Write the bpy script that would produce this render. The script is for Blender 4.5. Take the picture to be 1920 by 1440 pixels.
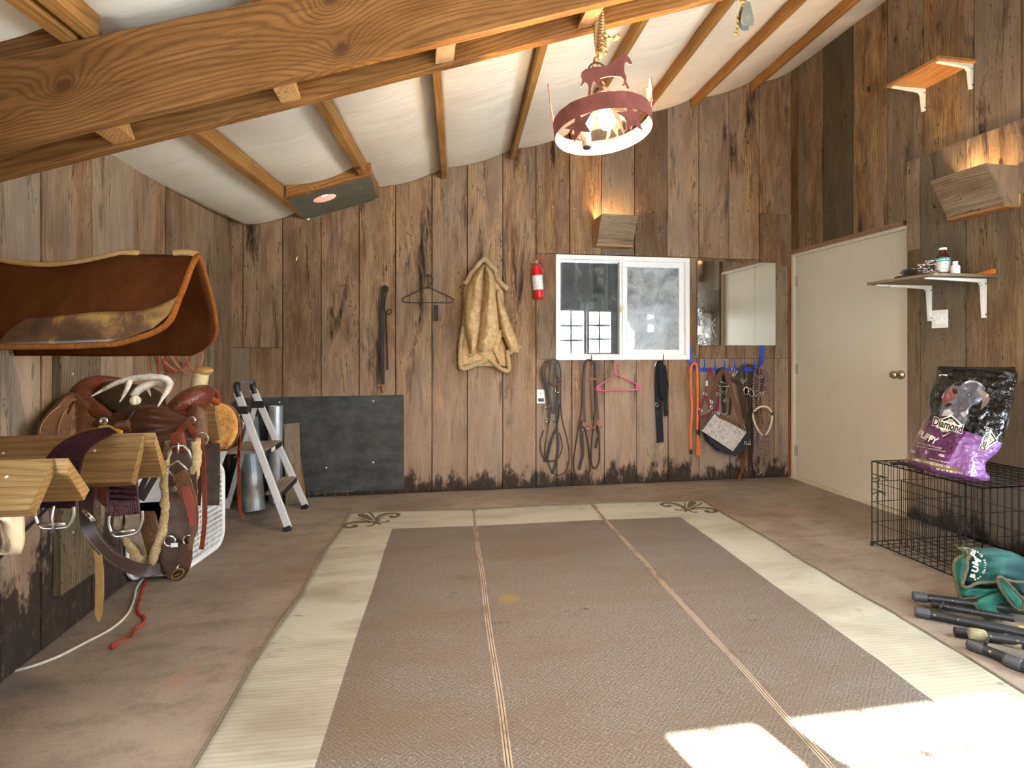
import bpy, bmesh, math, random
from mathutils import Vector, Matrix, noise
random.seed(7)
for o in list(bpy.data.objects): bpy.data.objects.remove(o)
SC = bpy.context.scene
COL = SC.collection
V = Vector
# ---------------------------------------------------------------- camera
F = 1022.0; YAW = math.radians(9.6); H = 1.17; HY = 657.0
cd = bpy.data.cameras.new('camera'); cd.sensor_width = 36; cd.lens = 36*F/1920
cd.shift_y = -(720-HY)/1920; cd.clip_start = .05; cd.clip_end = 200
cam = bpy.data.objects.new('camera', cd); COL.objects.link(cam)
cam.location = (0, 0, H); cam.rotation_euler = (math.pi/2, 0, -YAW)
SC.camera = cam
# ---------------------------------------------------------------- light
w = bpy.data.worlds.new('daylight'); SC.world = w; w.use_nodes = True
bg = w.node_tree.nodes['Background']; bg.inputs[0].default_value = (.80, .91, 1.0, 1); bg.inputs[1].default_value = 5.2
sd = bpy.data.lights.new('sun', 'SUN'); sd.energy = 34; sd.color = (1, .93, .82); sd.angle = math.radians(.8)
sun = bpy.data.objects.new('sun', sd); COL.objects.link(sun)
SUNEL = math.radians(44.4)
sdir = V((-.2, 1, -math.tan(SUNEL)*1.02)).normalized()
sun.rotation_euler = sdir.to_track_quat('-Z', 'Y').to_euler(); sun.location = (3, -6, 8)
def point_light(name, loc, energy, col, r, parent=None):
    d = bpy.data.lights.new(name, 'POINT'); d.energy = energy; d.color = col; d.shadow_soft_size = r
    o = bpy.data.objects.new(name, d); COL.objects.link(o); o.location = loc
    if parent: o.parent = parent; o.location = V(loc)-parent.location
    return o
SC.view_settings.view_transform = 'Standard'; SC.view_settings.look = 'None'
SC.view_settings.gamma = 1; SC.view_settings.use_curve_mapping = False
SC.view_settings.exposure = 2.42
# ---------------------------------------------------------------- room measures and picture-to-place helpers
YB = 4.56; XL = -1.465; XR = 3.40; YREAR = -.35
cs, sn = math.cos(YAW), math.sin(YAW)
def ray(px, py):
    dx = (px-960)/F
    return V((dx*cs+sn, cs-dx*sn, (HY-py)/F))
O = V((0, 0, H))
def at(px, py, Y): r = ray(px, py); return O+r*(Y/r.y)
def atx(px, py, X): r = ray(px, py); return O+r*(X/r.x)
def az(px, py, d): return O+ray(px, py)*d
def B(px, py, off=0.0): return at(px, py, YB-off)
def R(px, py, off=0.0): return atx(px, py, XR-off)
def L(px, py, off=0.0): return atx(px, py, XL+off)
def G(px, py, z=0.0): r = ray(px, py); return O+r*((z-H)/r.z)
RS = .339
def roofz(x): return 2.603+RS*x
def RF(px, py, off=-.085):
    r = ray(px, py); s = (2.603+off-H)/(r.z-RS*r.x); return O+r*s
# ---------------------------------------------------------------- mesh builder
def cr(pts, n=6, closed=False):
    P = [V(p) for p in pts]; out = []
    m = len(P)
    if m < 3 and not closed: 
        return [P[0].lerp(P[1], i/n) for i in range(n+1)]
    rng = range(m if closed else m-1)
    for i in rng:
        if closed: a, b, c, d = P[i-1], P[i], P[(i+1) % m], P[(i+2) % m]
        else: a, b, c, d = P[max(i-1, 0)], P[i], P[i+1], P[min(i+2, m-1)]
        for k in range(n):
            t = k/n
            out.append(.5*((2*b)+(c-a)*t+(2*a-5*b+4*c-d)*t*t+(3*b-a-3*c+d)*t**3))
    if not closed: out.append(P[-1])
    return out
class MB:
    def __init__(s): s.v = []; s.f = []; s.w = []; s.t = []; s.mi = []; s.cm = 0
    def add(s, vs, fs, wc=None, tone=.5):
        b = len(s.v); s.v += [V(p) for p in vs]; s.f += [[b+i for i in q] for q in fs]
        s.mi += [s.cm]*len(fs)
        s.w += list(wc) if wc else [V(p) for p in vs]
        s.t += [tone]*len(vs) if not isinstance(tone, list) else tone
    BF = [(0, 3, 2, 1), (4, 5, 6, 7), (0, 1, 5, 4), (1, 2, 6, 5), (2, 3, 7, 6), (3, 0, 4, 7)]
    def hexa(s, c, tone=.5, ro=None):
        # c: bottom 4, top 4; grain runs from bottom to top
        c = [V(p) for p in c]
        h = (c[4]-c[0]).length; a = (c[1]-c[0]).length; b = (c[3]-c[0]).length
        r = ro or V((random.uniform(0, 50), random.uniform(0, 50), random.uniform(0, 50)))
        wc = [r+V(q) for q in ((0, 0, 0), (0, a, 0), (0, a, b), (0, 0, b), (h, 0, 0), (h, a, 0), (h, a, b), (h, 0, b))]
        s.add(c, s.BF, wc, tone)
    def box(s, c, sz, grain='z', M=None, tone=.5):
        c = V(c); x, y, z = [k/2 for k in sz]
        if grain == 'z': q = [(-x, -y, -z), (x, -y, -z), (x, y, -z), (-x, y, -z), (-x, -y, z), (x, -y, z), (x, y, z), (-x, y, z)]
        elif grain == 'x': q = [(-x, -y, -z), (-x, y, -z), (-x, y, z), (-x, -y, z), (x, -y, -z), (x, y, -z), (x, y, z), (x, -y, z)]
        else: q = [(-x, -y, -z), (-x, -y, z), (x, -y, z), (x, -y, -z), (-x, y, -z), (-x, y, z), (x, y, z), (x, y, -z)]
        q = [V(p) for p in q]
        if M: q = [M @ p for p in q]
        s.hexa([c+p for p in q], tone)
    def bar(s, a, b, w, t, up=(0, 0, 1), tone=.5):
        a = V(a); b = V(b); d = (b-a).normalized(); n = V(up)
        sd = d.cross(n).normalized(); u = sd.cross(d).normalized()
        q = [-sd*w/2-u*t/2, sd*w/2-u*t/2, sd*w/2+u*t/2, -sd*w/2+u*t/2]
        s.hexa([a+k for k in q]+[b+k for k in q], tone)
    def tube(s, P, r, n=8, closed=False, cap=True, flat=1.0, up=None):
        P = [V(p) for p in P]; m = len(P)
        rr = r if isinstance(r, (list, tuple)) else [r]*m
        vs = []; wc = []; u = None; L_ = 0; ro = random.uniform(0, 20)
        for i, p in enumerate(P):
            if closed: t = (P[(i+1) % m]-P[i-1])
            else: t = P[min(i+1, m-1)]-P[max(i-1, 0)]
            t = t.normalized() if t.length > 1e-9 else V((0, 0, 1))
            if u is None:
                u = V(up) if up else (V((0, 0, 1)) if abs(t.z) < .9 else V((1, 0, 0)))
            if up: u = V(up)
            u = (u-t*u.dot(t))
            u = u.normalized() if u.length > 1e-6 else t.orthogonal().normalized()
            b = t.cross(u)
            if i: L_ += (p-P[i-1]).length
            for k in range(n):
                an = 2*math.pi*k/n
                vs.append(p+(u*math.cos(an)*flat+b*math.sin(an))*rr[i]); wc.append(V((L_+ro, k/n, 0)))
        fs = []
        for i in range(m if closed else m-1):
            a = i*n; b_ = ((i+1) % m)*n
            for k in range(n): fs.append((a+k, a+(k+1) % n, b_+(k+1) % n, b_+k))
        if not closed and cap: fs += [tuple(range(n-1, -1, -1)), tuple(range((m-1)*n, m*n))]
        s.add(vs, fs, wc)
    def strap(s, P, w, t, n=(0, -1, 0), tone=.5):
        # flat strap along P, broad face turned to n
        P = [V(p) for p in P]; m = len(P); vs = []; wc = []; L_ = 0
        ww = w if isinstance(w, (list, tuple)) else [w]*m
        nn = n if isinstance(n, list) else [V(n)]*m
        ro = random.uniform(0, 20)
        for i, p in enumerate(P):
            d = (P[min(i+1, m-1)]-P[max(i-1, 0)]).normalized()
            N = V(nn[i]); sd = d.cross(N)
            sd = sd.normalized() if sd.length > 1e-6 else d.orthogonal().normalized()
            N = sd.cross(d).normalized()
            if i: L_ += (p-P[i-1]).length
            for a, b, q in ((-1, -1, 0), (1, -1, 1), (1, 1, 1), (-1, 1, 0)):
                vs.append(p+sd*a*ww[i]/2+N*b*t/2); wc.append(V((L_+ro, q*ww[i], 0)))
        fs = [(3, 2, 1, 0), tuple(range((m-1)*4, m*4))]
        for i in range(m-1):
            a = i*4
            for k in range(4): fs.append((a+k, a+(k+1) % 4, a+4+(k+1) % 4, a+4+k))
        s.add(vs, fs, wc, tone)
    def prism(s, poly, o, ux, uy, th, tone=.5):
        o = V(o); ux = V(ux); uy = V(uy); N = ux.cross(uy).normalized(); n = len(poly)
        f = [o+ux*a+uy*b for a, b in poly]
        vs = f+[p+N*th for p in f]
        wc = [V((a, b, 0)) for a, b in poly]*2
        fs = [tuple(range(n-1, -1, -1)), tuple(range(n, 2*n))]+[(i, (i+1) % n, n+(i+1) % n, n+i) for i in range(n)]
        s.add(vs, fs, wc, tone)
    def poly3(s, P, N, th):
        P = [V(p) for p in P]; N = V(N).normalized(); n = len(P)
        s.add(P+[p+N*th for p in P], [tuple(range(n-1, -1, -1)), tuple(range(n, 2*n))]+[(i, (i+1) % n, n+(i+1) % n, n+i) for i in range(n)])
    def lathe(s, prof, o, ax=(0, 0, 1), n=20):
        o = V(o); ax = V(ax).normalized(); u = ax.orthogonal().normalized(); b = ax.cross(u); vs = []
        for r, h in prof:
            for k in range(n):
                a = 2*math.pi*k/n; vs.append(o+ax*h+(u*math.cos(a)+b*math.sin(a))*r)
        fs = []
        for i in range(len(prof)-1):
            for k in range(n): fs.append((i*n+k, i*n+(k+1) % n, (i+1)*n+(k+1) % n, (i+1)*n+k))
        fs += [tuple(range(n-1, -1, -1)), tuple(range((len(prof)-1)*n, len(prof)*n))]
        s.add(vs, fs)
    def ball(s, c, r, sc=(1, 1, 1), n=12, M=None):
        c = V(c); vs = []; fs = []
        for i in range(1, n):
            a = math.pi*i/n
            for k in range(n*2):
                b = math.pi*k/n; p = V((math.sin(a)*math.cos(b)*sc[0], math.sin(a)*math.sin(b)*sc[1], math.cos(a)*sc[2]))*r
                vs.append(c+(M @ p if M else p))
        m = n*2
        for i in range(n-2):
            for k in range(m): fs.append((i*m+k, (i+1)*m+k, (i+1)*m+(k+1) % m, i*m+(k+1) % m))
        t = V((0, 0, r*sc[2])); t = M @ t if M else t
        vs += [c+t, c-t]; q = len(vs)
        for k in range(m):
            fs.append((q-2, k, (k+1) % m)); fs.append((q-1, (n-2)*m+(k+1) % m, (n-2)*m+k))
        s.add(vs, fs)
    def grid(s, nu, nv, fn, th=0, wfn=None, hole=None):
        # fn(u,v) -> point; th gives it a real thickness along its normal
        P = [[V(fn(i/nu, j/nv)) for i in range(nu+1)] for j in range(nv+1)]
        W = [wfn(i/nu, j/nv) if wfn else V((i/nu, j/nv, 0)) for j in range(nv+1) for i in range(nu+1)]
        vs = [p for r in P for p in r]; q = nu+1; fs = []
        for j in range(nv):
            for i in range(nu):
                if hole and hole((i+.5)/nu, (j+.5)/nv): continue
                fs.append((j*q+i, j*q+i+1, (j+1)*q+i+1, (j+1)*q+i))
        if not th: s.add(vs, fs, W); return
        Ns = []
        for j in range(nv+1):
            for i in range(nu+1):
                a = P[j][min(i+1, nu)]-P[j][max(i-1, 0)]; b = P[min(j+1, nv)][i]-P[max(j-1, 0)][i]
                N = a.cross(b); Ns.append(N.normalized() if N.length > 1e-12 else V((0, 0, 1)))
        k = len(vs); fs2 = [tuple(reversed([x+k for x in f])) for f in fs]
        from collections import Counter
        ec = {}
        for f in fs:
            for a, b in zip(f, f[1:]+f[:1]): ec[(a, b)] = 1
        side = [(b, a, a+k, b+k) for (a, b) in ec if (b, a) not in ec]
        s.add(vs+[p-n*th for p, n in zip(vs, Ns)], fs+fs2+side, W+W)
    def pieces(s, name, mat, parent, **k):
        # one object for every loose piece
        par = list(range(len(s.v)))
        def fd(a):
            while par[a] != a: par[a] = par[par[a]]; a = par[a]
            return a
        for f in s.f:
            for b in f[1:]: par[fd(b)] = fd(f[0])
        gr = {}
        for i, f in enumerate(s.f): gr.setdefault(fd(f[0]), []).append(i)
        for fl in gr.values():
            ids = sorted({j for i in fl for j in s.f[i]}); mp = {a: n for n, a in enumerate(ids)}
            q = MB(); q.v = [s.v[a] for a in ids]; q.w = [s.w[a] for a in ids]; q.t = [s.t[a] for a in ids]
            q.f = [[mp[a] for a in s.f[i]] for i in fl]; q.mi = [s.mi[i] for i in fl]; q.build(name, mat, parent, **k)
    def build(s, name, mat, parent=None, smooth=False, bevel=0, sub=0, origin=None):
        me = bpy.data.meshes.new(name)
        if parent is not None:
            o0 = parent; org = V((0, 0, 0))
            while o0: org += V(o0.location); o0 = o0.parent
        elif origin is not None: org = V(origin)
        else:
            xs = [[p[i] for p in s.v] for i in range(3)]
            org = V(((min(xs[0])+max(xs[0]))/2, (min(xs[1])+max(xs[1]))/2, min(xs[2])))
        me.from_pydata([p-org for p in s.v], [], s.f)
        a = me.attributes.new('wc', 'FLOAT_VECTOR', 'POINT'); a.data.foreach_set('vector', [c for p in s.w for c in p])
        a = me.attributes.new('tone', 'FLOAT', 'POINT'); a.data.foreach_set('value', s.t)
        for m in (mat if isinstance(mat, list) else [mat]): me.materials.append(m)
        me.polygons.foreach_set('material_index', s.mi)
        bm = bmesh.new(); bm.from_mesh(me); bmesh.ops.recalc_face_normals(bm, faces=bm.faces); bm.to_mesh(me); bm.free()
        if smooth: me.shade_smooth()
        me.update()
        o = bpy.data.objects.new(name, me); COL.objects.link(o)
        if parent is not None: o.parent = parent
        else: o.location = org
        if bevel:
            md = o.modifiers.new('bevel', 'BEVEL'); md.width = bevel; md.segments = 2; md.limit_method = 'ANGLE'
        if sub:
            md = o.modifiers.new('sub', 'SUBSURF'); md.levels = sub; md.render_levels = sub
        return o
def tag(o, label, cat, group=None, kind=None):
    if label: o['label'] = label
    if cat: o['category'] = cat
    if group: o['group'] = group
    if kind: o['kind'] = kind
    return o
def thing(name, loc, label, cat, group=None):
    o = bpy.data.objects.new(name, None); COL.objects.link(o); o.location = V(loc); o.empty_display_size = .05
    return tag(o, label, cat, group)
def struct(o): o['kind'] = 'structure'; return o
def lab(o, l): o['label'] = l; return o
# text turned into mesh vertices, placed by a mapping fn(x, y, z)
def text_mesh(mb, txt, size, fn, font_shear=0, bold=0.0, depth=.0, align='CENTER', spacing=1.0):
    c = bpy.data.curves.new('txt', 'FONT'); c.body = txt; c.size = size; c.align_x = align; c.align_y = 'CENTER'
    c.shear = font_shear; c.offset = bold; c.space_character = spacing; c.resolution_u = 3
    o = bpy.data.objects.new('txt', c); COL.objects.link(o)
    me = o.to_mesh()
    bmx = bmesh.new(); bmx.from_mesh(me); bmesh.ops.triangulate(bmx, faces=bmx.faces[:])
    for _ in range(3):
        el = [e for e in bmx.edges if e.calc_length() > size*.16]
        if not el: break
        bmesh.ops.subdivide_edges(bmx, edges=el, cuts=1); bmesh.ops.triangulate(bmx, faces=bmx.faces[:])
    bmx.verts.index_update(); mb.add([fn(v.co.x, v.co.y) for v in bmx.verts], [tuple(v.index for v in f.verts) for f in bmx.faces]); bmx.free()
    o.to_mesh_clear(); bpy.data.objects.remove(o); bpy.data.curves.remove(c)
# ---------------------------------------------------------------- materials
def lin(h):
    h = h.lstrip('#'); c = [int(h[i:i+2], 16)/255 for i in (0, 2, 4)]
    return tuple([(x/12.92 if x <= .04045 else ((x+.055)/1.055)**2.4) for x in c]+[1])
class NT:
    def __init__(s, name):
        s.m = bpy.data.materials.new(name); s.m.use_nodes = True; s.t = s.m.node_tree; s.n = s.t.nodes
        s.b = s.n['Principled BSDF']; s.o = s.n['Material Output']
    def N(s, ty, **k):
        n = s.n.new(ty)
        for a, b in k.items(): setattr(n, a, b)
        return n
    def put(s, sock, v):
        if v is None: return
        if isinstance(v, bpy.types.NodeSocket): s.t.links.new(v, sock)
        else:
            if hasattr(sock.default_value, '__len__') and not hasattr(v, '__len__'): v = [v]*len(sock.default_value)
            sock.default_value = v
    def math(s, op, a, b=None, c=None, clamp=False):
        n = s.N('ShaderNodeMath', operation=op, use_clamp=clamp); s.put(n.inputs[0], a); s.put(n.inputs[1], b)
        if c is not None: s.put(n.inputs[2], c)
        return n.outputs[0]
    def vm(s, op, a, b): n = s.N('ShaderNodeVectorMath', operation=op); s.put(n.inputs[0], a); s.put(n.inputs[1], b); return n.outputs[0]
    def noise(s, vec, scale, detail=3, rough=.55, dist=0):
        n = s.N('ShaderNodeTexNoise'); s.put(n.inputs['Vector'], vec); s.put(n.inputs['Scale'], scale); s.put(n.inputs['Detail'], detail)
        s.put(n.inputs['Roughness'], rough); s.put(n.inputs['Distortion'], dist); return n.outputs[0]
    def vor(s, vec, scale, out='Distance', feat='F1'):
        n = s.N('ShaderNodeTexVoronoi', feature=feat); s.put(n.inputs['Vector'], vec); s.put(n.inputs['Scale'], scale); return n.outputs[out]
    def mapr(s, v, a, b, c=0, d=1, smooth=False):
        n = s.N('ShaderNodeMapRange', interpolation_type='SMOOTHSTEP' if smooth else 'LINEAR'); s.put(n.inputs[0], v); s.put(n.inputs[1], a); s.put(n.inputs[2], b); s.put(n.inputs[3], c); s.put(n.inputs[4], d); return n.outputs[0]
    def mix(s, f, a, b, mode='MIX'):
        n = s.N('ShaderNodeMix', data_type='RGBA', blend_type=mode); s.put(n.inputs[0], f); s.put(n.inputs[6], a); s.put(n.inputs[7], b); return n.outputs[2]
    def ramp(s, v, stops):
        n = s.N('ShaderNodeValToRGB'); s.put(n.inputs[0], v); e = n.color_ramp.elements
        while len(e) < len(stops): e.new(.5)
        for q, (p, c) in zip(e, stops): q.position = p; q.color = c
        return n.outputs[0]
    def attr(s, name, out='Vector'): n = s.N('ShaderNodeAttribute'); n.attribute_name = name; return n.outputs[out]
    def pos(s): return s.N('ShaderNodeNewGeometry').outputs['Position']
    def obj(s): return s.N('ShaderNodeTexCoord').outputs['Object']
    def sep(s, v): n = s.N('ShaderNodeSeparateXYZ'); s.put(n.inputs[0], v); return n.outputs
    def comb(s, x, y, z): n = s.N('ShaderNodeCombineXYZ'); s.put(n.inputs[0], x); s.put(n.inputs[1], y); s.put(n.inputs[2], z); return n.outputs[0]
    def bump(s, h, st=.3, d=.01, prev=None):
        n = s.N('ShaderNodeBump'); s.put(n.inputs['Strength'], st); s.put(n.inputs['Distance'], d); s.put(n.inputs['Height'], h)
        if prev: s.put(n.inputs['Normal'], prev)
        s.put(s.b.inputs['Normal'], n.outputs[0]); return n.outputs[0]
    def fin(s, col=None, rough=None, metal=None):
        s.put(s.b.inputs['Base Color'], col); s.put(s.b.inputs['Roughness'], rough); s.put(s.b.inputs['Metallic'], metal); return s.m
def simple(name, c, rough=.6, metal=0, var=.12, sc=30, bump=.15, bd=.002, spec=None, coat=0):
    t = NT(name); v = t.obj(); n = t.noise(v, sc, 4); n2 = t.noise(v, sc*.13+1, 2)
    col = lin(c) if isinstance(c, str) else c
    k = t.mapr(n, .3, .7, 1-var, 1+var); k2 = t.mapr(n2, .3, .7, 1-var*.7, 1+var*.7)
    cc = t.mix(1, col, t.comb(k, k, k), 'MULTIPLY'); cc = t.mix(1, cc, t.comb(k2, k2, k2), 'MULTIPLY')
    if bump: t.bump(n, bump, bd)
    t.fin(cc, rough, metal)
    if spec is None and rough > .7: spec = .15
    if spec is not None: t.b.inputs['Specular IOR Level'].default_value = spec
    if coat: t.b.inputs['Coat Weight'].default_value = coat; t.b.inputs['Coat Roughness'].default_value = .15
    return t.m
def wood(name, light, mid, dark, weather=.5, grain=1.0, rough=.75, knots=1.0, bumpk=.35, foot=0, wcol='#6f675c', tonek=1.0, lines=1.0, footo=.38, spots=()):
    t = NT(name); wc = t.attr('wc'); tone = t.attr('tone', 'Fac')
    x, y, z = t.sep(wc)[:3]
    yz = t.math('ADD', y, z)
    # knots: a stretched cell pattern, only some cells carry one
    kv = t.comb(t.math('MULTIPLY', x, 2.4), t.math('MULTIPLY', y, 5.0), t.math('MULTIPLY', z, 5.0))
    vn = t.N('ShaderNodeTexVoronoi'); t.put(vn.inputs['Vector'], kv); vn.inputs['Scale'].default_value = 1.0
    kd = vn.outputs['Distance']; kr = t.sep(vn.outputs['Color'])[0]
    has = t.math('GREATER_THAN', kr, 1-.30*knots)
    kn = t.math('MULTIPLY', t.mapr(kd, .03, .10, 1, 0, True), has)
    halo = t.math('MULTIPLY', t.mapr(kd, .02, .42, 1, 0, True), has)
    # flowing grain lines
    wv = t.comb(t.math('MULTIPLY', x, .9), t.math('MULTIPLY', y, 5), t.math('MULTIPLY', z, 5))
    wn = t.noise(wv, 1.0, 2, .5)
    g = t.math('ADD', t.math('MULTIPLY', yz, 150*grain), t.math('MULTIPLY', wn, 26*grain))
    g = t.math('ADD', g, t.math('MULTIPLY', halo, 16*grain))
    for sx, sz, sr in spots:    # single large knots, the grain bending round them
        d3 = t.N('ShaderNodeVectorMath', operation='LENGTH'); t.put(d3.inputs[0], t.comb(t.math('MULTIPLY', t.math('SUBTRACT', x, sx), .75), 0, t.math('SUBTRACT', z, sz)))
        dd = d3.outputs['Value']; ex = t.math('POWER', 2.718, t.math('MULTIPLY', dd, -1/(sr*2.2))); g = t.math('ADD', g, t.math('MULTIPLY', ex, 55))
        kn = t.math('MAXIMUM', kn, t.mapr(t.math('ADD', dd, t.math('MULTIPLY', wn, .012)), sr*.5, sr*1.25, .6, 0, True)); halo = t.math('MAXIMUM', halo, t.mapr(dd, 0, sr*3, 1, 0, True))
    s1 = t.math('SINE', g); s1 = t.mapr(s1, -1, 1, 0, 1)
    s1 = t.math('POWER', s1, 2.0)
    fib = t.noise(t.comb(t.math('MULTIPLY', x, 5), t.math('MULTIPLY', y, 260), t.math('MULTIPLY', z, 260)), 1.0, 3, .6)
    mott = t.noise(t.comb(t.math('MULTIPLY', x, 3.0), t.math('MULTIPLY', y, 11), t.math('MULTIPLY', z, 11)), 1.0, 5, .62)
    mott2 = t.noise(t.comb(t.math('MULTIPLY', x, 16), t.math('MULTIPLY', y, 50), t.math('MULTIPLY', z, 50)), 1.0, 3, .6)
    c = t.mix(t.mapr(mott, .38, .62), lin(mid), lin(light))
    c = t.mix(t.math('MULTIPLY', t.math('MULTIPLY', s1, .42*lines), t.mapr(mott2, .3, .6, .5, 1)), c, lin(dark))
    c = t.mix(t.mapr(fib, .50, .70, 0, .7), c, lin(dark))
    if weather:
        pb = t.noise(t.comb(t.math('MULTIPLY', x, .10), t.math('MULTIPLY', y, .25), t.math('MULTIPLY', z, .25)), 1.0, 1, .5)
        c = t.mix(t.mapr(pb, .45, .62, 0, .6), c, t.mix(1, c, lin('#d8c0a8'), 'MULTIPLY')); c = t.mix(t.mapr(pb, .55, .38, 0, .55), c, lin(wcol))
        ck = t.noise(t.comb(t.math('MULTIPLY', x, 1.6), t.math('MULTIPLY', y, 12), t.math('MULTIPLY', z, 12)), 1.0, 4, .6, .6)
        ckm = t.math('MULTIPLY', t.math('LESS_THAN', t.math('ABSOLUTE', t.math('SUBTRACT', ck, .5)), .006), t.math('GREATER_THAN', mott, .5)); c = t.mix(t.math('MULTIPLY', ckm, .8), c, lin('#21160f'))
        pat = t.noise(t.comb(t.math('MULTIPLY', x, 1.1), t.math('MULTIPLY', y, 8), t.math('MULTIPLY', z, 8)), 1.0, 7, .72, .5)
        thr = t.math('SUBTRACT', .61, t.math('MULTIPLY', tone, .12))
        pm = t.mapr(pat, thr, t.math('ADD', thr, .10), 0, 1)
        c = t.mix(t.math('MULTIPLY', pm, weather), c, lin('#2a211b'))
        pg = t.noise(t.comb(t.math('MULTIPLY', x, 1.1), t.math('MULTIPLY', y, 7), t.math('MULTIPLY', z, 9)), 1.0, 4, .6)
        c = t.mix(t.math('MULTIPLY', t.mapr(pg, .45, .68), .55*weather), c, lin(wcol))
    c = t.mix(kn, c, lin('#2b1810')); c = t.mix(t.math('MULTIPLY', halo, .25), c, lin(dark))
    tk = t.mapr(tone, 0, 1, .28 if tonek == 1 else 1-.6*tonek, 1.0+.72*tonek)
    c = t.mix(1, c, t.comb(tk, tk, tk), 'MULTIPLY')
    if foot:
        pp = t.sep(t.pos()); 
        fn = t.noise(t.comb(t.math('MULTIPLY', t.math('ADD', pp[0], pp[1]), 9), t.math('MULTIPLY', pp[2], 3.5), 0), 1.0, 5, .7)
        hz = t.math('SUBTRACT', pp[2], t.math('MULTIPLY', t.math('SUBTRACT', fn, footo), foot))
        fm = t.mapr(hz, -.03, .09, .9, 0, True)
        sp = t.noise(t.comb(t.math('MULTIPLY', t.math('ADD', pp[0], pp[1]), 40), t.math('MULTIPLY', pp[2], 14), 3), 1.0, 4, .7)
        fc = t.mix(t.mapr(sp, .55, .72), lin('#1a1311'), lin('#5a4a43'))
        # lower boards greyed: cool daylight under the warm lamplight, painted into the colour
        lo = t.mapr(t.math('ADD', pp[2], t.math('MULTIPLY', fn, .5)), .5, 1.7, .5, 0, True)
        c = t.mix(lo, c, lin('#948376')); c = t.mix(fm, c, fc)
    h = t.math('ADD', t.math('MULTIPLY', fib, .6), t.math('MULTIPLY', s1, .4))
    t.bump(h, bumpk, .003); t.b.inputs['Specular IOR Level'].default_value = .22
    return t.fin(c, rough, 0)
GAPM = simple('gap_shadow_board', '#0b0705', .9)
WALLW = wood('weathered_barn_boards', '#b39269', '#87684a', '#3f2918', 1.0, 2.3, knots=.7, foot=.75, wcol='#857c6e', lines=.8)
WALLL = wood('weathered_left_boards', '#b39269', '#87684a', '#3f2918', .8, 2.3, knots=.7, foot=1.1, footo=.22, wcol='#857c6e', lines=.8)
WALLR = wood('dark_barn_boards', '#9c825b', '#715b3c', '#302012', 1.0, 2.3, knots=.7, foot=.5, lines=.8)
BEAMK = wood('knotty_fir_beam', '#936739', '#7f562a', '#4f2d11', 0, 2.0, rough=.6, knots=.2, bumpk=.2, lines=1.5, spots=((3.2+.347, 11.3+.150, .030), (3.2+1.237, 11.3+.055, .032), (3.2+1.20, 11.3+.235, .026), (3.2+2.2, 11.3+.12, .022)))
BEAMW = wood('douglas_fir_beam', '#a3733f', '#8d602f', '#5a3414', 0, 2.0, rough=.6, knots=1.0, bumpk=.2, lines=1.5)
PURW = wood('fir_purlin', '#a67a42', '#926635', '#63401c', 0, 2.0, rough=.65, knots=.8, bumpk=.2)
RACKW = wood('planed_pine', '#94764a', '#83653c', '#58391b', .0, 1.8, rough=.65, knots=.7, bumpk=.2, lines=1.2)
GREYW = wood('grey_weathered_board', '#9b8b72', '#7e6f58', '#3f3527', .35, 2.2, knots=.5, wcol='#8c8474', lines=1.3)
LITW = wood('raw_board', '#b98f5c', '#a57a48', '#6a4622', .2, 2.0, knots=.5)
def white_cloth():
    t = NT('white_roof_sheet'); p = t.obj(); n = t.noise(p, 1.3, 4, .6); n2 = t.noise(t.vm('MULTIPLY', p, (3, 14, 3)), 1.0, 4, .6)
    c = t.mix(t.mapr(n, .35, .7), lin('#d5cfc0'), lin('#e4dfd2')); c = t.mix(t.mapr(n2, .58, .75, 0, .25), c, lin('#b5aa95'))
    t.bump(t.math('ADD', n2, t.math('MULTIPLY', n, 2)), .35, .02); return t.fin(c, .7)
SHEET = white_cloth()
def concrete():
    t = NT('stained_concrete'); p = t.pos(); a = t.noise(p, 1.4, 6, .62, .3); b = t.noise(t.vm('MULTIPLY', p, (5, 9, 5)), 1.0, 6, .7); g = t.noise(p, 90, 3)
    c = t.mix(t.mapr(a, .35, .68), lin('#6f6359'), lin('#938679')); c = t.mix(t.mapr(b, .46, .66, 0, .6), c, lin('#574a3f'))
    s = t.noise(t.vm('ADD', p, (4, 2.2, 0)), .9, 5, .6, .6); c = t.mix(t.mapr(s, .56, .72, 0, .75), c, lin('#684a30'))
    r = t.noise(t.vm('ADD', p, (9, 5.2, 0)), 2.1, 4, .6); c = t.mix(t.mapr(r, .64, .74, 0, .5), c, lin('#9a5f34'))
    d = t.noise(t.vm('MULTIPLY', p, (10, 10, 1)), 1.0, 5, .8); c = t.mix(t.mapr(d, .66, .72, 0, .6), c, lin('#4b3c31'))
    c = t.mix(t.mapr(g, .3, .7, 0, .12), c, lin('#cfc0b0'))
    t.bump(t.math('ADD', g, t.math('MULTIPLY', b, 1.2)), .25, .004); return t.fin(c, t.mapr(a, .3, .7, .62, .85))
CONC = concrete()
WHITEP = simple('white_vinyl', '#e9e8e4', .4, var=.03, bump=.03)
WMETAL = simple('white_enamel', '#e8e4da', .35, var=.05, bump=.05)
BLACKP = simple('black_plastic', '#1c1c1d', .45, var=.1)
STEEL = simple('worn_steel', '#b9b6ae', .3, 1, var=.12, sc=60, bump=.08)
CHROME = simple('chrome', '#d8d6d0', .16, 1, var=.05, bump=.02)
ALU = simple('brushed_aluminium', '#dfe1e4', .5, .5, var=.05, sc=80, bump=.05)
GALV = simple('galvanised_steel', '#8f9496', .5, .7, var=.2, sc=12, bump=.1)
DARKIRON = simple('dark_iron', '#3a2e28', .6, .6, var=.3, sc=60, bump=.3)
RUST = simple('rusted_steel', '#70392f', .7, .15, var=.25, sc=25, bump=.2)
NAILM = simple('nail_heads', '#cfcfcb', .4, .5, bump=0)
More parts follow.
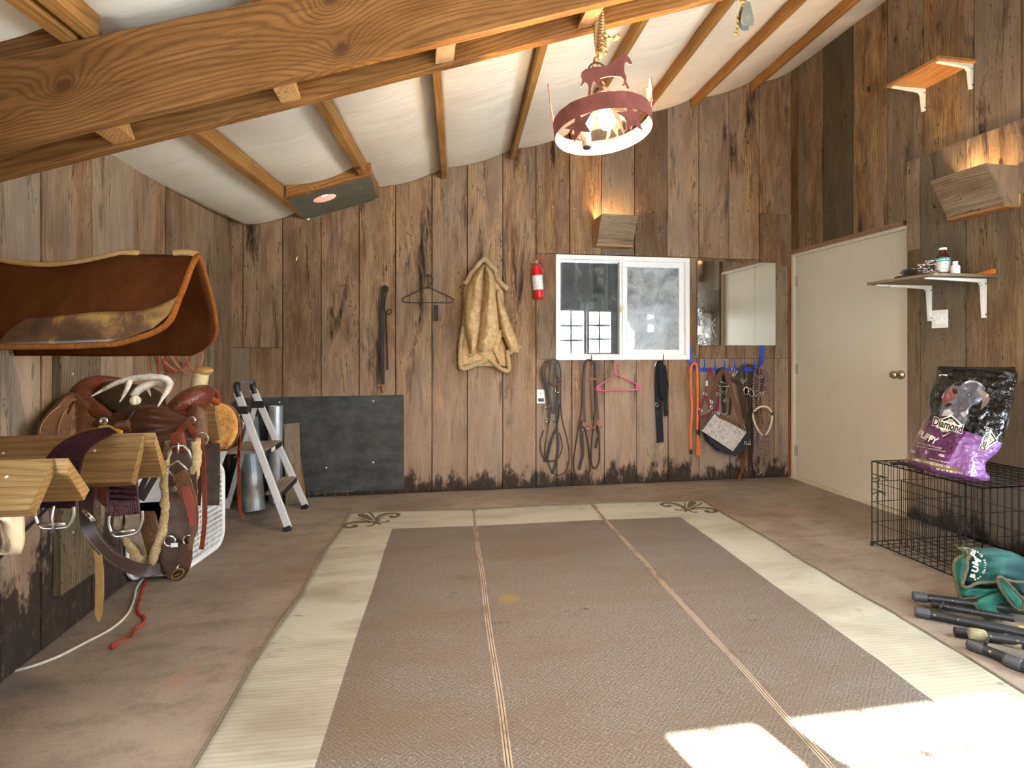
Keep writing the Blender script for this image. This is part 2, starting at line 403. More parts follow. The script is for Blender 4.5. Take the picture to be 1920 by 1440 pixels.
# ================================================================ the setting
def wall_board(mb, A, Bb, zb, zt, th, N, tone):
    # upright board between two floor points, bottom zb, top (two heights), front face turned to N
    A = V(A); Bb = V(Bb); N = V(N); z0, z1 = zt if isinstance(zt, tuple) else (zt, zt)
    q = []
    for z in (None, 1):
        for P, N_, zz in ((A, 1, z0), (Bb, 1, z1), (Bb, 0, z1), (A, 0, z0)):
            p = P+N*(th if N_ else 0); q.append(V((p.x, p.y, zb if z is None else zz)))
    mb.hexa(q, tone)
FL = MB(); FL.add([(XL-.3, YREAR-.3, 0), (XR+1.5, YREAR-.3, 0), (XR+1.5, 9.5, 0), (XL-.3, 9.5, 0), (XL-.3, YREAR-.3, -.1), (XR+1.5, YREAR-.3, -.1), (XR+1.5, 9.5, -.1), (XL-.3, 9.5, -.1)],
                  [(0, 1, 2, 3), (7, 6, 5, 4), (0, 4, 5, 1), (1, 5, 6, 2), (2, 6, 7, 3), (3, 7, 4, 0)])
struct(FL.build('floor', CONC))
# back wall: boards with their seams where the photograph has them
def bx(px): return B(px, 657).x
wx0, wx1 = bx(1044), bx(1286)
WZ1, WZ0 = B(1044, 483).z, B(1044, 671).z
wb = MB(); rnd = random.Random(3)
up = [(425, .5), (457, .52), (531, .36), (603, .48), (674, .52), (742, .5), (810, .5), (876, .53), (942, .56), (1004, .36), (1067, .46), (1126, .24), (1188, .13), (1249, .5), (1308, .46), (1364, .56), (1421, .46), (1492, .5)]
gap = .0035
zj = B(480, 652).z; zwin = B(1160, 482).z
for i, (p, tn) in enumerate(up[:-1]):
    x0, x1 = bx(p), bx(up[i+1][0]); f = rnd.uniform(.018, .024)
    top = (roofz(x0)+.12, roofz(x1)+.12)
    if p in (425, 457):
        wall_board(wb, (x0+gap, YB, 0), (x1-gap, YB, 0), zj+.002, top, f, (0, -1, 0), tn)
    elif p < 942: wall_board(wb, (x0+gap, YB, 0), (x1-gap, YB, 0), 0.008, top, f, (0, -1, 0), tn)
    elif p == 942: wall_board(wb, (x0+gap, YB, 0), (x1-gap, YB, 0), 0.008, top, f, (0, -1, 0), tn)
    elif p == 1421:
        z = B(1440, 402).z
        wall_board(wb, (x0+gap, YB, 0), (x1, YB, 0), z, top, f, (0, -1, 0), tn)
        wall_board(wb, (x0+gap, YB, 0), (x1, YB, 0), 1.95, z-.004, f+.008, (0, -1, 0), .3)
    else: wall_board(wb, (x0+gap, YB, 0), (x1-gap, YB, 0), zwin+.012, top, f, (0, -1, 0), tn)
lowl = [(425, .42), (531, .36)]
wall_board(wb, (bx(425), YB, 0), (bx(470), YB, 0), .008, zj-.002, .02, (0, -1, 0), .42)
wall_board(wb, (bx(471), YB, 0), (bx(531)-gap, YB, 0), .008, zj-.002, .02, (0, -1, 0), .4)
wall_board(wb, (bx(1004)+gap, YB, 0), (wx0-.001, YB, 0), WZ0-.01, zwin+.008, .019, (0, -1, 0), .38)
low = [(1004, .42), (1043, .46), (1071, .52), (1132, .6), (1192, .56), (1251, .6), (1309, .56), (1366, .5), (1411, .36), (1449, .5), (1492, .45)]
for i, (p, tn) in enumerate(low[:-1]):
    x0, x1 = bx(p), bx(low[i+1][0])
    wall_board(wb, (x0+gap, YB, 0), (x1-gap, YB, 0), .008, WZ0-.012, rnd.uniform(.016, .022), (0, -1, 0), tn)
for a, b_, tn in ((1288, 1309, .42), (1309, 1360, .4), (1360, 1449, .42), (1449, 1492, .4)):
    wall_board(wb, (bx(a)+gap, YB, 0), (bx(b_)-gap, YB, 0), WZ0-.008, 1.95 if b_ > 1480 else zwin+.008, .018, (0, -1, 0), tn)
# studs and sheathing behind the boards, with the window's opening left free
for a, b_, c, d in ((XL-.2, wx0, 0, 4.1), (wx1, XR+.2, 0, 4.1), (wx0, wx1, 0, WZ0), (wx0, wx1, WZ1, 4.1)):
    wb.cm = 2; wb.box(((a+b_)/2, YB+.062, (c+d)/2), (b_-a, .12, d-c), tone=.02)
# nail heads
wb.cm = 1
for px in range(1012, 1470, 1):
    pass
for row in (B(1200, 398), B(1200, 478)):
    for i, (p, tn) in enumerate(up[9:-1]):
        for dx in (.03, .14):
            c = V((bx(p)+dx+rnd.uniform(-.01, .01), YB-.025, row.z+rnd.uniform(-.006, .006)))
            if c.x < XR-.03: wb.lathe([(.0035, -.001), (.0035, .0015), (.0015, .0025)], c, (0, -1, 0), 8)
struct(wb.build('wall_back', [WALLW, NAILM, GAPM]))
# left wall
def ly(px): return L(px, 657).y
lb = MB()
lw = [(2.62, None)]
edges = [-.35-.1]+[.05+i*.19 for i in range(0)]
ys = [YREAR, -.12, .12]
le = [(0-210, .5), (-90, .42), (-10, .58), (66, .5), (162, .6), (241, .5), (303, .34), (334, .46), (395, .3), (432, .4)]
LWY0, LWY1, LWZ0, LWZ1 = -.15, .95, .5, 1.5     # daylight opening beside the camera
yy = [YREAR]
while yy[-1] < ly(-210)-.12: yy.append(yy[-1]+.19)
bl = [(a, rnd.uniform(.35, .6)) for a in yy]+[(ly(p), t_) for p, t_ in le[1:]]
for i, (y0, tn) in enumerate(bl[:-1]):
    y1 = bl[i+1][0]
    if y1-y0 < .01: continue
    f = rnd.uniform(.018, .024); zt = 2.42
    if y1 > LWY0 and y0 < LWY1:
        wall_board(lb, (XL, y0+gap, 0), (XL, y1-gap, 0), .008, LWZ0, f, (1, 0, 0), tn)
        wall_board(lb, (XL, y0+gap, 0), (XL, y1-gap, 0), LWZ1, zt, f, (1, 0, 0), tn)
    else: wall_board(lb, (XL, y0+gap, 0), (XL, y1-gap, 0), .008, zt, f, (1, 0, 0), tn)
o1 = min(y for y, _ in bl if y >= LWY1-.2) if False else LWY1
for a, b_, c, d in ((YREAR-.1, LWY0, 0, 2.6), (LWY1, YB, 0, 2.6), (LWY0, LWY1, 0, LWZ0), (LWY0, LWY1, LWZ1, 2.6)):
    lb.cm = 1; lb.box((XL-.062, (a+b_)/2, (c+d)/2), (.12, b_-a, d-c), tone=.02)
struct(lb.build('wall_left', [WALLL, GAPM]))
# right wall
def ry(px): return R(px, 657).y
DY0, DY1 = ry(1708), ry(1487)      # door opening, near and far jamb
DZ = R(1487, 478).z
rb = MB(); RWY0, RWY1, RWZ0, RWZ1 = .2, 1.9, .85, 1.85     # side opening beside the camera, kept sunless by an added overhang
rt = [(1462, .3), (1500, .42), (1547, .1), (1603, .62), (1668, .46), (1736, .6), (1831, .42)]
for i, (p, tn) in enumerate(rt):
    y1 = ry(p) if i else YB; y0 = ry(rt[i+1][0]) if i+1 < len(rt) else ry(1831)-.27
    zlow = DZ+.03 if p < 1700 else R(p, 300).z-.25
    if p == 1462: pass
    wall_board(rb, (XR, y0+gap, 0), (XR, y1-gap, 0), zlow if p < 1700 else 1.9, 3.95, rnd.uniform(.016, .02), (-1, 0, 0), tn)
y = ry(1831)-.27
rear_tones = []
while y > YREAR:
    y2 = max(y-.2, YREAR); tn = rnd.uniform(.25, .55)
    for z0, z1 in (((.008, RWZ0), (RWZ1, 3.95)) if y > RWY0 and y2 < RWY1 else ((.008, 3.95),)): wall_board(rb, (XR, y2+gap, 0), (XR, y-gap, 0), z0, z1, .018, (-1, 0, 0), tn)
    y = y2
# lower boards lap over the upper ones along one line
zl = R(1740, 293).z
for a, b_, tn, zb_, zt_ in ((1820, 1734, .34, .008, zl), (1734, 1709, .3, .008, R(1720, 470).z), (1734, 1709, .62, R(1720, 470).z+.003, zl)):
    wall_board(rb, (XR, ry(a)+gap*.6, 0), (XR, ry(b_)-gap*.6, 0), zb_, zt_, .036 if zb_ < .5 else .04, (-1, 0, 0), tn)
ya = ry(1820); wall_board(rb, (XR, ya-.42, 0), (XR, ya-gap, 0), .008, zl, .034, (-1, 0, 0), .38)
wall_board(rb, (XR, ya-.42, 0), (XR, ya-gap, 0), R(1820, 390).z, zl-.004, .037, (-1, 0, 0), .66)
wall_board(rb, (XR, ya-.75, 0), (XR, ya-.42-gap, 0), .008, zl, .034, (-1, 0, 0), .4)
for a, b_, c, d in ((YREAR-.1, RWY0, 0, 4.1), (RWY1, DY0, 0, 4.1), (RWY0, RWY1, 0, RWZ0), (RWY0, RWY1, RWZ1, 4.1), (DY1, YB+.1, 0, 4.1), (DY0, DY1, DZ, 4.1)):
    rb.cm = 1; rb.box((XR+.062, (a+b_)/2, (c+d)/2), (.12, b_-a, d-c), tone=.02)
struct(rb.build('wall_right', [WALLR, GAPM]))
# door with its casing
dw = simple('door_paint', '#c3baa6', .42, var=.03, sc=3, bump=.03)
d = MB(); d.box((XR+.03, (DY0+DY1)/2, DZ/2), (.045, DY1-DY0-.05, DZ-.03)); door = struct(d.build('door_1', dw, bevel=.002))
m = MB(); kp = R(1694, 700, -.005); kp = V((XR+.006, DY0+.085, .995))
m.lathe([(.0, 0), (.032, 0), (.033, .004), (.028, .010), (.012, .014), (.010, .035), (.018, .042), (.027, .052), (.029, .064), (.024, .074), (.008, .078)], kp, (-1, 0, 0), 24)
lab(m.build('door_knob', simple('satin_nickel', '#b5a88e', .28, 1, var=.05), door, smooth=True), 'brass-toned round knob')
for zz in (.25, 1.0, 1.8):
    m = MB(); m.lathe([(.008, -.05), (.008, .05)], (XR+.002, DY1-.022, zz), (0, 0, 1), 10); m.box((XR+.006, DY1-.04, zz), (.003, .03, .09)); m.build('hinge', simple('hinge_metal', '#a9a294', .4, .8), door)
t_ = MB()
for y in (DY0-.0, DY1): t_.box((XR+.035, y-(.012 if y == DY1 else -.012), DZ/2), (.11, .024, DZ))
t_.box((XR+.035, (DY0+DY1)/2, DZ-.012), (.11, DY1-DY0-.05, .024))
t_.box((XR+.002, (DY0+DY1)/2, .008), (.10, DY1-DY0-.05, .016))
struct(t_.build('trim_2', dw))
t_ = MB(); y0 = DY1; y1 = YB-.005
t_.box((XR-.02, (DY1+YB-.02)/2+.004, DZ/2+.005), (.05, YB-.02-DY1-.012, DZ+.01), tone=.45)
t_.box((XR-.012, (DY0+DY1)/2+.02, DZ+.018), (.034, DY1-DY0-.03, .036), 'y', tone=.6)
struct(t_.build('trim_1', wood('cedar_casing', '#a8703c', '#8d5828', '#4f2c12', .4, .6, knots=.4)))
# wall behind the camera with the two gridded windows the sun comes through
WA = (1.10, 1.44, 1.0, 2.02); WB = (1.51, 2.36, 1.0, 2.02)
r_ = MB()
for a, b_, c, d in ((XL-.1, WA[0], 0, 4.0), (WA[1], WB[0], 0, 4.0), (WB[1], XR+.1, 0, 4.0), (WA[0], WA[1], 0, WA[2]), (WB[0], WB[1], 0, WB[2]), (WA[0], WA[1], WA[3], 4.0), (WB[0], WB[1], WB[3], 4.0)):
    r_.box(((a+b_)/2, YREAR-.06, (c+d)/2), (b_-a, .12, d-c), tone=.45)
struct(r_.build('wall_rear', WALLW))
for k, (W, nx) in enumerate(((WA, 2), (WB, 3))):
    m = MB(); a, b_, c, d = W
    for x in (a+.008, b_-.008): m.box((x, YREAR-.06, (c+d)/2), (.016, .1, d-c))
    for z in (c+.01, d-.01): m.box(((a+b_)/2, YREAR-.06, z), (b_-a, .1, .02))
    for i in range(1, nx): m.box((a+(b_-a)*i/nx, YREAR-.06, (c+d)/2), (.014, .02, d-c))
    for i in range(1, 4): m.box(((a+b_)/2, YREAR-.06, c+(d-c)*i/4), (b_-a, .02, .014))
    struct(m.build('window_%d' % (k+2), WHITEP))
# roof sheet, sagging between the purlins
PUR = [((360, 250), (576, 412)), ((596, 190), (707, 374)), ((818, 130), (833, 334)), ((1022, 80), (962, 296)), ((1210, 40), (1135, 165)), ((1375, 0), (1216, 205)), ((1510, 0), (1312, 190)), ((1612, 0), (1424, 160))]
pl = []
for a, b_ in PUR:
    A = RF(*a); Bp = RF(*b_); dd = (Bp-A); 
    p1 = A+dd*((YB-.03-A.y)/dd.y); p0 = A+dd*((-.3-A.y)/dd.y); pl.append((p0, p1))
# keep the purlins on the roof plane along their whole length
pl = [(V((a.x, a.y, roofz(a.x)-.085)), V((b_.x, b_.y, roofz(b_.x)-.085))) for a, b_ in pl]
def purx(i, y): a, b_ = pl[i]; return a.x+(b_.x-a.x)*(y-a.y)/(b_.y-a.y)
ceil = MB()
def lefte(y): return XL-.05 if y < 2.9 else XL-.05+(y-2.9)/(YB-2.9)*.165
ventY = B(600, 380).y-.36
def bay(x0f, x1f, cut=None, seed=0):
    yend = cut or YB-.022
    def fn(u, v):
        y = YREAR-.1+(yend-YREAR+.1)*v; x0 = x0f(y); x1 = x1f(y); x = x0+(x1-x0)*u
        sag = -.007*math.exp(-((y-3.05-.3*(seed % 1)-.05*math.sin(u*3))/.02)**2)*math.sin(math.pi*u)**.5+.030*math.sin(math.pi*u)+.012*abs(math.sin(y*1.9+seed))*math.sin(math.pi*u)+.006*noise.noise(V((x*3, y*5, seed)))
        return (x, y, roofz(x)-sag+.008)
    ceil.grid(14, 150, fn, .004)
fx = [lambda y: lefte(y)]+[(lambda i: (lambda y: purx(i, y)))(i) for i in range(8)]+[lambda y: XR+.02]
for i in range(9):
    bay(fx[i], fx[i+1], cut=(4.12 if i == 1 else None), seed=i*3.3)
struct(ceil.build('ceiling', SHEET, smooth=True))
# roof deck above the sheet keeps the sky out, open only over the vent hole
deck = MB()
vx0, vx1 = purx(0, 4.3), purx(1, 4.3)
vc = RF(609, 372, -.09); vc = V((vc.x, vc.y, roofz(vc.x)))
def dk(a, b_, c, d_): 
    deck.add([(a, c, roofz(a)+.13), (b_, c, roofz(b_)+.13), (b_, d_, roofz(b_)+.13), (a, d_, roofz(a)+.13), (a, c, roofz(a)+.15), (b_, c, roofz(b_)+.15), (b_, d_, roofz(b_)+.15), (a, d_, roofz(a)+.15)], MB.BF)
hx = .2
dk(XL-.25, vc.x-hx, YREAR-.4, YB+.2); dk(vc.x+hx, XR+.3, YREAR-.4, YB+.2); dk(vc.x-hx, vc.x+hx, YREAR-.4, vc.y-hx); dk(vc.x-hx, vc.x+hx, vc.y+hx, YB+.2)
struct(deck.build('ceiling_deck', simple('roof_deck', '#6b5a45', .8)))
m = MB(); m.box((XR+.42, 1.4, 2.4), (.62, 5.2, .05)); struct(m.build('sun_block_eave', simple('sun_block_boards', '#5a4a3a', .8)))  # unseen overhang added to keep direct sun out of the side opening
# ================================================================ timber overhead
names = ['purlin whose far end rests beside the grey vent plate, on its left', 'purlin along the right edge of the grey vent plate', 'purlin next right of the grey vent plate, ending above the wire coat hanger', 'long purlin ending above the sheepskin coat', 'purlin hidden in part behind the hanging horse lamp', 'purlin just right of the horse lamp, passing under the pulley', 'purlin right of the pulley, second from the right wall', 'purlin nearest the right wall']
for i, (a, b_) in enumerate(pl):
    m = MB(); q = []
    for P in (a, b_):
        for dx, dz in ((-.02, 0), (.02, 0), (.02, .085), (-.02, .085)): q.append(V((P.x+dx, P.y, P.z+dz+dx*RS)))
    q = q[:4]+q[4:]
    m.hexa(q, .5)
    o = m.build('ceiling_purlin', PURW, bevel=.002)
    tag(o, 'narrow fir '+names[i], 'rafter', 'purlins under the white roof sheet')
m = MB(); q = []
pa = RF(110, 20)
for y in (-.3, 1.95):
    x = pa.x+(y-pa.y)*.06
    for dx, dz in ((-.02, 0), (.02, 0), (.02, .085), (-.02, .085)): q.append(V((x+dx, y, roofz(x)-.085+dz+dx*RS)))
m.hexa(q); tag(m.build('ceiling_purlin', PURW, bevel=.002), 'short fir purlin above the big beam at the upper left corner', 'rafter', 'purlins under the white roof sheet')
m = MB()
m.hexa([V((x+dx, y, roofz(x+dx)-.085+dz)) for y in (1.86,) for x, dx, dz in ()] or [V(p) for p in ((XL, 1.985, roofz(XL)-.36), (XL, 2.02, roofz(XL)-.36), (XL, 2.02, roofz(XL)), (XL, 1.985, roofz(XL)), (pa.x-.0, 1.985, roofz(pa.x)-.36), (pa.x, 2.02, roofz(pa.x)-.36), (pa.x, 2.02, roofz(pa.x)), (pa.x, 1.985, roofz(pa.x)))], .25)
m = MB(); q = []
for x in (XL+.01, pa.x-.02-.0): q += [V((x, 1.945, roofz(x)-.086)), V((x, 1.98, roofz(x)-.086)), V((x, 1.98, roofz(x)-.004)), V((x, 1.945, roofz(x)-.004))]
m.hexa(q, .2); tag(m.build('blocking_board', BEAMW), 'dark blocking board on top of the big beam at the left corner', 'board')
def slope_beam(y0, y1, drop, hgt, x0=XL+.03, x1=XR-.02, tone=.5):
    m = MB(); q = []
    for x in (x0, x1):
        zt = roofz(x)-.088-drop
        q += [V((x, y0, zt-hgt)), V((x, y1, zt-hgt)), V((x, y1, zt)), V((x, y0, zt))]
    m.hexa(q, tone, V((3.2, 7.1, 11.3)) if y0 < 2 else None); return m.build('ceiling_beam', BEAMK if y0 < 2 else BEAMW, bevel=.004)
tag(slope_beam(1.93, 1.97, 0, .285), 'broad knotty fir beam nearest the camera, sloping up to the right', 'beam', 'paired roof beams')
tag(slope_beam(2.105, 2.145, 0, .285, tone=.4), 'second fir beam just behind the broad knotty one, seen in shade', 'beam', 'paired roof beams')
bl_lab = ['leftmost of the four', 'second from left of the four', 'third from left of the four', 'rope-side one, above the hanging lamp, of the four']
for k, (px, py) in enumerate(((215, 262), (538, 175), (835, 100), (1107, 35))):
    r = ray(px, py); s_ = 2.04/r.y; x = r.x*s_
    m = MB(); w2 = .035
    zt = roofz(x)-.10; zb = zt-.272
    ang = (.35, .3, 0, -.3)[k]
    q = [V((x-w2, 1.971, zb)), V((x+w2, 1.971, zb+.02)), V((x+w2, 2.104, zb+.02)), V((x-w2, 2.104, zb))]
    q += [V((p.x-ang*.24, p.y, p.z+.26)) for p in q]
    m.hexa(q, .75); tag(m.build('beam_spacer', LITW, bevel=.002), 'short wooden block between the paired beams, '+bl_lab[k], 'block', 'spacer blocks between the beams')
# ================================================================ the window in the back wall
win = thing('window_1', ((wx0+wx1)/2, YB, WZ0), None, None); win['kind'] = 'structure'
fx0, fx1 = B(1040, 600).x, B(1289, 600).x; fz1 = B(1040, 478).z; fz0 = B(1040, 675).z
fy = YB-.035; ft = .028
def frame(mb, x0, x1, z0, z1, w_, y, t):
    mb.box(((x0+x1)/2, y, z1-w_/2), (x1-x0, t, w_)); mb.box(((x0+x1)/2, y, z0+w_/2), (x1-x0, t, w_))
    mb.box((x0+w_/2, y, (z0+z1)/2), (w_, t, z1-z0-2*w_)); mb.box((x1-w_/2, y, (z0+z1)/2), (w_, t, z1-z0-2*w_))
m = MB(); frame(m, fx0, fx1, fz0, fz1, .040, YB-.028, .032); frame(m, fx0+.03, fx1-.03, fz0+.03, fz1-.03, .02, YB+.03, .09)
m.box((B(1162, 600).x, YB+.0, (fz0+fz1)/2), (.022, .05, fz1-fz0-.08)); m.build('window_frame', WHITEP, win, bevel=.003)
xm = B(1164, 600).x
m = MB(); frame(m, xm+.008, fx1-.044, fz0+.044, fz1-.044, .045, YB-.002, .03); m.build('sliding_sash', WHITEP, win, bevel=.003)
m = MB(); m.box((xm-.006, YB-.02, (fz0+fz1)/2-.005), (.018, .02, .07), M=None); m.lathe([(.018, 0), (.018, .01)], (xm-.006, YB-.03, (fz0+fz1)/2), (0, -1, 0), 12); lab(m.build('latch', simple('ivory_latch', '#cbbd9a', .5), win), 'yellowed latch')
def glass(name, dirt, thr, col):
    t = NT(name); p = t.obj(); a = t.noise(p, 9, 6, .7, .8); b = t.noise(p, 60, 4, .8, 1.5); x = t.sep(p)
    f = t.math('ADD', t.mapr(a, thr, thr+.3, 0, dirt), t.mapr(b, .56, .72, 0, dirt*.7), clamp=True)
    f = t.math('ADD', f, dirt*.25, clamp=True)
    tr = t.N('ShaderNodeBsdfTransparent'); tl = t.N('ShaderNodeBsdfTranslucent'); tl.inputs[0].default_value = col
    df = t.N('ShaderNodeBsdfDiffuse'); df.inputs[0].default_value = col
    gl = t.N('ShaderNodeBsdfGlossy'); gl.inputs['Roughness'].default_value = .03
    m0 = t.N('ShaderNodeMixShader'); m0.inputs[0].default_value = .5; m1 = t.N('ShaderNodeMixShader'); m2 = t.N('ShaderNodeMixShader'); m2.inputs[0].default_value = .008
    lk = t.t.links.new; lk(tl.outputs[0], m0.inputs[1]); lk(df.outputs[0], m0.inputs[2]); lk(f, m1.inputs[0]); lk(tr.outputs[0], m1.inputs[1]); lk(m0.outputs[0], m1.inputs[2])
    lk(m1.outputs[0], m2.inputs[1]); lk(gl.outputs[0], m2.inputs[2]); lk(m2.outputs[0], t.o.inputs[0]); return t.m
m = MB(); m.box(((fx0+.05+xm)/2, YB+.035, (fz0+fz1)/2), (xm-fx0-.06, .004, fz1-fz0-.09)); m.build('glass_pane', glass('dusty_glass', .35, .5, (.6, .62, .62, 1)), win)
m = MB(); m.box(((xm+fx1)/2-.015, YB+.002, (fz0+fz1)/2), (fx1-xm-.13, .004, fz1-fz0-.17)); m.build('glass_pane', glass('cloudy_glass', 1.0, .36, (.62, .64, .64, 1)), win)
# the corrugated building seen through it, with its own gridded windows
YF = 7.6
far = MB(); wins = [(1047, 1093, 583, 666), (1103, 1143, 585, 661), (1176, 1188, 600, 655), (1214, 1226, 590, 622)]
rects = [(at(a, 600, YF).x, at(b_, 600, YF).x, at(a, d_, YF).z, at(a, c, YF).z) for a, b_, c, d_ in wins]
X0, X1 = -1.0, 3.5; step = .045; x = X0
while x < X1:
    zs = [(0, 4.2)]
    for a, b_, c, d_ in rects:
        if a < x+step/2 < b_: zs = [(0, c), (d_, 4.2)]
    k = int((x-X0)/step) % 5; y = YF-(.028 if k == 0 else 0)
    far.cm = 1 if k == 0 else 0  # ribs take a paler material, the window light they catch painted in
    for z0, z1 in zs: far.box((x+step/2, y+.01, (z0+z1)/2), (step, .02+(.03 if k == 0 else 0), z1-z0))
    x += step
far.cm = 0; far.box((X0, (YB+YF)/2+.1, 2.1), (.05, YF-YB, 4.2)); far.box((X1, (YB+YF)/2+.1, 2.1), (.05, YF-YB, 4.2)); far.box(((X0+X1)/2, (YB+YF)/2+.15, 4.22), (X1-X0, YF-YB, .05))
far.box(((X0+X1)/2, YB+.14, 4.0), (X1-X0+.3, .03, .55))
struct(far.build('wall_far', [simple('corrugated_steel', '#8b918d', .45, .3, var=.15, sc=6), simple('lit_panel_rib', '#e6ebe4', .5)]))
m = MB()
for a, b_, c, d_ in rects[:2]:
    m.box(((a+b_)/2, YF-.01, (c+d_)/2), (.03, .02, d_-c))
    for i in (1, 2): m.box(((a+b_)/2, YF-.01, c+(d_-c)*i/3), (b_-a, .02, .03))
    frame(m, a-.03, b_+.03, c-.03, d_+.03, .03, YF-.035, .03)
struct(m.build('window_4', WHITEP))
# ================================================================ shared soft-shape helper
def lerp(a, b, t): return a+(b-a)*t
def rowlr(rows, y):
    ys = [r[0] for r in rows]
    for i in range(len(rows)-1):
        if y <= ys[i+1]:
            t = (y-ys[i])/(ys[i+1]-ys[i]); p0 = rows[max(i-1, 0)]; p1 = rows[i]; p2 = rows[i+1]; p3 = rows[min(i+2, len(rows)-1)]; o = []
            for k in (1, 2):
                a, b, c, d = p0[k], p1[k], p2[k], p3[k]
                v = .5*((2*b)+(c-a)*t+(2*a-5*b+4*c-d)*t*t+(3*b-a-3*c+d)*t**3); lo, hi = min(b, c), max(b, c)
                o.append(min(max(v, lo-abs(hi-lo)*.1), hi+abs(hi-lo)*.1))
            return o
    return rows[-1][1:]
def lobe(mb, rows, fn, nu=14, nv=None, wr=0.0, seed=0, taper=.12, back=-.12):
    # rows: (y, left, right) outline; fn(x, y, k) -> place, k in 0..1 is how far it bulges
    ys = [r[0] for r in rows]; nv = nv or max(10, len(rows)*4)
    at_row = lambda y: rowlr(rows, y)
    fr = []; bk = []; W = []
    for j in range(nv+1):
        v = j/nv; y = lerp(ys[0], ys[-1], v); l, r = at_row(y)
        e = min(1, v/taper if taper else 1, (1-v)/taper if taper else 1); e = math.sqrt(max(0, 1-(1-e)**2)) if taper else 1
        for i in range(nu+1):
            u = i/nu; k = math.sqrt(max(0, 1-(2*u-1)**2))*e
            n_ = wr*noise.noise(V((l*.02+u*3+seed, y*.012, seed)))*k+wr*.5*math.sin(u*9+seed+v*2)*k
            x = l+(r-l)*u
            fr.append(V(fn(x, y, k+n_))); bk.append(V(fn(x, y, back*k))); W.append(V((v, u, seed)))
    q = nu+1; N_ = (nv+1)*q; fs = []
    for j in range(nv):
        for i in range(nu):
            a = j*q+i; fs.append((a, a+1, a+q+1, a+q)); fs.append((a+N_, a+q+N_, a+q+1+N_, a+1+N_))
        a = j*q; fs.append((a, a+q, a+q+N_, a+N_)); a = j*q+nu; fs.append((a, a+N_, a+q+N_, a+q))
    for i in range(nu):
        fs.append((i, i+N_, i+1+N_, i+1)); a = nv*q+i; fs.append((a, a+1, a+1+N_, a+N_))
    mb.add(fr+bk, fs, W+W)
def ringpts(c, ux, uy, rx, ry_, n=24, a0=0, a1=360):
    c = V(c); return [c+V(ux)*rx*math.cos(math.radians(a0+(a1-a0)*i/n))+V(uy)*ry_*math.sin(math.radians(a0+(a1-a0)*i/n)) for i in range(n if a1-a0 == 360 else n+1)]
EX, EY, EZ = V((1, 0, 0)), V((0, 1, 0)), V((0, 0, 1))
def cv(ox, oy, sc_): return lambda x, y: (ox+x/sc_, oy+y/sc_)
def bpath(cf, pts, off=.012, n=6):
    out = []
    for i, p in enumerate(pts):
        o = p[2] if len(p) > 2 else off
        px, py = cf(p[0], p[1]); out.append(B(px, py, .022+o))
    return cr(out, n)
def leather(name, c, rough=.45, tool=0, var=.2):
    t = NT(name); p = t.obj(); n = t.noise(p, 14, 5, .6); f = t.noise(p, 160, 3)
    col = t.mix(t.mapr(n, .35, .7), lin(c), tuple([x*.45 for x in lin(c)[:3]]+[1]))
    h = f
    if tool:
        v = t.vor(p, tool*2.0); h = t.math('ADD', t.math('MULTIPLY', v, 1.4), t.math('MULTIPLY', f, .15)); col = t.mix(t.mapr(v, .2, .6, 0, .5), col, tuple([x*.35 for x in lin(c)[:3]]+[1]))
    t.bump(h, .5 if tool else .12, .003 if tool else .001); return t.fin(col, rough)
LDARK = leather('black_brown_leather', '#3b2a21'); LBLK = leather('black_leather', '#2a2522', .5)
LBROWN = leather('brown_leather', '#6b3d22'); LRED = leather('oxblood_tooled_leather', '#7a3620', .35, 55)
LTAN = leather('tan_tooled_leather', '#7d5128', .5, 70); LCHOC = leather('chocolate_leather', '#4d2b1a', .35)
LPURP = leather('plum_leather', '#57372e', .5); LORG = leather('orange_leather', '#8e3f1e', .45)
def fleece(name, c, c2, sc=120, b=.9, bd=.012):
    t = NT(name); p = t.obj(); n = t.noise(p, sc, 4, .7, .6); m2 = t.noise(p, sc*.12, 3)
    col = t.mix(t.mapr(n, .35, .65), lin(c2), lin(c)); col = t.mix(t.mapr(m2, .4, .65, 0, .5), col, lin(c2))
    t.bump(n, b, bd); t.b.inputs['Specular IOR Level'].default_value = .08; return t.fin(col, .95)
FLC = fleece('cream_fleece', '#dcc79c', '#b3976a'); SUEDE = fleece('golden_suede', '#d9bb90', '#b08c5e', 26, .25, .004)
FLG = fleece('gold_sheepskin', '#dba765', '#b67c3c', 60, .8, .006); MOHAIR = fleece('plum_mohair', '#3e2229', '#1d0e12', 200, .8, .006)
MOHG = fleece('faded_mohair', '#75595a', '#3a242a', 200, .8, .006)
# ================================================================ hanging horse lamp
lc = V((.703, 2.04, 2.045)); tl = Matrix.Rotation(math.radians(-4), 3, 'Y') @ Matrix.Rotation(math.radians(-6), 3, 'X')
lamp = thing('hanging_lamp', lc, 'rust red ring lamp with horse and star cutouts hanging on a rope from the beams', 'lamp')
RR = .190
def lp(x, y, z): return lc+tl @ V((x, y, z))
m = MB(); N_ = 64
rim_t = [.004*noise.noise(V((i*.9, 0, 0)))+.006*noise.noise(V((i*.25, 3, 0))) for i in range(N_)]
vs = []; fs = []
for i in range(N_):
    a = 2*math.pi*i/N_
    for r, z in ((RR, -.03), (RR, .032+rim_t[i]*.6), (RR-.003, .032+rim_t[i]*.6), (RR-.003, -.03)): vs.append(lp(r*math.cos(a), r*math.sin(a), z))
for i in range(N_):
    a = i*4; b_ = ((i+1) % N_)*4
    for k in range(4): fs.append((a+k, a+(k+1) % 4, b_+(k+1) % 4, b_+k))
m.add(vs, fs); m.build('rim', RUST, lamp, smooth=False)
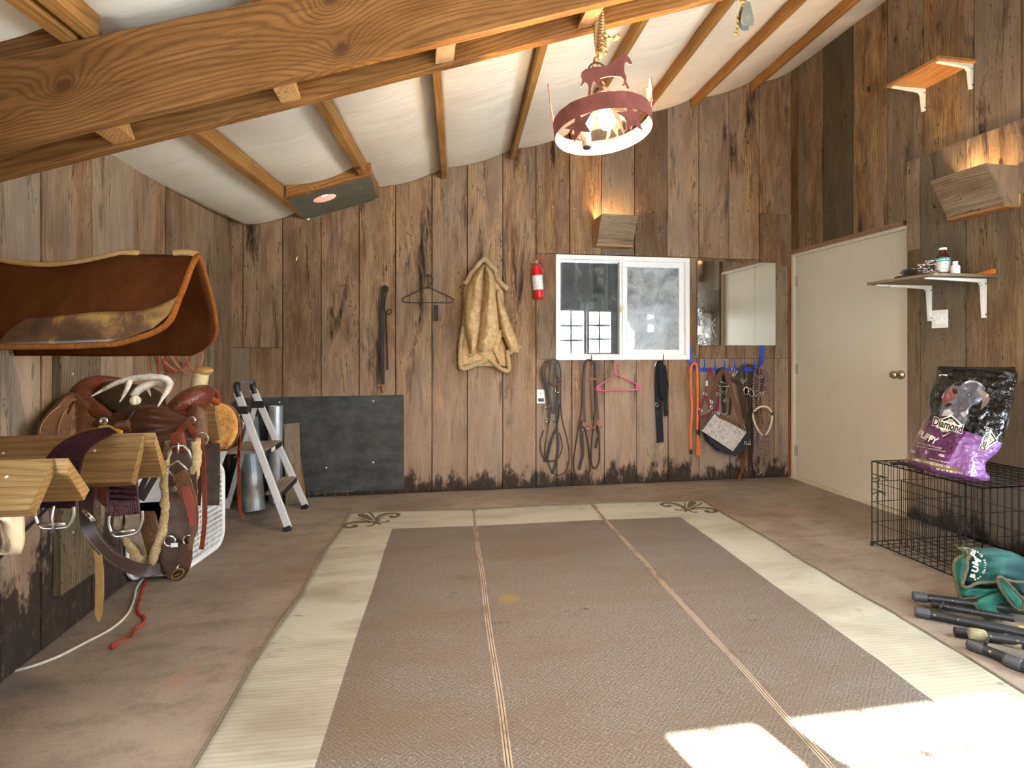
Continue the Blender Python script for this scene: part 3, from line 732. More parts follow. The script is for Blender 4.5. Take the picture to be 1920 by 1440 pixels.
horse = [(690, 458), (700, 485), (715, 505), (728, 545), (722, 556), (705, 553), (690, 532), (674, 540), (668, 575), (665, 610), (676, 650), (672, 690), (690, 742), (668, 742), (660, 712), (640, 722), (634, 712), (652, 702), (655, 672), (640, 650), (615, 640), (575, 632), (520, 636), (492, 642), (488, 680), (496, 712), (512, 742), (488, 742), (470, 712), (458, 668), (447, 655), (432, 680), (418, 710), (414, 762), (392, 762), (400, 720), (402, 690), (395, 668), (380, 660), (360, 685), (342, 702), (348, 680), (362, 640), (356, 608), (362, 580), (390, 558), (450, 544), (520, 548), (560, 545), (585, 530), (600, 515), (615, 505), (625, 492), (645, 482), (665, 472)]
hp = [((x-540)*.00050, (752-y)*.00047) for x, y in horse]
for k in range(4):
    a = math.radians((-101, -19, 71, 161)[k]); m = MB(); c = V((math.cos(a), math.sin(a), 0)); tx = V((-math.sin(a), math.cos(a), 0))
    o_ = lp(*(c*(RR-.001)+V((0, 0, .030)))); m.prism(hp, o_, tl @ tx, tl @ EZ, .003)
    m.build('horse_cutout', RUST, lamp)
star = []
for i in range(10):
    a = math.radians(90+36*i+8); r = .062 if i % 2 == 0 else .026; star.append((r*math.cos(a), r*math.sin(a)))
for k, a in enumerate((-137, -77)):
    a = math.radians(a); m = MB(); c = V((math.cos(a), math.sin(a), 0)); tx = V((-math.sin(a), math.cos(a), 0))
    m.prism(star, lp(*(c*(RR-.006)+V((0, 0, -.062)))), tl @ tx, tl @ EZ, .003); m.build('star_cutout', RUST, lamp)
def clearglass(name, tint, k=.25):
    t = NT(name); tr = t.N('ShaderNodeBsdfTransparent'); tr.inputs[0].default_value = tint; gl = t.N('ShaderNodeBsdfGlossy'); gl.inputs['Roughness'].default_value = .05
    mx = t.N('ShaderNodeMixShader'); mx.inputs[0].default_value = k; t.t.links.new(tr.outputs[0], mx.inputs[1]); t.t.links.new(gl.outputs[0], mx.inputs[2]); t.t.links.new(mx.outputs[0], t.o.inputs[0]); return t.m
m = MB(); m.lathe([(.045, .14), (.055, .12), (.125, .0), (.128, -.005), (.124, -.0), (.05, .118), (.04, .138)], lp(0, 0, 0), tl @ EZ, 10); m.build('glass_shade', clearglass('lamp_glass', (.95, .93, .88, 1)), lamp)
m = MB(); m.lathe([(.022, .13), (.03, .10), (.03, .06), (.018, .05)], lp(0, 0, 0), tl @ EZ, 16); m.build('socket', DARKIRON, lamp)
m = MB(); m.lathe([(.014, -.075), (.018, -.07), (.018, .0)], lp(-.06, .03, 0), tl @ EZ, 14); m.build('spare_socket', DARKIRON, lamp)
t = NT('bulb_glow'); em = t.N('ShaderNodeEmission'); em.inputs[0].default_value = (1, .77, .50, 1); em.inputs[1].default_value = 700; t.t.links.new(em.outputs[0], t.o.inputs[0]); BULB = t.m
m = MB(); m.ball(lp(0.02, 0, .02), .032, n=10); m.build('bulb', BULB, lamp, smooth=True)
ROPE = NT('manila_rope'); p_ = ROPE.attr('wc'); xx = ROPE.sep(p_); sw = ROPE.math('SINE', ROPE.math('ADD', ROPE.math('MULTIPLY', xx[0], 260), ROPE.math('MULTIPLY', xx[1], 6.283)))
ROPE.bump(sw, .9, .004); ROPE = ROPE.fin(ROPE.mix(ROPE.mapr(sw, -1, 1, 0, 1), lin('#7d5c2c'), lin('#d3b273')), .9)
beamz = roofz(lc.x)-.088-.285
m = MB(); top = V((lc.x+.01, 2.15, beamz+.10)); rp = cr([top+V((0, .01, .2)), top, lc+V((0, .06, .42)), lc+V((0, .0, .30)), lp(0, 0, .27)], 6); m.tube(rp, .010, 8)
hel = []; zb = lc.z+.30
for i in range(150):
    a = i*.55; z = zb+.19*i/150; hel.append(V((lc.x+.004, 2.06+.05*(i/150), z))+V((.019*math.cos(a), .019*math.sin(a), 0)))
m.tube(hel, .0065, 6)
m.tube(cr([lc+V((.01, 0, .36)), lc+V((.04, 0, .345)), lc+V((.065, -.01, .355))], 5), [.006]*6+[.009, .010, .011, .011, .010], 7)
m.tube(cr([lp(0, 0, .285), lp(-.03, 0, .19), lp(-.035, 0, .13)], 4), .005, 6); m.tube(cr([lp(0, 0, .285), lp(.02, 0, .19), lp(.035, 0, .13)], 4), .005, 6)
m.build('rope', ROPE, lamp, smooth=True)
m = MB(); m.tube(ringpts(lp(0, -.005, .222), EX, EZ, .036, .036, 28), .0035, 8, True); lab(m.build('hanging_ring', DARKIRON, lamp, smooth=True), 'dark iron ring')
m = MB()
for a in (40, 160, 280):
    q = math.radians(a); m.tube([lp(.008*math.cos(q), .008*math.sin(q), .15), lp((RR-.003)*math.cos(q), (RR-.003)*math.sin(q), .02)], .0022, 6)
m.lathe([(.03, .14), (.02, .155), (.006, .165)], lp(0, 0, 0), tl @ EZ, 14); m.build('spider_frame', STEEL, lamp)
# pulley
pc = at(1397, 38, 2.2); pul = thing('rope_pulley', pc, 'small grey steel rope pulley hanging near the roof, right of the horse lamp', 'pulley')
m = MB(); m.lathe([(.0, -.014), (.03, -.014), (.034, -.011), (.034, -.008), (.022, -.006), (.022, .006), (.034, .008), (.034, .011), (.03, .014), (0, .014)], pc, (.25, -1, .1), 28); m.build('sheave', GALV, pul, smooth=False)
m = MB(); 
for s_ in (-.018, .018): m.prism([(-.012, .07), (.012, .07), (.036, .0), (.030, -.028), (0, -.038), (-.030, -.028), (-.036, .0)], pc+V((0, s_, 0)), (1, .25, 0), EZ, .003)
m.lathe([(.006, -.024), (.006, .024)], pc, EY, 12); m.pieces('cheek_plate', simple('grey_zinc', '#a7a594', .45, .6), pul)
m = MB(); m.tube(cr([pc+V((0, 0, .065)), pc+V((-.03, 0, .14)), pc+V((-.02, -.02, .2)), V((pc.x, 2.125, roofz(pc.x)-.3))], 5), .011, 8); m.tube(cr([pc+V((-.02, -.02, .12)), pc+V((-.05, -.01, .15)), pc+V((-.045, 0, .09)), pc+V((-.02, .01, .13))], 5, True), .009, 8)
m.tube(cr([pc+V((-.034, 0, .02)), pc+V((-.036, 0, -.03)), pc+V((-.042, 0, -.068))], 5), [.005]*8+[.008, .011, .012], 7); m.build('rope', ROPE, pul, smooth=True)
# ================================================================ vent plate in the roof by the back wall
def rp_(x, y, o=0): return V((x, y, roofz(x)-.09+o))
a_ = RF(520, 378, -.09); b_ = RF(690, 332, -.09); y0 = (a_.y+b_.y)/2; y1 = YB-.015; vx0 = purx(0, 4.35)+.025-.015; vx1 = purx(1, 4.35)+.02
vent = thing('roof_vent_plate', rp_((vx0+vx1)/2, (y0+y1)/2), 'flat grey-green metal plate with a round hole, fixed between two purlins', 'vent cover')
m = MB(); hc = RF(609, 371, -.09); hr = .078; ns = 48; vs = []; fs = []
for zo in (0, -.004):
    for i in range(ns):
        an = 2*math.pi*i/ns; cx, cy = math.cos(an), math.sin(an)
        vs.append(rp_(hc.x+hr*cx, hc.y+hr*cy, zo))
        tx = ((vx1-hc.x) if cx > 0 else (hc.x-vx0))/max(abs(cx), 1e-6); ty = ((y1-hc.y) if cy > 0 else (hc.y-y0))/max(abs(cy), 1e-6); s_ = min(tx, ty)
        vs.append(rp_(hc.x+s_*cx, hc.y+s_*cy, zo))
for i in range(ns):
    j = (i+1) % ns; a = 2*i; b_ = 2*j; o_ = 2*ns
    fs += [(a, a+1, b_+1, b_), (a+o_, b_+o_, b_+1+o_, a+1+o_), (a, b_, b_+o_, a+o_), (a+1, a+1+o_, b_+1+o_, b_+1)]
m.add(vs, fs); m.build('plate', simple('grey_green_steel', '#6f7468', .5, .35, var=.15, sc=8), vent)
m = MB(); vs = []; fs = []
for i in range(32):
    an = 2*math.pi*i/32
    for rr, zo in ((hr+.004, -.002), (hr+.004, .19), (hr+.007, .19), (hr+.007, -.002)): vs.append(rp_(hc.x+rr*math.cos(an), hc.y+rr*math.sin(an), zo))
for i in range(32):
    a = i*4; b_ = ((i+1) % 32)*4
    for k in range(4): fs.append((a+k, b_+k, b_+(k+1) % 4, a+(k+1) % 4))
m.add(vs, fs); lab(m.build('flue_collar', simple('salmon_paint', '#c9705c', .5), vent), 'salmon-pink tube through the roof')
m = MB()
for px, py in ((500+20, 398-22), (585, 352), (595, 349), (578, 360), (676, 352)):
    q = RF(px, py, -.096); m.lathe([(.004, 0), (.003, -.003)], q, EZ, 8)
m.pieces('screw', NAILM, vent)
m = MB(); q = []
yb_ = y0+.0
for x in (vx0-.0, vx1): 
    for dy, dz in ((-.04, -.003), (-.002, -.003), (-.002, .095), (-.04, .095)): q.append(rp_(x, yb_+dy, dz))
m.hexa(q); tag(m.build('roof_crosspiece', BEAMW), 'short fir crosspiece along the front of the grey vent plate', 'board')
# ================================================================ wooden wall sconces
def sconce(label, O_, ux, out, w_, mat, glow):
    # O_ : wall point at the middle of its bottom edge
    s_ = thing('wooden_wall_sconce', O_, label, 'wall light', 'wooden uplight boxes')
    O_ = V(O_); ux = V(ux); out = V(out); dt, db, hh, th = .225, .10, .225, .018
    def P(a, o, z): return O_+ux*a+out*o+EZ*z
    m = MB(); q = [P(-w_/2, db, 0), P(-w_/2, db-th, 0), P(-w_/2, dt-th, hh), P(-w_/2, dt, hh), P(w_/2, db, 0), P(w_/2, db-th, 0), P(w_/2, dt-th, hh), P(w_/2, dt, hh)]
    m.hexa(q, .62); m.build('front_board', mat, s_, bevel=.0015)
    for sg in (-1, 1):
        m = MB(); a0 = sg*(w_/2-.0); a1 = sg*(w_/2-.02); i_ = .001
        m.hexa([P(a0, .0, .0), P(a0, db-th-i_, .0), P(a1, db-th-i_, .0), P(a1, 0, 0), P(a0, 0, hh-.004), P(a0, dt-th-i_, hh-.004), P(a1, dt-th-i_, hh-.004), P(a1, 0, hh-.004)], .6)
        m.build('side_board', LITW, s_)
    m = MB(); m.hexa([P(-w_/2, 0, -.018), P(-w_/2, db, -.018), P(-w_/2, db, -.001), P(-w_/2, 0, -.001), P(w_/2, 0, -.018), P(w_/2, db, -.018), P(w_/2, db, -.001), P(w_/2, 0, -.001)], .6); m.build('bottom_board', LITW, s_)
    t = NT('sconce_bulb'); em = t.N('ShaderNodeEmission'); em.inputs[0].default_value = (1, .62, .3, 1); em.inputs[1].default_value = glow; t.t.links.new(em.outputs[0], t.o.inputs[0])
    m = MB(); m.ball(P(-.08, .075, .10), .022, n=8); m.build('bulb', t.m, s_, smooth=True)
    m = MB(); m.lathe([(.016, .02), (.016, .07)], P(-.08, .075, 0), EZ, 12); m.build('socket', BLACKP, s_)
sconce('grey board wall light glowing upward, on the back wall above the window', (1.480+.16, YB-.024, 2.075), (1, 0, 0), (0, -1, 0), .32, GREYW, 350)
sconce('larger-looking grey board wall light glowing upward, on the right wall above the bottle shelf', (XR-.041, 2.745, 2.0), (0, -1, 0), (-1, 0, 0), .34, GREYW, 300)
# ================================================================ back wall: things hung on it
c5 = cv(680, 460, 4.235); c7 = cv(1000, 640, 5.143); c6 = cv(1280, 620, 4.8); c4 = cv(380, 620, 3.6)
# black rubber sheet
mp = [(425, 766), (440, 752), (458, 746), (757, 740), (758, 917), (430, 930)]
P = [B(x, y, .024) for x, y in mp]
mt = thing('rubber_stall_mat', B(590, 925, .03), 'large black scuffed rubber sheet screwed low on the back wall behind the step ladder', 'rubber mat')
t = NT('scuffed_black_rubber'); p_ = t.obj(); n1 = t.noise(t.vm('MULTIPLY', p_, (5, 5, 9)), 1.0, 5, .7); n2 = t.noise(p_, 40, 5, .75, 1.2)
cc = t.mix(t.mapr(n1, .4, .7), lin('#2b2d2e'), lin('#4a4c4c')); cc = t.mix(t.mapr(n2, .66, .74, 0, .5), cc, lin('#8a8a85')); t.bump(n2, .2, .003); RUB = t.fin(cc, .6)
m = MB(); m.poly3(P, (0, -1, 0), .012); m.build('sheet', RUB, mt, bevel=.002)
for x, y in ((140, 137), (315, 132), (140, 252), (1153-0, 0),):
    pass
for px, py in ((524, 754), (700, 752), (524, 873), (700, 867), (612, 877), (446, 770)):
    m = MB(); c = B(px, py, .024+.013); m.lathe([(.007, 0), (.006, .003), (.002, .004)], c, (0, -1, 0), 12); m.build('screw', NAILM, mt)
# wire strip below it
m = MB(); z0 = B(600, 927, .03).z
za = B(600, 923).z
m.tube([(bx(566), YB-.05, .035), (bx(665), YB-.05, .045)], .0025, 6)
for px in (570, 581, 594, 612, 630, 653): m.tube([(bx(px), YB-.053, .012), (bx(px)+.002, YB-.053, .062)], .0025, 6)
tag(m.build('wire_strip', STEEL), 'short strip of bare wire mesh at floor level below the black rubber sheet', 'wire')
# leather strap / tie hanging left of the coat hanger
tie = thing('hanging_cane_strap', B(722, 545, .06), 'dark leather strap with an iron curl and ring, hanging just above the rubber sheet', 'strap')
m = MB(); c = B(*c5(180, 350), .05); m.lathe([(.018, 0), (.024, .006), (.024, .02), (.016, .028), (.008, .03)], c, (0, -1, 0), 20); m.tube(ringpts(c+V((0, -.03, 0)), EX, EZ, .022, .024, 24), .006, 8, True); lab(m.build('coiled_end', DARKIRON, tie, smooth=False), 'coiled dark iron end')
m = MB(); m.strap(bpath(c5, [(165, 370), (155, 500), (155, 700), (158, 900), (162, 1105)], .025), .028, .005); m.build('strap', LBLK, tie)
m = MB(); m.tube(bpath(c5, [(195, 375), (180, 430), (172, 500), (190, 545), (215, 545), (228, 525), (215, 508), (198, 520), (190, 545)], .035), .0045, 8); m.tube(bpath(c5, [(185, 550), (190, 700), (196, 850), (200, 990)], .028), [.006]*18+[.005], 8); lab(m.build('iron_rod', DARKIRON, tie, smooth=True), 'thin iron rod with an eye')
m = MB(); m.box(B(*c5(162, 1110), .04), (.085, .014, .012)); m.lathe([(.008, 0), (.012, -.02), (.007, -.045)], B(*c5(160, 1125), .04), EZ, 12); lab(m.build('brass_snap', simple('aged_brass', '#a27d3d', .35, .9), tie), 'small brass snap')
# coat hanger (black)
m = MB(); OF = .02
m.tube(bpath(c5, [(495, 265), (500, 240), (525, 232), (545, 260), (545, 305), (525, 330), (515, 345)], OF), .0035, 8)
m.tube(bpath(c5, [(520, 330), (345, 408), (322, 432), (335, 452), (430, 455), (600, 455), (700, 455), (716, 436), (700, 415), (540, 338), (520, 330)], OF), .0042, 8)
m.tube(bpath(c5, [(375, 402), (375, 452)], OF), .0028, 6); m.tube(bpath(c5, [(665, 402), (665, 452)], OF), .0028, 6)
tag(m.build('coat_hanger', simple('black_hanger_plastic', '#2d2723', .45), smooth=True), 'empty black plastic coat hanger on the back wall left of the sheepskin coat', 'coat hanger')
hg = thing('rusty_strap_hinge', B(*c5(583, 540), .02), 'rusty perforated metal hinge plate nailed below the black coat hanger', 'hinge')
m = MB(); P = [B(*c5(x, y), .0245) for x, y in ((565, 475), (600, 475), (602, 600), (563, 600))]; m.poly3(P, (0, -1, 0), .003); m.build('plate', DARKIRON, hg)
for y in (490, 520, 550, 580):
    m = MB(); m.lathe([(.004, 0), (.003, .003)], B(*c5(583+(y % 3)*4-4, y), .028), (0, -1, 0), 8); m.build('nail_head', RUST, hg)
m = MB(); m.tube(bpath(c5, [(560, 585), (600, 640), (630, 652), (640, 625), (660, 650), (690, 610), (700, 540), (712, 470)], .006), .0014, 5); lab(m.build('bent_wire', DARKIRON, hg), 'thin bent wire')
# sheepskin coat
coat = thing('sheepskin_coat', B(910, 695, .05), 'golden tan sheepskin coat with cream fleece trim hanging on the back wall', 'coat')
def cm(base, amp): return lambda x, y, k: B(*c5(x, y), .022+base+amp*k)
m = MB(); lobe(m, [(150, 925, 1000), (220, 870, 1060), (330, 805, 1110), (500, 797, 1125), (700, 778, 1105), (900, 768, 1160), (960, 775, 1160)], cm(.03, .05), 20, 30, .2, 1); m.build('body', SUEDE, coat, smooth=True)
m = MB(); lobe(m, [(150, 955, 972), (250, 868, 966), (350, 828, 962), (500, 800, 950), (650, 805, 935), (780, 832, 915), (868, 848, 888)], cm(.05, .11), 16, 34, .18, 2)
m.build('sleeve', SUEDE, coat, smooth=True)
m = MB(); lobe(m, [(150, 968, 985), (250, 968, 1045), (400, 960, 1068), (550, 940, 1082), (680, 925, 1088), (780, 908, 1060), (860, 900, 1030)], cm(.055, .12), 16, 34, .22, 3)
m.build('front_panel', SUEDE, coat, smooth=True)
m = MB(); lobe(m, [(350, 1058, 1085), (450, 1060, 1115), (560, 1075, 1155), (680, 1098, 1200), (790, 1140, 1238), (850, 1165, 1240)], cm(.05, .10), 14, 30, .15, 4)
m.build('sleeve', SUEDE, coat, smooth=True)
m = MB(); lobe(m, [(660, 1085, 1110), (740, 1040, 1105), (820, 1020, 1092), (900, 1060, 1100), (960, 1080, 1110)], cm(.05, .06), 10, 18, .1, 6); m.build('pocket_flap', SUEDE, coat, smooth=True)
def fl_tube(pts, r, base, seed=0):
    P = cr([B(*c5(x, y), .022+base) for x, y in pts], 6)
    P = [p+V((noise.noise(p*40), noise.noise(p*40+V((5, 0, 0))), noise.noise(p*40+V((0, 9, 0)))))*.006 for p in P]
    m = MB(); m.tube(P, [r*(1+.22*noise.noise(p*30+V((seed, 0, 0)))) for p in P], 10); return m
fl_tube([(812, 310), (850, 250), (900, 180), (960, 112), (1005, 150), (1050, 190), (1062, 250), (1105, 308), (1150, 345)], .021, .07).build('fleece_collar', FLC, coat, smooth=True)
for pts, r in (([(800, 650), (782, 760), (775, 860), (782, 975), (870, 955), (930, 930), (990, 905)], .018), ([(888, 825), (960, 870), (1040, 930), (1105, 985), (1158, 992), (1155, 900), (1150, 830)], .018), ([(835, 865), (862, 878), (890, 862)], .013), ([(1165, 858), (1205, 835), (1250, 798)], .014), ([(1095, 690), (1105, 720), (1075, 755), (1040, 800), (1025, 850)], .010)):
    fl_tube(pts, r, .07, r*99).build('fleece_trim', FLC, coat, smooth=True)
# fire extinguisher
ec = B(*c5(1388, 290), .07); ext = thing('fire_extinguisher', V((ec.x, ec.y, B(*c5(1400, 432), .07).z)), 'small red fire extinguisher on the back wall left of the window', 'fire extinguisher')
REDP = simple('gloss_red_paint', '#d0151b', .22, var=.05, bump=.02, coat=.5)
ax = (B(*c5(1378, 150), .07)-B(*c5(1402, 430), .07)); L_ = ax.length; axn = ax.normalized(); bo = B(*c5(1402, 430), .07); r0 = .043
m = MB(); m.lathe([(0, 0), (r0*.8, .001), (r0, .012), (r0, L_*.80), (r0*.92, L_*.88), (r0*.6, L_*.95), (r0*.42, L_), (0, L_)], bo, axn, 28); m.build('cylinder', REDP, ext, smooth=True)
m = MB(); m.lathe([(r0+.0012, L_*.27), (r0+.0012, L_*.68)], bo, axn, 28)
def exlabel():
    t = NT('instruction_label'); o_ = t.obj(); z = t.sep(o_)[2]; v = t.vor(t.vm('MULTIPLY', o_, (60, 60, 110)), 1.0); l = t.math('SINE', t.math('MULTIPLY', z, 520))
    c = t.mix(t.mapr(v, .25, .3), lin('#55504d'), lin('#e2ddd6')); c = t.mix(t.math('GREATER_THAN', l, .2), c, lin('#e6e2dc')); return t.fin(c, .5)
m.build('label', exlabel(), ext, smooth=False)
m = MB(); tp = bo+axn*L_; m.lathe([(.014, -.004), (.014, .022), (.009, .03)], tp, axn, 16); m.lathe([(.017, 0), (.017, .012), (.014, .014)], tp+V((-.002, -.012, .018)), (0, -1, 0), 20); m.tube([tp+V((-.01, 0, .01)), tp+V((-.045, -.005, .014))], .005, 8); lab(m.build('valve', CHROME, ext), 'silver valve with round gauge')
m = MB(); m.strap(cr([tp+V((0, 0, .028)), tp+V((.03, 0, .045)), tp+V((.062, 0, .035)), tp+V((.068, 0, .005))], 5), .016, .003, n=(0, -1, .2)); m.strap(cr([tp+V((0, 0, .018)), tp+V((.03, 0, -.01)), tp+V((.05, 0, -.04)), tp+V((.055, 0, -.075))], 5), .014, .003); m.pieces('handle', simple('red_handle', '#b01b22', .4), ext)
m = MB(); m.strap(cr([tp+V((.01, .01, .01)), tp+V((.04, .01, .012)), tp+V((.06, .01, -.03))], 5), .014, .004); m.build('trigger', BLACKP, ext)
m = MB(); m.tube(ringpts(tp+V((0, -.02, .045)), EX, EZ, .011, .011, 16), .0015, 6, True); m.build('pull_pin', CHROME, ext)
# outlet with plug
def plate(name, label, c, ux, w_, h_, out):
    r_ = thing(name, c, label, 'electrical fitting'); m = MB(); ux = V(ux); out = V(out)
    m.prism([(-w_/2, -h_/2), (w_/2, -h_/2), (w_/2, h_/2), (-w_/2, h_/2)], V(c), ux, EZ, .006 if ux.cross(EZ).dot(out) > 0 else -.006)
    m.build('cover_plate', WHITEP, r_, bevel=.0015); return r_
oc = B(1014, 743.5, .022); ou = plate('power_outlet', 'white power outlet on the back wall below the fire extinguisher, with a dark plug', oc, EX, .072, .118, (0, -1, 0))
m = MB()
for dz in (.026, -.026):
    m.lathe([(.017, .0062), (.017, .0085)], oc+V((0, 0, dz)), (0, -1, 0), 18)
m.pieces('socket_face', simple('outlet_face', '#dcdad4', .4), ou)
m = MB()
for dx in (-.006, .006): m.box(oc+V((dx, -.009, .03)), (.002, .002, .008))
m.lathe([(.0025, .0085), (.0025, .0095)], oc+V((0, 0, .018)), (0, -1, 0), 8); m.pieces('slot', BLACKP, ou)
m = MB(); m.box(oc+V((-.002, -.022, -.026)), (.046, .028, .028)); lab(m.build('plug', simple('grey_plug', '#55555a', .5), ou, bevel=.006), 'dark grey plug')
# hooks below the window
for k, (x, y, lb_) in enumerate(((560, 130, 'iron hook under the window holding the brown bridle'), (1254, 125, 'iron hook under the window holding the black cinch'))):
    m = MB(); m.tube(bpath(c7, [(x, y, .045), (x, y+35, .047), (x-2, y+60, .03), (x-2, y+62, .0)], .02), .0042, 8); tag(m.build('wall_hook', DARKIRON, smooth=True), lb_, 'hook', 'iron hooks under the window')
for k, (x, y, lb_) in enumerate(((192, 186, 'small nail holding the leftmost bundle of reins'), (1018, 190, 'small empty white-tipped hook under the middle of the window'))):
    m = MB(); m.tube([B(*c7(x, y), .015), B(*c7(x, y-3), .06)], .003, 8); m.ball(B(*c7(x, y-3), .06), .005, n=6); 
    if k: m.tube(bpath(c7, [(x, y, .05), (x+8, y+10, .05), (x+5, y+30, .045)]), .004, 8)
    tag(m.build('wall_hook' if k else 'nail', STEEL), lb_, 'hook' if k else 'nail')
def strands(root, name, mat, cf, sets, r=.004, off=.02, flat=1.0, smooth=True):
    for s_ in sets:
        w_ = r
        if isinstance(s_, tuple): s_, w_ = s_
        m = MB(); m.strap(bpath(cf, s_, off), w_*2.6, w_*1.0) if flat < 1 else m.tube(bpath(cf, s_, off), w_, 8)
        m.build(name, mat, root, smooth=(smooth and flat >= 1))
def jig(c, n, seed, sp=.03):
    # a small cluster of metal rings and bars (curb bits, buckles) hanging together
    q = random.Random(seed); m = MB()
    for i in range(n):
        o_ = c+V((q.uniform(-sp, sp), q.uniform(-.012, .006), q.uniform(-sp, sp)))
        a = q.uniform(0, 3.14); ux = V((math.cos(a), q.uniform(-.6, .6), math.sin(a))).normalized(); uy = ux.cross(EY).normalized()
        if i % 2: m.tube(ringpts(o_, ux, uy, q.uniform(.009, .017), q.uniform(.009, .015), 16), .0026, 6, True)
        else: m.tube(cr([o_, o_+ux*.022+uy*.008, o_+ux*.045, o_+ux*.06+uy*.012], 4), .003, 6)
    return m
br = thing('bridle_with_reins', B(*c7(195, 186), .04), 'tangled dark brown bridle and looped reins, leftmost tack bundle below the window edge', 'bridle', 'bridles hanging on the back wall')
strands(br, 'rein', LDARK, c7, [[(192, 182), (120, 195), (80, 270), (88, 380), (115, 480), (140, 600)], [(192, 182), (235, 190), (264, 280), (266, 420), (264, 600), (280, 760), (328, 950), (345, 1120), (312, 1250), (240, 1290), (172, 1240), (137, 1120), (150, 1000), (200, 880), (240, 760), (255, 600)],
    [(100, 860), (66, 960), (80, 1080), (130, 1140), (200, 1150), (260, 1090), (280, 1000), (250, 880)], [(180, 186), (100, 220), (95, 330), (120, 440), (150, 620), (145, 800), (122, 950), (112, 1060), (140, 1150), (240, 1150)]], .0050, .03)
strands(br, 'strap', LBLK, c7, [([(170, 200), (155, 400), (160, 640), (150, 800)], .006), ([(215, 200), (240, 450), (228, 800), (240, 1000), (215, 1180), (180, 1275)], .007), ([(150, 190), (118, 300), (135, 430), (165, 560), (185, 700)], .005), ([(200, 870), (165, 1000), (130, 1140), (95, 1150)], .006), ([(205, 200), (200, 420), (210, 560), (205, 700)], .005)], .006, .018, .5)
strands(br, 'browband', LBROWN, c7, [([(150, 395), (185, 412), (240, 410), (272, 380), (240, 340), (195, 315)], .006)], .006, .045)
jig(B(*c7(165, 790), .04), 9, 3, .04).build('bit', STEEL, br); jig(B(*c7(210, 480), .04), 4, 5, .02).build('buckle', CHROME, br); jig(B(*c7(130, 640), .04), 3, 8, .015).build('buckle', CHROME, br)
br = thing('bridle_with_reins', B(*c7(560, 190), .04), 'brown bridle with orange browband and coppery curb bit, hanging left of the pink hanger', 'bridle', 'bridles hanging on the back wall')
strands(br, 'rein', LDARK, c7, [[(556, 182), (505, 190), (483, 300), (470, 600), (432, 850), (392, 1100), (392, 1240), (440, 1335), (508, 1330), (547, 1230), (530, 1000), (492, 820)], [(556, 182), (592, 230), (604, 420), (600, 620), (580, 800), (560, 1000), (562, 1180), (600, 1225), (636, 1140), (635, 950), (612, 800)]], .0068, .03)
strands(br, 'cheek_strap', LCHOC, c7, [([(520, 195), (495, 340), (490, 560), (500, 780)], .006), ([(575, 200), (603, 340), (614, 560), (628, 760)], .006), ([(570, 230), (560, 500), (572, 760)], .006)], .006, .022, .5)
strands(br, 'curb_strap', LBLK, c7, [([(462, 760), (470, 950), (478, 1080), (455, 1180), (440, 1240)], .009), ([(620, 820), (635, 900), (612, 960), (600, 1030)], .007)], .006, .02, .5)
m = MB(); m.strap(bpath(c7, [(498, 352), (550, 358), (612, 366)], .05), .014, .003); lab(m.build('browband', LORG, br), 'orange-brown browband')
m = MB(); m.tube(bpath(c7, [(470, 800), (500, 830), (545, 850), (570, 835)], .045), .004, 8); m.tube(bpath(c7, [(500, 810), (545, 815), (575, 835), (610, 800), (640, 770)], .045), .004, 8)
for x, y in ((490, 800), (625, 780)): m.tube(ringpts(B(*c7(x, y), .065), EX, EZ, .014, .014, 18), .003, 8, True)
lab(m.build('curb_bit', simple('copper', '#b46a4a', .3, .9), br, smooth=True), 'coppery curb bit'); jig(B(*c7(490, 860), .04), 4, 12, .02).build('curb_chain', CHROME, br); jig(B(*c7(610, 860), .04), 4, 15, .02).build('curb_chain', CHROME, br)
# pink hanger
m = MB(); OF = .03
m.tube(bpath(c7, [(832, 248), (825, 222), (800, 216), (784, 240), (786, 290), (805, 322)], OF), .0062, 10)
m.tube(bpath(c7, [(805, 322), (620, 432), (606, 455), (622, 474), (800, 470), (1000, 464), (1030, 445), (1015, 420), (920, 375), (805, 322)], OF), .0062, 10)
for pts in (((612, 440), (650, 448), (655, 468), (615, 472)), ((990, 415), (1025, 425), (1025, 455), (985, 462))): m.poly3([B(*c7(x, y), .05) for x, y in pts], (0, -1, 0), .004)
tag(m.build('coat_hanger', simple('pink_plastic', '#cf5f80', .35, var=.05, bump=0), smooth=True), 'pink plastic coat hanger hanging under the window', 'coat hanger')
# black cinch
ci = thing('nylon_cinch', B(*c7(1225, 180), .05), 'folded black webbing cinch hanging under the right part of the window', 'cinch')
WEB = simple('black_webbing', '#25262a', .85, var=.3, sc=60, bump=.5)
m = MB(); m.strap(bpath(c7, [(1225, 195), (1205, 300), (1205, 500), (1212, 700), (1225, 975)], .02), .062, .008); m.build('band', WEB, ci)
m = MB(); lobe(m, [(185, 1210, 1250), (260, 1185, 1270), (400, 1195, 1290), (520, 1210, 1270), (572, 1225, 1262)], lambda x, y, k: B(*c7(x, y), .04+.045*k), 12, 20, .3, 3); m.build('folded_flap', WEB, ci, smooth=True)
m = MB(); m.strap(bpath(c7, [(1262, 230), (1275, 400), (1272, 600), (1280, 720)], .03), .034, .006); m.poly3([B(*c7(x, y), .05) for x, y in ((1270, 250), (1285, 330), (1306, 430), (1285, 440), (1270, 400))], (0, -1, 0), .004); m.pieces('side_strap', WEB, ci)
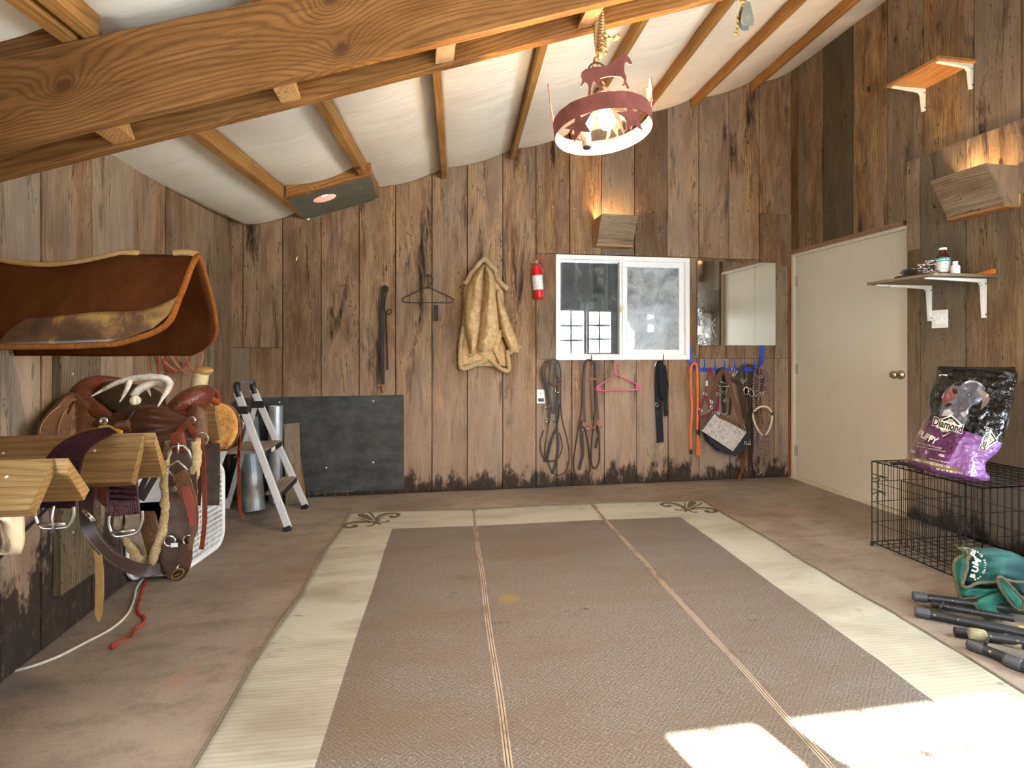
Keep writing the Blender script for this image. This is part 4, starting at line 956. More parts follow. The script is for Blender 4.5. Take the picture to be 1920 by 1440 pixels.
m = MB(); m.tube(bpath(c7, [(1172, 985), (1165, 1005), (1190, 1032), (1225, 1032), (1252, 1000), (1256, 975)], .03), .003, 8); m.tube(bpath(c7, [(1190, 985), (1195, 1028)], .03), .003, 6); m.tube(ringpts(B(*c7(1190, 612), .055), EX, EZ, .013, .016, 18), .003, 8, True); m.tube(bpath(c7, [(1190, 195), (1170, 235), (1180, 245)], .04), .004, 8); m.pieces('ring', CHROME, ci, smooth=True)
# mirror panels
mir = thing('wall_mirror', B(1376, 648, .02), 'three-panel frameless wall mirror on the back wall between the window and the door', 'mirror')
t = NT('aged_mirror'); o_ = t.obj(); x = t.sep(o_); n = t.noise(o_, 24, 5, .8, 1.0)
ms = t.math('MULTIPLY', t.mapr(t.math('ADD', x[0], t.math('MULTIPLY', x[2], .2)), -.16, -.36, 0, .55), t.mapr(n, .42, .7, 0, 1))
t.put(t.b.inputs['Base Color'], t.mix(ms, (.86, .88, .84, 1), (.5, .5, .5, 1))); t.put(t.b.inputs['Roughness'], t.mapr(ms, 0, .5, .04, .6)); t.put(t.b.inputs['Metallic'], t.mapr(ms, 0, 1, 1, .2)); MIR = t.m
MW0, MW1, MZ0, MZ1 = bx(1303), bx(1448), B(1376, 647.5, .02).z, B(1376, 492, .02).z
cuts = [MW0, bx(1342), bx(1409), MW1]
m = MB(); m.box(((MW0+MW1)/2, YB-.034, (MZ0+MZ1)/2), (MW1-MW0-.01, .02, MZ1-MZ0-.01)); m.build('backing', simple('mirror_backing', '#8a8378', .6), mir)
for i in range(3):
    a, b_ = cuts[i]+.001, cuts[i+1]-.001
    m = MB(); m.box(((a+b_)/2, YB-.047, (MZ0+MZ1)/2), (b_-a, .005, MZ1-MZ0)); m.build('mirror_panel', MIR, mir)
m = MB(); m.box(B(1312, 621, .052), (.045, .002, .07)); lab(m.build('sticker', simple('paper_tag', '#e8e6e0', .7, bump=0), mir), 'small white paper tag')
m = MB()
for pts in ([(1309, 640), (1323, 622), (1341, 598)], [(1310, 590), (1330, 600), (1341, 612)], [(1335, 610), (1338, 622), (1343, 632)]): m.strap([B(px, py, .0505) for px, py in pts], .003, .0008)
m.pieces('tape_scrap', simple('old_tape', '#d8d8d2', .6, bump=0), mir)
# blue hook rack and everything on it
BLUE = simple('blue_enamel', '#2748b4', .4, var=.08, bump=.05)
rk = thing('blue_hook_rack', B(*c6(385, 355), .02), 'blue painted metal hook rack on the back wall below the mirror', 'hook rack')
m = MB(); m.strap([B(*c6(x, y), .03) for x, y in ((62, 135), (58, 268), (125, 352), (650, 355), (715, 280), (716, 135))], [.04, .04, .034, .034, .036, .042], .004); m.build('bar', BLUE, rk)
for x, y in ((125, 210), (190, 256), (285, 256), (372, 266), (462, 252), (553, 252), (640, 256), (700, 215)):
    m = MB(); yb_ = 352 if x not in (125, 700) else 300
    m.tube(cr([B(*c6(x+3, y), .085), B(*c6(x+8, y+35), .088), B(*c6(x+4, y+70), .075), B(*c6(x-8, y+96), .045), B(*c6(x-10, y+100), .03)], 5), .0055, 8); m.build('hook', BLUE, rk)
orr = thing('orange_lead_rope', B(*c6(105, 300), .05), 'bright orange lead rope doubled over the leftmost blue hook', 'lead rope')
ORG = simple('orange_nylon', '#dd6a2c', .7, var=.1, sc=200, bump=.5)
m = MB(); m.tube(bpath(c6, [(75, 1075), (72, 900), (84, 700), (72, 450), (76, 330), (105, 296), (128, 335), (135, 600), (133, 890), (137, 1000), (130, 1120)], .05), .0105, 10); m.tube(bpath(c6, [(140, 960), (150, 1050), (145, 1135)], .045), .009, 10); m.build('rope', ORG, orr, smooth=True)
m = MB(); m.tube(bpath(c6, [(75, 1068), (74, 1110)], .05), .0125, 10); m.tube(bpath(c6, [(134, 890), (136, 935)], .05), .0125, 10); m.pieces('whipping', BLACKP, orr)
m = MB(); m.tube(bpath(c6, [(72, 1120), (62, 1150), (75, 1165), (66, 1205), (58, 1190)], .05), .004, 8); m.build('snap_hook', simple('bronze_snap', '#7d6650', .35, .8), orr, smooth=True)
MAR = simple('maroon_nylon', '#7c2038', .7, var=.1, sc=120, bump=.3)
ha = thing('rope_halter', B(*c6(255, 350), .05), 'maroon nylon halter on the third blue hook, left of the grey pouch', 'halter')
for s_ in ([(262, 345), (238, 350), (215, 480), (203, 565)], [(270, 348), (292, 440), (300, 500), (325, 570)], [(200, 580), (180, 640), (158, 712)], [(208, 580), (225, 640), (240, 705)], [(320, 575), (318, 650), (308, 730)], [(148, 715), (150, 760), (180, 772), (225, 755), (262, 735)], [(325, 580), (300, 690), (250, 740)]):
    m = MB(); m.strap(bpath(c6, s_, .06), .020, .004); m.build('webbing', MAR, ha)
m = MB()
for x, y in ((201, 570), (160, 716), (320, 575), (250, 735)): m.tube(ringpts(B(*c6(x, y), .085), EX, EZ, .016, .016, 18), .003, 8, True)
m.pieces('ring', CHROME, ha, smooth=True)
m = MB(); m.strap(bpath(c6, [(217, 450), (215, 498)], .066), .018, .003); lab(m.build('white_tape', simple('white_tape', '#d8d4cc', .6, bump=0), ha), 'white tape wrap')
# grey patterned pouch
po = thing('grey_saddle_pouch', B(*c6(350, 1100), .06), 'grey patterned pouch with black base slung crooked on a brown strap under the blue rack', 'bag')
def pm(x, y, o_): return B(*c6(x, y), .022+o_)
t = NT('camouflage_cloth'); o_ = t.obj(); n = t.noise(o_, 14, 4, .6, 2.5); n2 = t.noise(o_, 9, 3)
cc = t.mix(t.math('LESS_THAN', t.math('ABSOLUTE', t.math('SUBTRACT', n, .5)), .02), lin('#b9b3ad'), lin('#7a6d6a')); cc = t.mix(t.mapr(n2, .55, .7, 0, .5), cc, lin('#9d8280')); CAMO = t.fin(cc, .8)
m = MB(); F1 = [(275, 738), (160, 895), (450, 1085), (572, 915), (480, 860), (385, 812), (330, 790)]
m.poly3([pm(x, y, .13) for x, y in F1], (0, -1, 0), .006); m.build('front_panel', CAMO, po)
m = MB(); q = [(275, 738), (160, 895), (205, 990), (300, 1070), (430, 1118), (500, 1080), (575, 945), (572, 915), (480, 860), (385, 812)]
m.poly3([pm(x, y, .05) for x, y in q], (0, -1, 0), .075); m.build('black_base', simple('black_cordura', '#2f3034', .8, sc=150, bump=.4), po, bevel=.006)
m = MB(); m.strap([pm(x, y, .142) for x, y in ((280, 740), (170, 890))], .02, .004); m.build('edge_binding', simple('grey_binding', '#4a4749', .8), po)
m = MB(); m.strap(cr([pm(x, y, o__) for x, y, o__ in ((385, 352, .06), (405, 430, .07), (450, 600, .10), (500, 730, .13), (542, 850, .14))], 6), .047, .005)
m.strap(cr([pm(x, y, o__) for x, y, o__ in ((372, 352, .05), (330, 400, .06), (295, 500, .09), (262, 625, .12))], 6), .047, .005); m.strap(cr([pm(x, y, .13) for x, y in ((330, 765), (380, 795), (450, 830), (545, 880))], 5), .04, .006); m.pieces('shoulder_strap', simple('brown_webbing', '#5f4438', .75, sc=120, bump=.3), po)
m = MB()
for x, y in ((258, 640), (256, 690), (320, 745), (548, 862), (556, 900), (566, 1010)): m.tube(ringpts(pm(x, y, .148), EX, EZ, .011, .015, 14), .003, 6, True)
m.pieces('clip', CHROME, po, smooth=True)
# headstalls and reins on the blue rack
def tack(label, name, cat, hx_, hy, sets, mat, bits=(), grp='headstalls and straps on the blue rack'):
    r_ = thing(name, B(*c6(hx_, hy), .06), label, cat, grp)
    for s_, w_, o_ in sets:
        m = MB(); m.strap(bpath(c6, s_, o_), w_, .004); m.build('strap', mat, r_)
    for i, (x, y, k) in enumerate(bits): jig(B(*c6(x, y), .075), k, int(x), .016).build('buckle', CHROME, r_, smooth=True)
tack('black leather headstall behind the brown pouch strap on the fourth blue hook', 'leather_headstall', 'bridle', 372, 350, [([(372, 345), (325, 370), (318, 450), (335, 520)], .044, .02), ([(372, 345), (372, 500), (368, 640), (375, 740)], .040, .014), ([(440, 500), (430, 640), (420, 760)], .02, .012)], LBLK, ((375, 560, 3), (378, 650, 3), (340, 510, 3), (365, 780, 3), (395, 455, 2)))
tack('dark headstall draped from the sixth blue hook, right of the pouch strap', 'leather_headstall', 'bridle', 553, 330, [([(500, 450), (510, 370), (560, 318), (620, 318), (660, 345), (700, 420)], .030, .05), ([(505, 360), (508, 470), (530, 600), (555, 720), (578, 860)], .038, .04), ([(430, 430), (490, 470), (540, 490)], .03, .03)], LDARK, ((540, 470, 3), (700, 425, 2)))
tack('long black reins hanging straight down right of the grey pouch', 'long_reins', 'reins', 600, 360, [([(598, 365), (596, 600), (590, 900), (600, 1080), (598, 1280)], .018, .03), ([(628, 375), (620, 700), (622, 1000), (632, 1240), (640, 1290)], .018, .028), ([(555, 365), (560, 450), (568, 600)], .018, .03)], LBLK, ((600, 1020, 2),))
tack('worn brown strap ends hanging below the grey pouch almost to the floor', 'latigo_strap', 'strap', 560, 1000, [([(562, 1000), (562, 1120), (540, 1230), (500, 1360)], .028, .03), ([(530, 1040), (515, 1120), (488, 1172)], .016, .03), ([(545, 1050), (530, 1150), (535, 1210)], .014, .025)], LBROWN, ((566, 1008, 3),))
tack('chestnut leather headstall between the pouch strap and the rawhide noseband', 'leather_headstall', 'bridle', 690, 420, [([(660, 330), (690, 420), (700, 560), (690, 700), (720, 850)], .022, .04), ([(560, 520), (575, 640), (580, 760)], .020, .03), ([(720, 430), (715, 520), (700, 600)], .016, .035)], LPURP, ((715, 570, 4), (690, 555, 2), (725, 480, 2)))
bt = thing('snaffle_bit', B(*c6(597, 545), .09), 'large steel snaffle bit hanging under the sixth blue hook', 'bit'); 
m = MB(); m.tube(ringpts(B(*c6(572, 540), .09), EX, EZ, .024, .034, 20), .0045, 8, True); m.tube(ringpts(B(*c6(615, 560), .10), V((.9, 0, -.3)).normalized(), EZ, .030, .030, 20), .0045, 8, True); m.tube([B(*c6(565, 510), .09), B(*c6(625, 525), .095)], .006, 8); m.pieces('bit_ring', CHROME, bt, smooth=True)
br_ = thing('metal_ring_cluster', B(*c6(460, 345), .09), 'pair of small steel rings on the fifth blue hook', 'rings')
m = MB(); m.tube(ringpts(B(*c6(455, 350), .09), EX, EZ, .014, .014, 18), .0032, 8, True); m.tube(ringpts(B(*c6(447, 385), .09), V((.6, 0, .8)), V((-.8, 0, .6)), .009, .034, 20), .003, 8, True); m.tube(ringpts(B(*c6(470, 385), .09), V((.7, 0, -.7)), V((.7, 0, .7)), .009, .034, 20), .003, 8, True); m.pieces('ring', CHROME, br_, smooth=True)
MEC = NT('braided_mecate'); p_ = MEC.attr('wc'); xx = MEC.sep(p_); sw = MEC.math('SINE', MEC.math('ADD', MEC.math('MULTIPLY', xx[0], 300), MEC.math('MULTIPLY', xx[1], 6.283))); MEC.bump(sw, .6, .003); MEC = MEC.fin(MEC.mix(MEC.math('GREATER_THAN', sw, .1), lin('#3b1f30'), lin('#a08a90')), .85)
bo_ = thing('bosal_with_rope', B(*c6(720, 700), .07), 'cream rawhide bosal with purple and white rope at the blue rack right end', 'bosal')
m = MB(); pts = bpath(c6, [(715, 945), (672, 880), (638, 800), (640, 735), (680, 695), (725, 683), (770, 695), (802, 740), (805, 800), (782, 880), (750, 940)], .075); m.tube(pts, .0085, 10); m.build('noseband', simple('rawhide', '#cfc0a0', .5), bo_, smooth=True)
m = MB(); 
for x, y in ((642, 745), (803, 750)): m.tube(bpath(c6, [(x, y-16), (x+2, y+12)], .075), .0125, 10)
m.pieces('side_button', LDARK, bo_, smooth=True)
for s_ in ([(672, 315), (640, 420), (640, 700), (655, 900), (640, 1100), (640, 1210), (680, 1292), (712, 1235), (705, 1080), (690, 950)], [(700, 320), (745, 420), (778, 600), (780, 800), (770, 950), (772, 1100), (745, 1138), (705, 1110), (695, 1000)], [(690, 330), (690, 500), (685, 700), (720, 880)], [(690, 960), (730, 940), (775, 960), (740, 1000), (700, 985), (680, 950), (720, 930)], [(700, 330), (770, 400), (740, 460), (770, 560)]):
    m = MB(); m.tube(bpath(c6, s_, .06), .0068, 8); m.build('rope', MEC, bo_, smooth=True)
# ================================================================ step ladder
ld = thing('step_ladder', V((-1.1, 3.97, 0)), 'small folding aluminium step ladder with grey treads standing open in the left corner', 'ladder')
fN, fF = G(541, 996), G(573, 954); tN, tF = at(445, 735, 3.80), at(475, 730, 4.16)
def on(a, b_, z): return a.lerp(b_, (z-a.z)/(b_.z-a.z))
RIB = simple('ribbed_tread', '#8d7f74', .7, var=.25, sc=40, bump=.6, bd=.004)
for a, b_ in ((fN, tN), (fF, tF)):
    m = MB(); m.bar(a+V((0, 0, .02)), b_, .022, .045, (1, 0, .3)); rl = m.build('front_rail', ALU, ld, bevel=.003)
    m = MB(); m.bar(a, a+(b_-a).normalized()*.035, .03, .052, (1, 0, .3)); m.build('foot', BLACKP, rl, bevel=.003)
jz = at(452, 768, 3.82).z; rN, rF = V((-1.395, 3.70, 0)), G(426, 958)
for a, b_, r_ in ((fN, tN, rN), (fF, tF, rF)):
    j = on(a, b_, jz); m = MB(); m.bar(r_+V((.0, 0, .02)), j+V((-.03, 0, 0)), .018, .032, (1, 0, -.3)); m.build('rear_leg', ALU, ld, bevel=.002)
    m = MB(); m.box(j+V((-.012, -.014 if a is fN else .014, 0)), (.085, .008, .05)); m.box(j+V((-.012, 0, 0)), (.085, .034, .05)); m.build('hinge_bracket', BLACKP, ld, bevel=.004)
m = MB(); m.bar(rN+V((.03, 0, .10)), rF+V((.03, 0, .10)), .012, .03); m.build('rear_brace', ALU, ld)
m = MB(); k = cr([tN+V((.01, 0, -.02)), tN+V((-.005, 0, .035)), tN+V((-.005, .05, .055)), tF+V((-.005, -.05, .055)), tF+V((-.005, 0, .035)), tF+V((.01, 0, -.02))], 6)
m.tube(k, .016, 10); m.build('top_handle', simple('grey_grip', '#6e6f72', .5), ld, smooth=True)
for c in (tN, tF):
    m = MB(); m.tube(cr([c+V((.012, 0, -.03)), c+V((-.004, 0, .03)), c+V((-.006, .018 if c is tN else -.018, .052))], 5), .021, 10); m.build('corner_cap', BLACKP, ld, smooth=True)
for z, dep, nm in ((at(530, 925, 3.75).z, .09, 'lower_step'), (at(497, 846, 3.8).z, .24, 'platform_step')):
    a = on(fN, tN, z); b_ = on(fF, tF, z); back = a.x-dep+.03
    m = MB(); m.box(((a.x+.035+back)/2, (a.y+b_.y)/2, z), (a.x+.035-back, b_.y-a.y-.03, .018))
    for i in range(int(dep/.012)): m.box((back+.01+i*.012, (a.y+b_.y)/2, z+.011), (.005, b_.y-a.y-.04, .005))
    m.build(nm, RIB, ld); m = MB(); m.box((a.x+.037, (a.y+b_.y)/2, z-.012), (.008, b_.y-a.y-.03, .035)); m.build('step_edge', BLACKP, ld)
z = at(497, 846, 3.8).z; a = on(fN, tN, z)
m = MB(); m.box((a.x+.0425, a.y+.17, z-.010), (.002, .09, .026)); m.build('label', simple('white_label', '#dedbd5', .6), ld)
m = MB(); m.tube([V((a.x-.16, a.y+.02, z-.03)), V((a.x-.16, on(fF, tF, z).y-.02, z-.03))], .005, 8); lab(m.build('cross_rod', simple('brass_rod', '#b79a4f', .35, .8), ld), 'brass rod')
# pipes and boards in the corner behind the ladder
def pipe(label, a, b_, r, mat, name='metal_pipe', grp='pipes in the corner'):
    a = V(a); b_ = V(b_); L_ = (b_-a).length; m = MB()
    m.lathe([(r, 0), (r, L_), (r-.004, L_), (r-.004, .004)], a, b_-a, 28)
    return tag(m.build(name, mat, smooth=False), label, 'pipe', grp)
pipe('taller dull galvanised stovepipe leaning behind the step ladder', (-1.19, 4.22, .0), (-1.285, 4.38, .66), .078, GALV)
pipe('short bright galvanised duct end peeking behind the ladder, right of the taller stovepipe', (-1.095, 4.455, .0), (-1.10, 4.462, .74), .055, simple('bright_zinc', '#b5bbc0', .35, .7, var=.1))
m = MB(); m.bar((-.945, 4.36, .002), (-.985, 4.475, .60), .11, .03, (0, -1, 0), tone=.45); tag(m.build('scrap_board', GREYW), 'short weathered board leaning on the black rubber sheet behind the ladder', 'board')
m = MB(); m.bar((-.89, 4.40, .002), (-.97, 4.50, .45), .06, .02, (0, -1, 0), tone=.4); tag(m.build('scrap_board', LITW), 'narrow light-brown board just right of the pipes behind the ladder', 'board')
# ================================================================ white lattice crate
wc_ = thing('plastic_crate', V((-1.3, 3.3, 0)), 'white plastic crate with lattice sides on the floor behind the hanging saddle straps', 'crate')
WP = simple('white_plastic', '#e4e6e8', .4, var=.04, bump=.03)
fy0, fy1 = 2.98, 3.52; fx_ = lambda y: -1.23+(y-3.1)*.15; ch = .50
def rr(y0, y1, z0, z1, r, n=6):
    o = []
    for cy, cz, a0 in ((y1-r, z1-r, 0), (y0+r, z1-r, 90), (y0+r, z0+r, 180), (y1-r, z0+r, 270)):
        for i in range(n+1): a = math.radians(a0+90*i/n); o.append((cy+r*math.cos(a), cz+r*math.sin(a)))
    return o
oc_ = rr(fy0, fy1, .012, ch, .09); P = [V((fx_(y), y, z)) for y, z in oc_]
m = MB(); m.tube(P, .013, 8, True); m.tube([p+V((-.18, 0, 0)) for p in P], .011, 8, True); m.build('rim', WP, wc_, smooth=True)
def inside(y, z):
    dy = max(fy0+.09-y, y-(fy1-.09), 0); dz = max(.012+.09-z, z-(ch-.09), 0); return math.hypot(dy, dz) < .09 and fy0 < y < fy1 and .012 < z < ch
m = MB()
for i in range(22):
    y = fy0+.012+i*(fy1-fy0-.024)/21; zz = [k*.004 for k in range(3, 125) if inside(y, k*.004)]
    if zz: m.box((fx_(y), y, (zz[0]+zz[-1])/2), (.006, .007, zz[-1]-zz[0]))
for j in range(17):
    z = .03+j*(ch-.04)/16; yy_ = [fy0+k*.004 for k in range(136) if inside(fy0+k*.004, z)]
    if yy_: m.bar((fx_(yy_[0]), yy_[0], z), (fx_(yy_[-1]), yy_[-1], z), .007, .008, (0, 0, 1))
m.build('lattice_side', WP, wc_)
m = MB()
for i in range(len(P)):
    a, b_ = P[i], P[(i+1) % len(P)]
    m.add([a, b_, b_+V((-.18, 0, 0)), a+V((-.18, 0, 0))]+[p*1 for p in (a+V((0, 0, .003)), b_+V((0, 0, .003)), b_+V((-.18, 0, .003)), a+V((-.18, 0, .003)))], MB.BF)
m.build('shell', WP, wc_)
m = MB(); m.box((-1.30, 3.2, .17), (.10, .30, .30), tone=.5); tag(m.build('cardboard_box', simple('cardboard', '#8d7459', .8)), 'brown cardboard box inside the white lattice crate', 'box')
# ================================================================ saddle racks
def rack(Yc, xe, zr, plate_h, dY, label, legs=True, x0=XL+.045, tn=.5):
    r_ = thing('saddle_rack', V((XL+.045, Yc, zr-plate_h)), label, 'saddle rack', 'wooden saddle racks on the left wall')
    for sg in (-1, 1):
        m = MB(); N_ = V((0, sg*plate_h, dY)).normalized(); dn = V((0, sg*dY, -plate_h)).normalized(); th = .036
        top = V((0, Yc+(.001 if sg > 0 else -.001), zr)); L_ = math.hypot(plate_h, dY); q = []
        for x in (x0, xe-(.022 if sg < 0 else -.012)):
            X = V((x, 0, 0)); q += [X+top, X+top+dn*L_, X+top+dn*L_-N_*th, X+top-N_*th*.2-V((0, 0, th*.9))]
        m.hexa(q, tn+.1*sg); m.build('rack_plank', RACKW, r_, bevel=.0015)
    m = MB(); pk = r_.children
    for px_ in (.12, .38): 
        c = V((x0+px_, Yc-dY*.35, zr-plate_h*.35)); N2 = V((0, -plate_h, dY)).normalized(); m.lathe([(.005, 0), (.004, .0015), (.001, .002)], c, N2, 8)
    m.pieces('screw', NAILM, r_)
    return r_
rack(2.0, -.885, .895, .145, .085, 'long pine inverted-V saddle rack behind the front one, with a purple cinch over it')
rack(1.62, -.93, .885, .108, .095, 'pine inverted-V saddle rack nearest the camera, cut off at the left edge')
rack(2.60, -.905, .925, .145, .085, 'pine inverted-V rack whose end shows under the western saddle')
rk3 = rack(2.03, -1.0, 1.415, .12, .07, 'upper wooden rack hidden under the brown felt saddle pad')
m = MB(); y0, y1 = L(86, 800).y, L(165, 800).y
m.box((XL+.038, (y0+y1)/2, .69), (.028, y1-y0, 1.0), tone=.3); o = tag(m.build('rack_backboard', GREYW), 'upright grey board screwed to the left wall behind the saddle racks', 'board')
m = MB(); 
for px, py in ((136, 701), (137, 998), (150, 960)): m.lathe([(.006, 0), (.005, .002), (.002, .003)], L(px, py, .053), (1, 0, 0), 10)
for s_ in m.f[:1]: pass
rb_ = thing('board_screws', L(136, 701, .053), 'bright screw heads in the grey upright board on the left wall', 'screws') if False else None
m.pieces('screw', NAILM, o)
# ================================================================ felt saddle pad
FELT = NT('brown_wool_felt'); o_ = FELT.obj(); n = FELT.noise(FELT.vm('MULTIPLY', o_, (14, 14, 2.5)), 1.0, 4, .6); f = FELT.noise(o_, 300, 3)
c_ = FELT.mix(FELT.mapr(n, .35, .7), lin('#3a1b08'), lin('#4c270d')); c_ = FELT.mix(FELT.mapr(f, .5, .8, 0, .4), c_, lin('#643812')); FELT.bump(FELT.math('ADD', n, FELT.math('MULTIPLY', f, .5)), .5, .004); FELT.b.inputs['Specular IOR Level'].default_value = .08; FELT = FELT.fin(c_, .95)
FELTB = fleece('ginger_felt_binding', '#8a5424', '#633714', 160, .6, .004)
pad = thing('saddle_pad', V((-1.1, 2.03, 1.17)), 'dark brown wool felt saddle pad draped over an upper rack above the saddle', 'saddle pad')
px0, px1 = XL+.035, -.752
def padp(u, v, side, o_=0):
    # u along the horse, v 0 at the spine to 1 at the lower edge
    x = lerp(px0, px1, u)
    top = 1.490-.050*math.sin(math.pi*min(1, max(0, (u+.05)/.70)))*.9+.008*u
    r_ = V((x, 2.03, top))
    r0 = .33 if side < 0 else .40
    round_ = .05*(max(0, (u-.86)/.14))**2*v
    bot = (1.176 if side < 0 else 1.158)+.012*u*(1 if side < 0 else 0); y = 2.03+side*(.030*math.sqrt(min(1, v*6))+.16*v*(1 if side < 0 else 1.1)); z = top*(1-v)+bot*v-.010*math.sin(math.pi*min(1, v*2))
    if side > 0: x += .006*math.sin(math.pi*v*.8)*u
    x -= (max(0, v-.62)/.38)**3*(.13 if side < 0 else .10)*max(0, (u-.6)/.40)+.03*v*u*(side < 0)
    N_ = V((0, side*.9, .4)).normalized()
    return V((x, y, z))+N_*(o_+.006*noise.noise(V((x*5, v*3, side*3))))
m = MB()
for sd_ in (-1, 1):
    m.grid(40, 24, lambda u, v: padp(u, v, sd_), .018 if sd_ > 0 else -.018)
m.build('felt_body', FELT, pad, smooth=True)
m = MB(); m.tube([padp(1, v/20, -1) for v in range(0, 21)]+[padp(1-u/40*1.0, 1, -1) for u in range(1, 30)], .0095, 8); m.build('edge_binding', FELTB, pad, smooth=True)
m = MB(); m.tube([padp(1, v/20, 1) for v in range(0, 21)]+[padp(1-u/40, 1, 1) for u in range(1, 30)], .0095, 8); m.build('edge_binding', FELTB, pad, smooth=True)
m = MB(); m.tube([padp(u/40, 0, -1)+V((0, .0, .004)) for u in range(0, 30)], .010, 8); m.tube(cr([padp(.88, .0, -1)+V((0, 0, .004)), padp(.94, .0, -1)+V((0, 0, .008)), padp(1, .0, -1)], 6), [.004]+[.012]*11+[.010], 8); m.pieces('spine_binding', simple('tan_wear_leather', '#9a7742', .6), pad, smooth=True)
WEAR = NT('worn_wear_leather'); o_ = WEAR.obj(); n = WEAR.noise(WEAR.vm('MULTIPLY', o_, (9, 9, 4)), 1.0, 5, .65, .5); WEAR.bump(n, .2, .003)
WEAR = WEAR.fin(WEAR.ramp(n, [(.36, lin('#2e1d12')), (.52, lin('#4b331f')), (.66, lin('#8a6a38'))]), .42)
def wl(t_):  # outline of the wear leather in pad coordinates
    return t_
pxu = lambda px: (at(px, 600, 1.86).x-px0)/(px1-px0)
def wear_row(u):
    # upper and lower edge (v) at u
    ua, ub = pxu(14), pxu(330); k = (u-ua)/(ub-ua)
    lo = .985-.10*max(0, (k-.86)/.14)**2*3
    up = .70-.05*k
    if k < .1: up = lerp(.97, .70, math.sqrt(max(0, k/.1)))
    if k > .8: up = .65-.14*((k-.8)/.2)**1.5
    if k > .9: lo = lerp(.985, up+.02, ((k-.9)/.1)**2)
    return up, lo
m = MB(); ua, ub = pxu(14), pxu(330)
def wf(u, v):
    uu = lerp(ua, ub, u); a, b_ = wear_row(uu); return padp(uu, lerp(a, b_, v), -1, .005)
m.grid(50, 8, wf, .004); m.build('wear_leather', WEAR, pad, smooth=True)
m = MB(); m.tube([wf(i/50, 0) for i in range(51)], .0022, 6); m.tube([wf(0, i/8) for i in range(9)], .0022, 6); m.pieces('leather_edge', simple('light_edge', '#a98a4c', .6), pad)
m = MB()
def tf(x, y):
    u = pxu(46)+x; v = .845-y; return padp(u, v, -1, .0065)
text_mesh(m, '5Star', .085, lambda x, y: tf(x*1.15, y*1.1), align='LEFT', bold=.0005)
m.build('stamped_mark', simple('burnt_stamp', '#1d120a', .6, bump=0), pad)
# red and tan rope coil on the left wall behind the pad
rc_ = thing('rope_coil', L(330, 690, .05), 'coil of thin red and tan rope on the left wall below the saddle pad', 'rope')
cL = lambda x, y, o_=.04: L(x/4, 420+y/4, .025+o_)
for pts, mt_ in (([(1180, 880), (1185, 960), (1190, 1140)], 'r'), ([(1200, 900), (1215, 1000), (1250, 1080), (1310, 1105), (1380, 1070), (1430, 990), (1420, 900), (1300, 850)], 'r'), ([(1240, 900), (1300, 1020), (1370, 1100), (1440, 1130), (1500, 1060), (1520, 980), (1480, 880)], 't'), ([(1280, 900), (1330, 990), (1360, 1030)], 't'), ([(1360, 900), (1400, 1030), (1450, 1100)], 't'), ([(1210, 990), (1240, 1040), (1330, 1110)], 't')):
    m = MB(); m.tube(cr([cL(*p) for p in pts], 6), .006, 8); m.build('strand', simple('faded_red_rope', '#a1432f', .8, sc=200, bump=.5) if mt_ == 'r' else simple('tan_rope', '#b07a52', .8, sc=200, bump=.5), rc_, smooth=True)
# ================================================================ western saddle
sad = thing('western_saddle', V((-1.15, 2.6, .9)), 'brown tooled leather western saddle with antler lying in its seat, on a wooden rack', 'saddle')
c2 = lambda x, y: (x/4, 660+y/4)
def sm(Y0, amp, slope=0.0, z0=600):
    # near side of the saddle: bulges toward the camera, lower parts stand further out
    def f(x, y, k): px, py = c2(x, y); return at(px, py, Y0-amp*k-slope*(y-z0)/400)
    return f
rs_ = lambda x, y, k: at(*c2(x, y), 2.47-.05*k-.08*(y-400)/400-.19*max(0, (560-x)/290))
m = MB(); lobe(m, [(300, 520, 600), (340, 460, 640), (400, 400, 780), (470, 340, 800), (540, 290, 820), (600, 270, 840), (660, 285, 840), (700, 320, 830)], rs_, 20, 30, .15, 1); m.build('rear_skirt', LTAN, sad, smooth=True)
for k_, pts in enumerate((((560, 345), (480, 385), (400, 440), (340, 500), (305, 560), (300, 610)), ((540, 400), (470, 470), (440, 560), (430, 610)), ((800, 560), (700, 575), (560, 590), (470, 600)))):
    m = MB(); m.tube(cr([rs_(x, y, .55+.25*(k_ > 0)+.12) for x, y in pts], 6), .0022, 6); lab(m.build('stitch_line', simple('tan_stitching', '#a27b45', .7, bump=0), sad), 'tan stitching line on the skirt')
m = MB(); lobe(m, [(385, 1000, 1240), (430, 900, 1330), (480, 820, 1420), (540, 750, 1500), (600, 800, 1520), (660, 900, 1500), (720, 980, 1440), (800, 1000, 1400)], sm(2.43, .06, .06, 400), 24, 30, .12, 2); m.build('seat_jockey', LCHOC, sad, smooth=True)
m = MB(); lobe(m, [(395, 1440, 1500), (440, 1400, 1540), (520, 1380, 1560), (600, 1340, 1560), (640, 1300, 1540), (700, 1330, 1500)], sm(2.43, .03, .06, 400), 14, 24, .1, 3); m.build('front_skirt', LTAN, sad, smooth=True)
# far skirt, its sheepskin lining seen from inside
m = MB(); lobe(m, [(372, 1500, 1640), (400, 1490, 1710), (450, 1480, 1760), (520, 1500, 1785), (600, 1530, 1785), (660, 1560, 1760), (700, 1600, 1735), (728, 1640, 1700)], lambda x, y, k: at(*c2(x, y), 2.78+(y-400)/400*.08-.03*k), 20, 26, .3, 4, back=-.3); lab(m.build('fleece_lining', FLG, sad, smooth=True), 'golden sheepskin underside')
m = MB(); P_ = [at(*c2(x, y), 2.79+(y-400)/400*.08) for x, y in ((1640, 380), (1715, 400), (1768, 450), (1792, 520), (1792, 600), (1765, 662), (1738, 705), (1700, 730), (1640, 730), (1600, 700), (1560, 665))]
m.tube(cr(P_, 5), .007, 8); m.build('skirt_edge', LBROWN, sad, smooth=True)
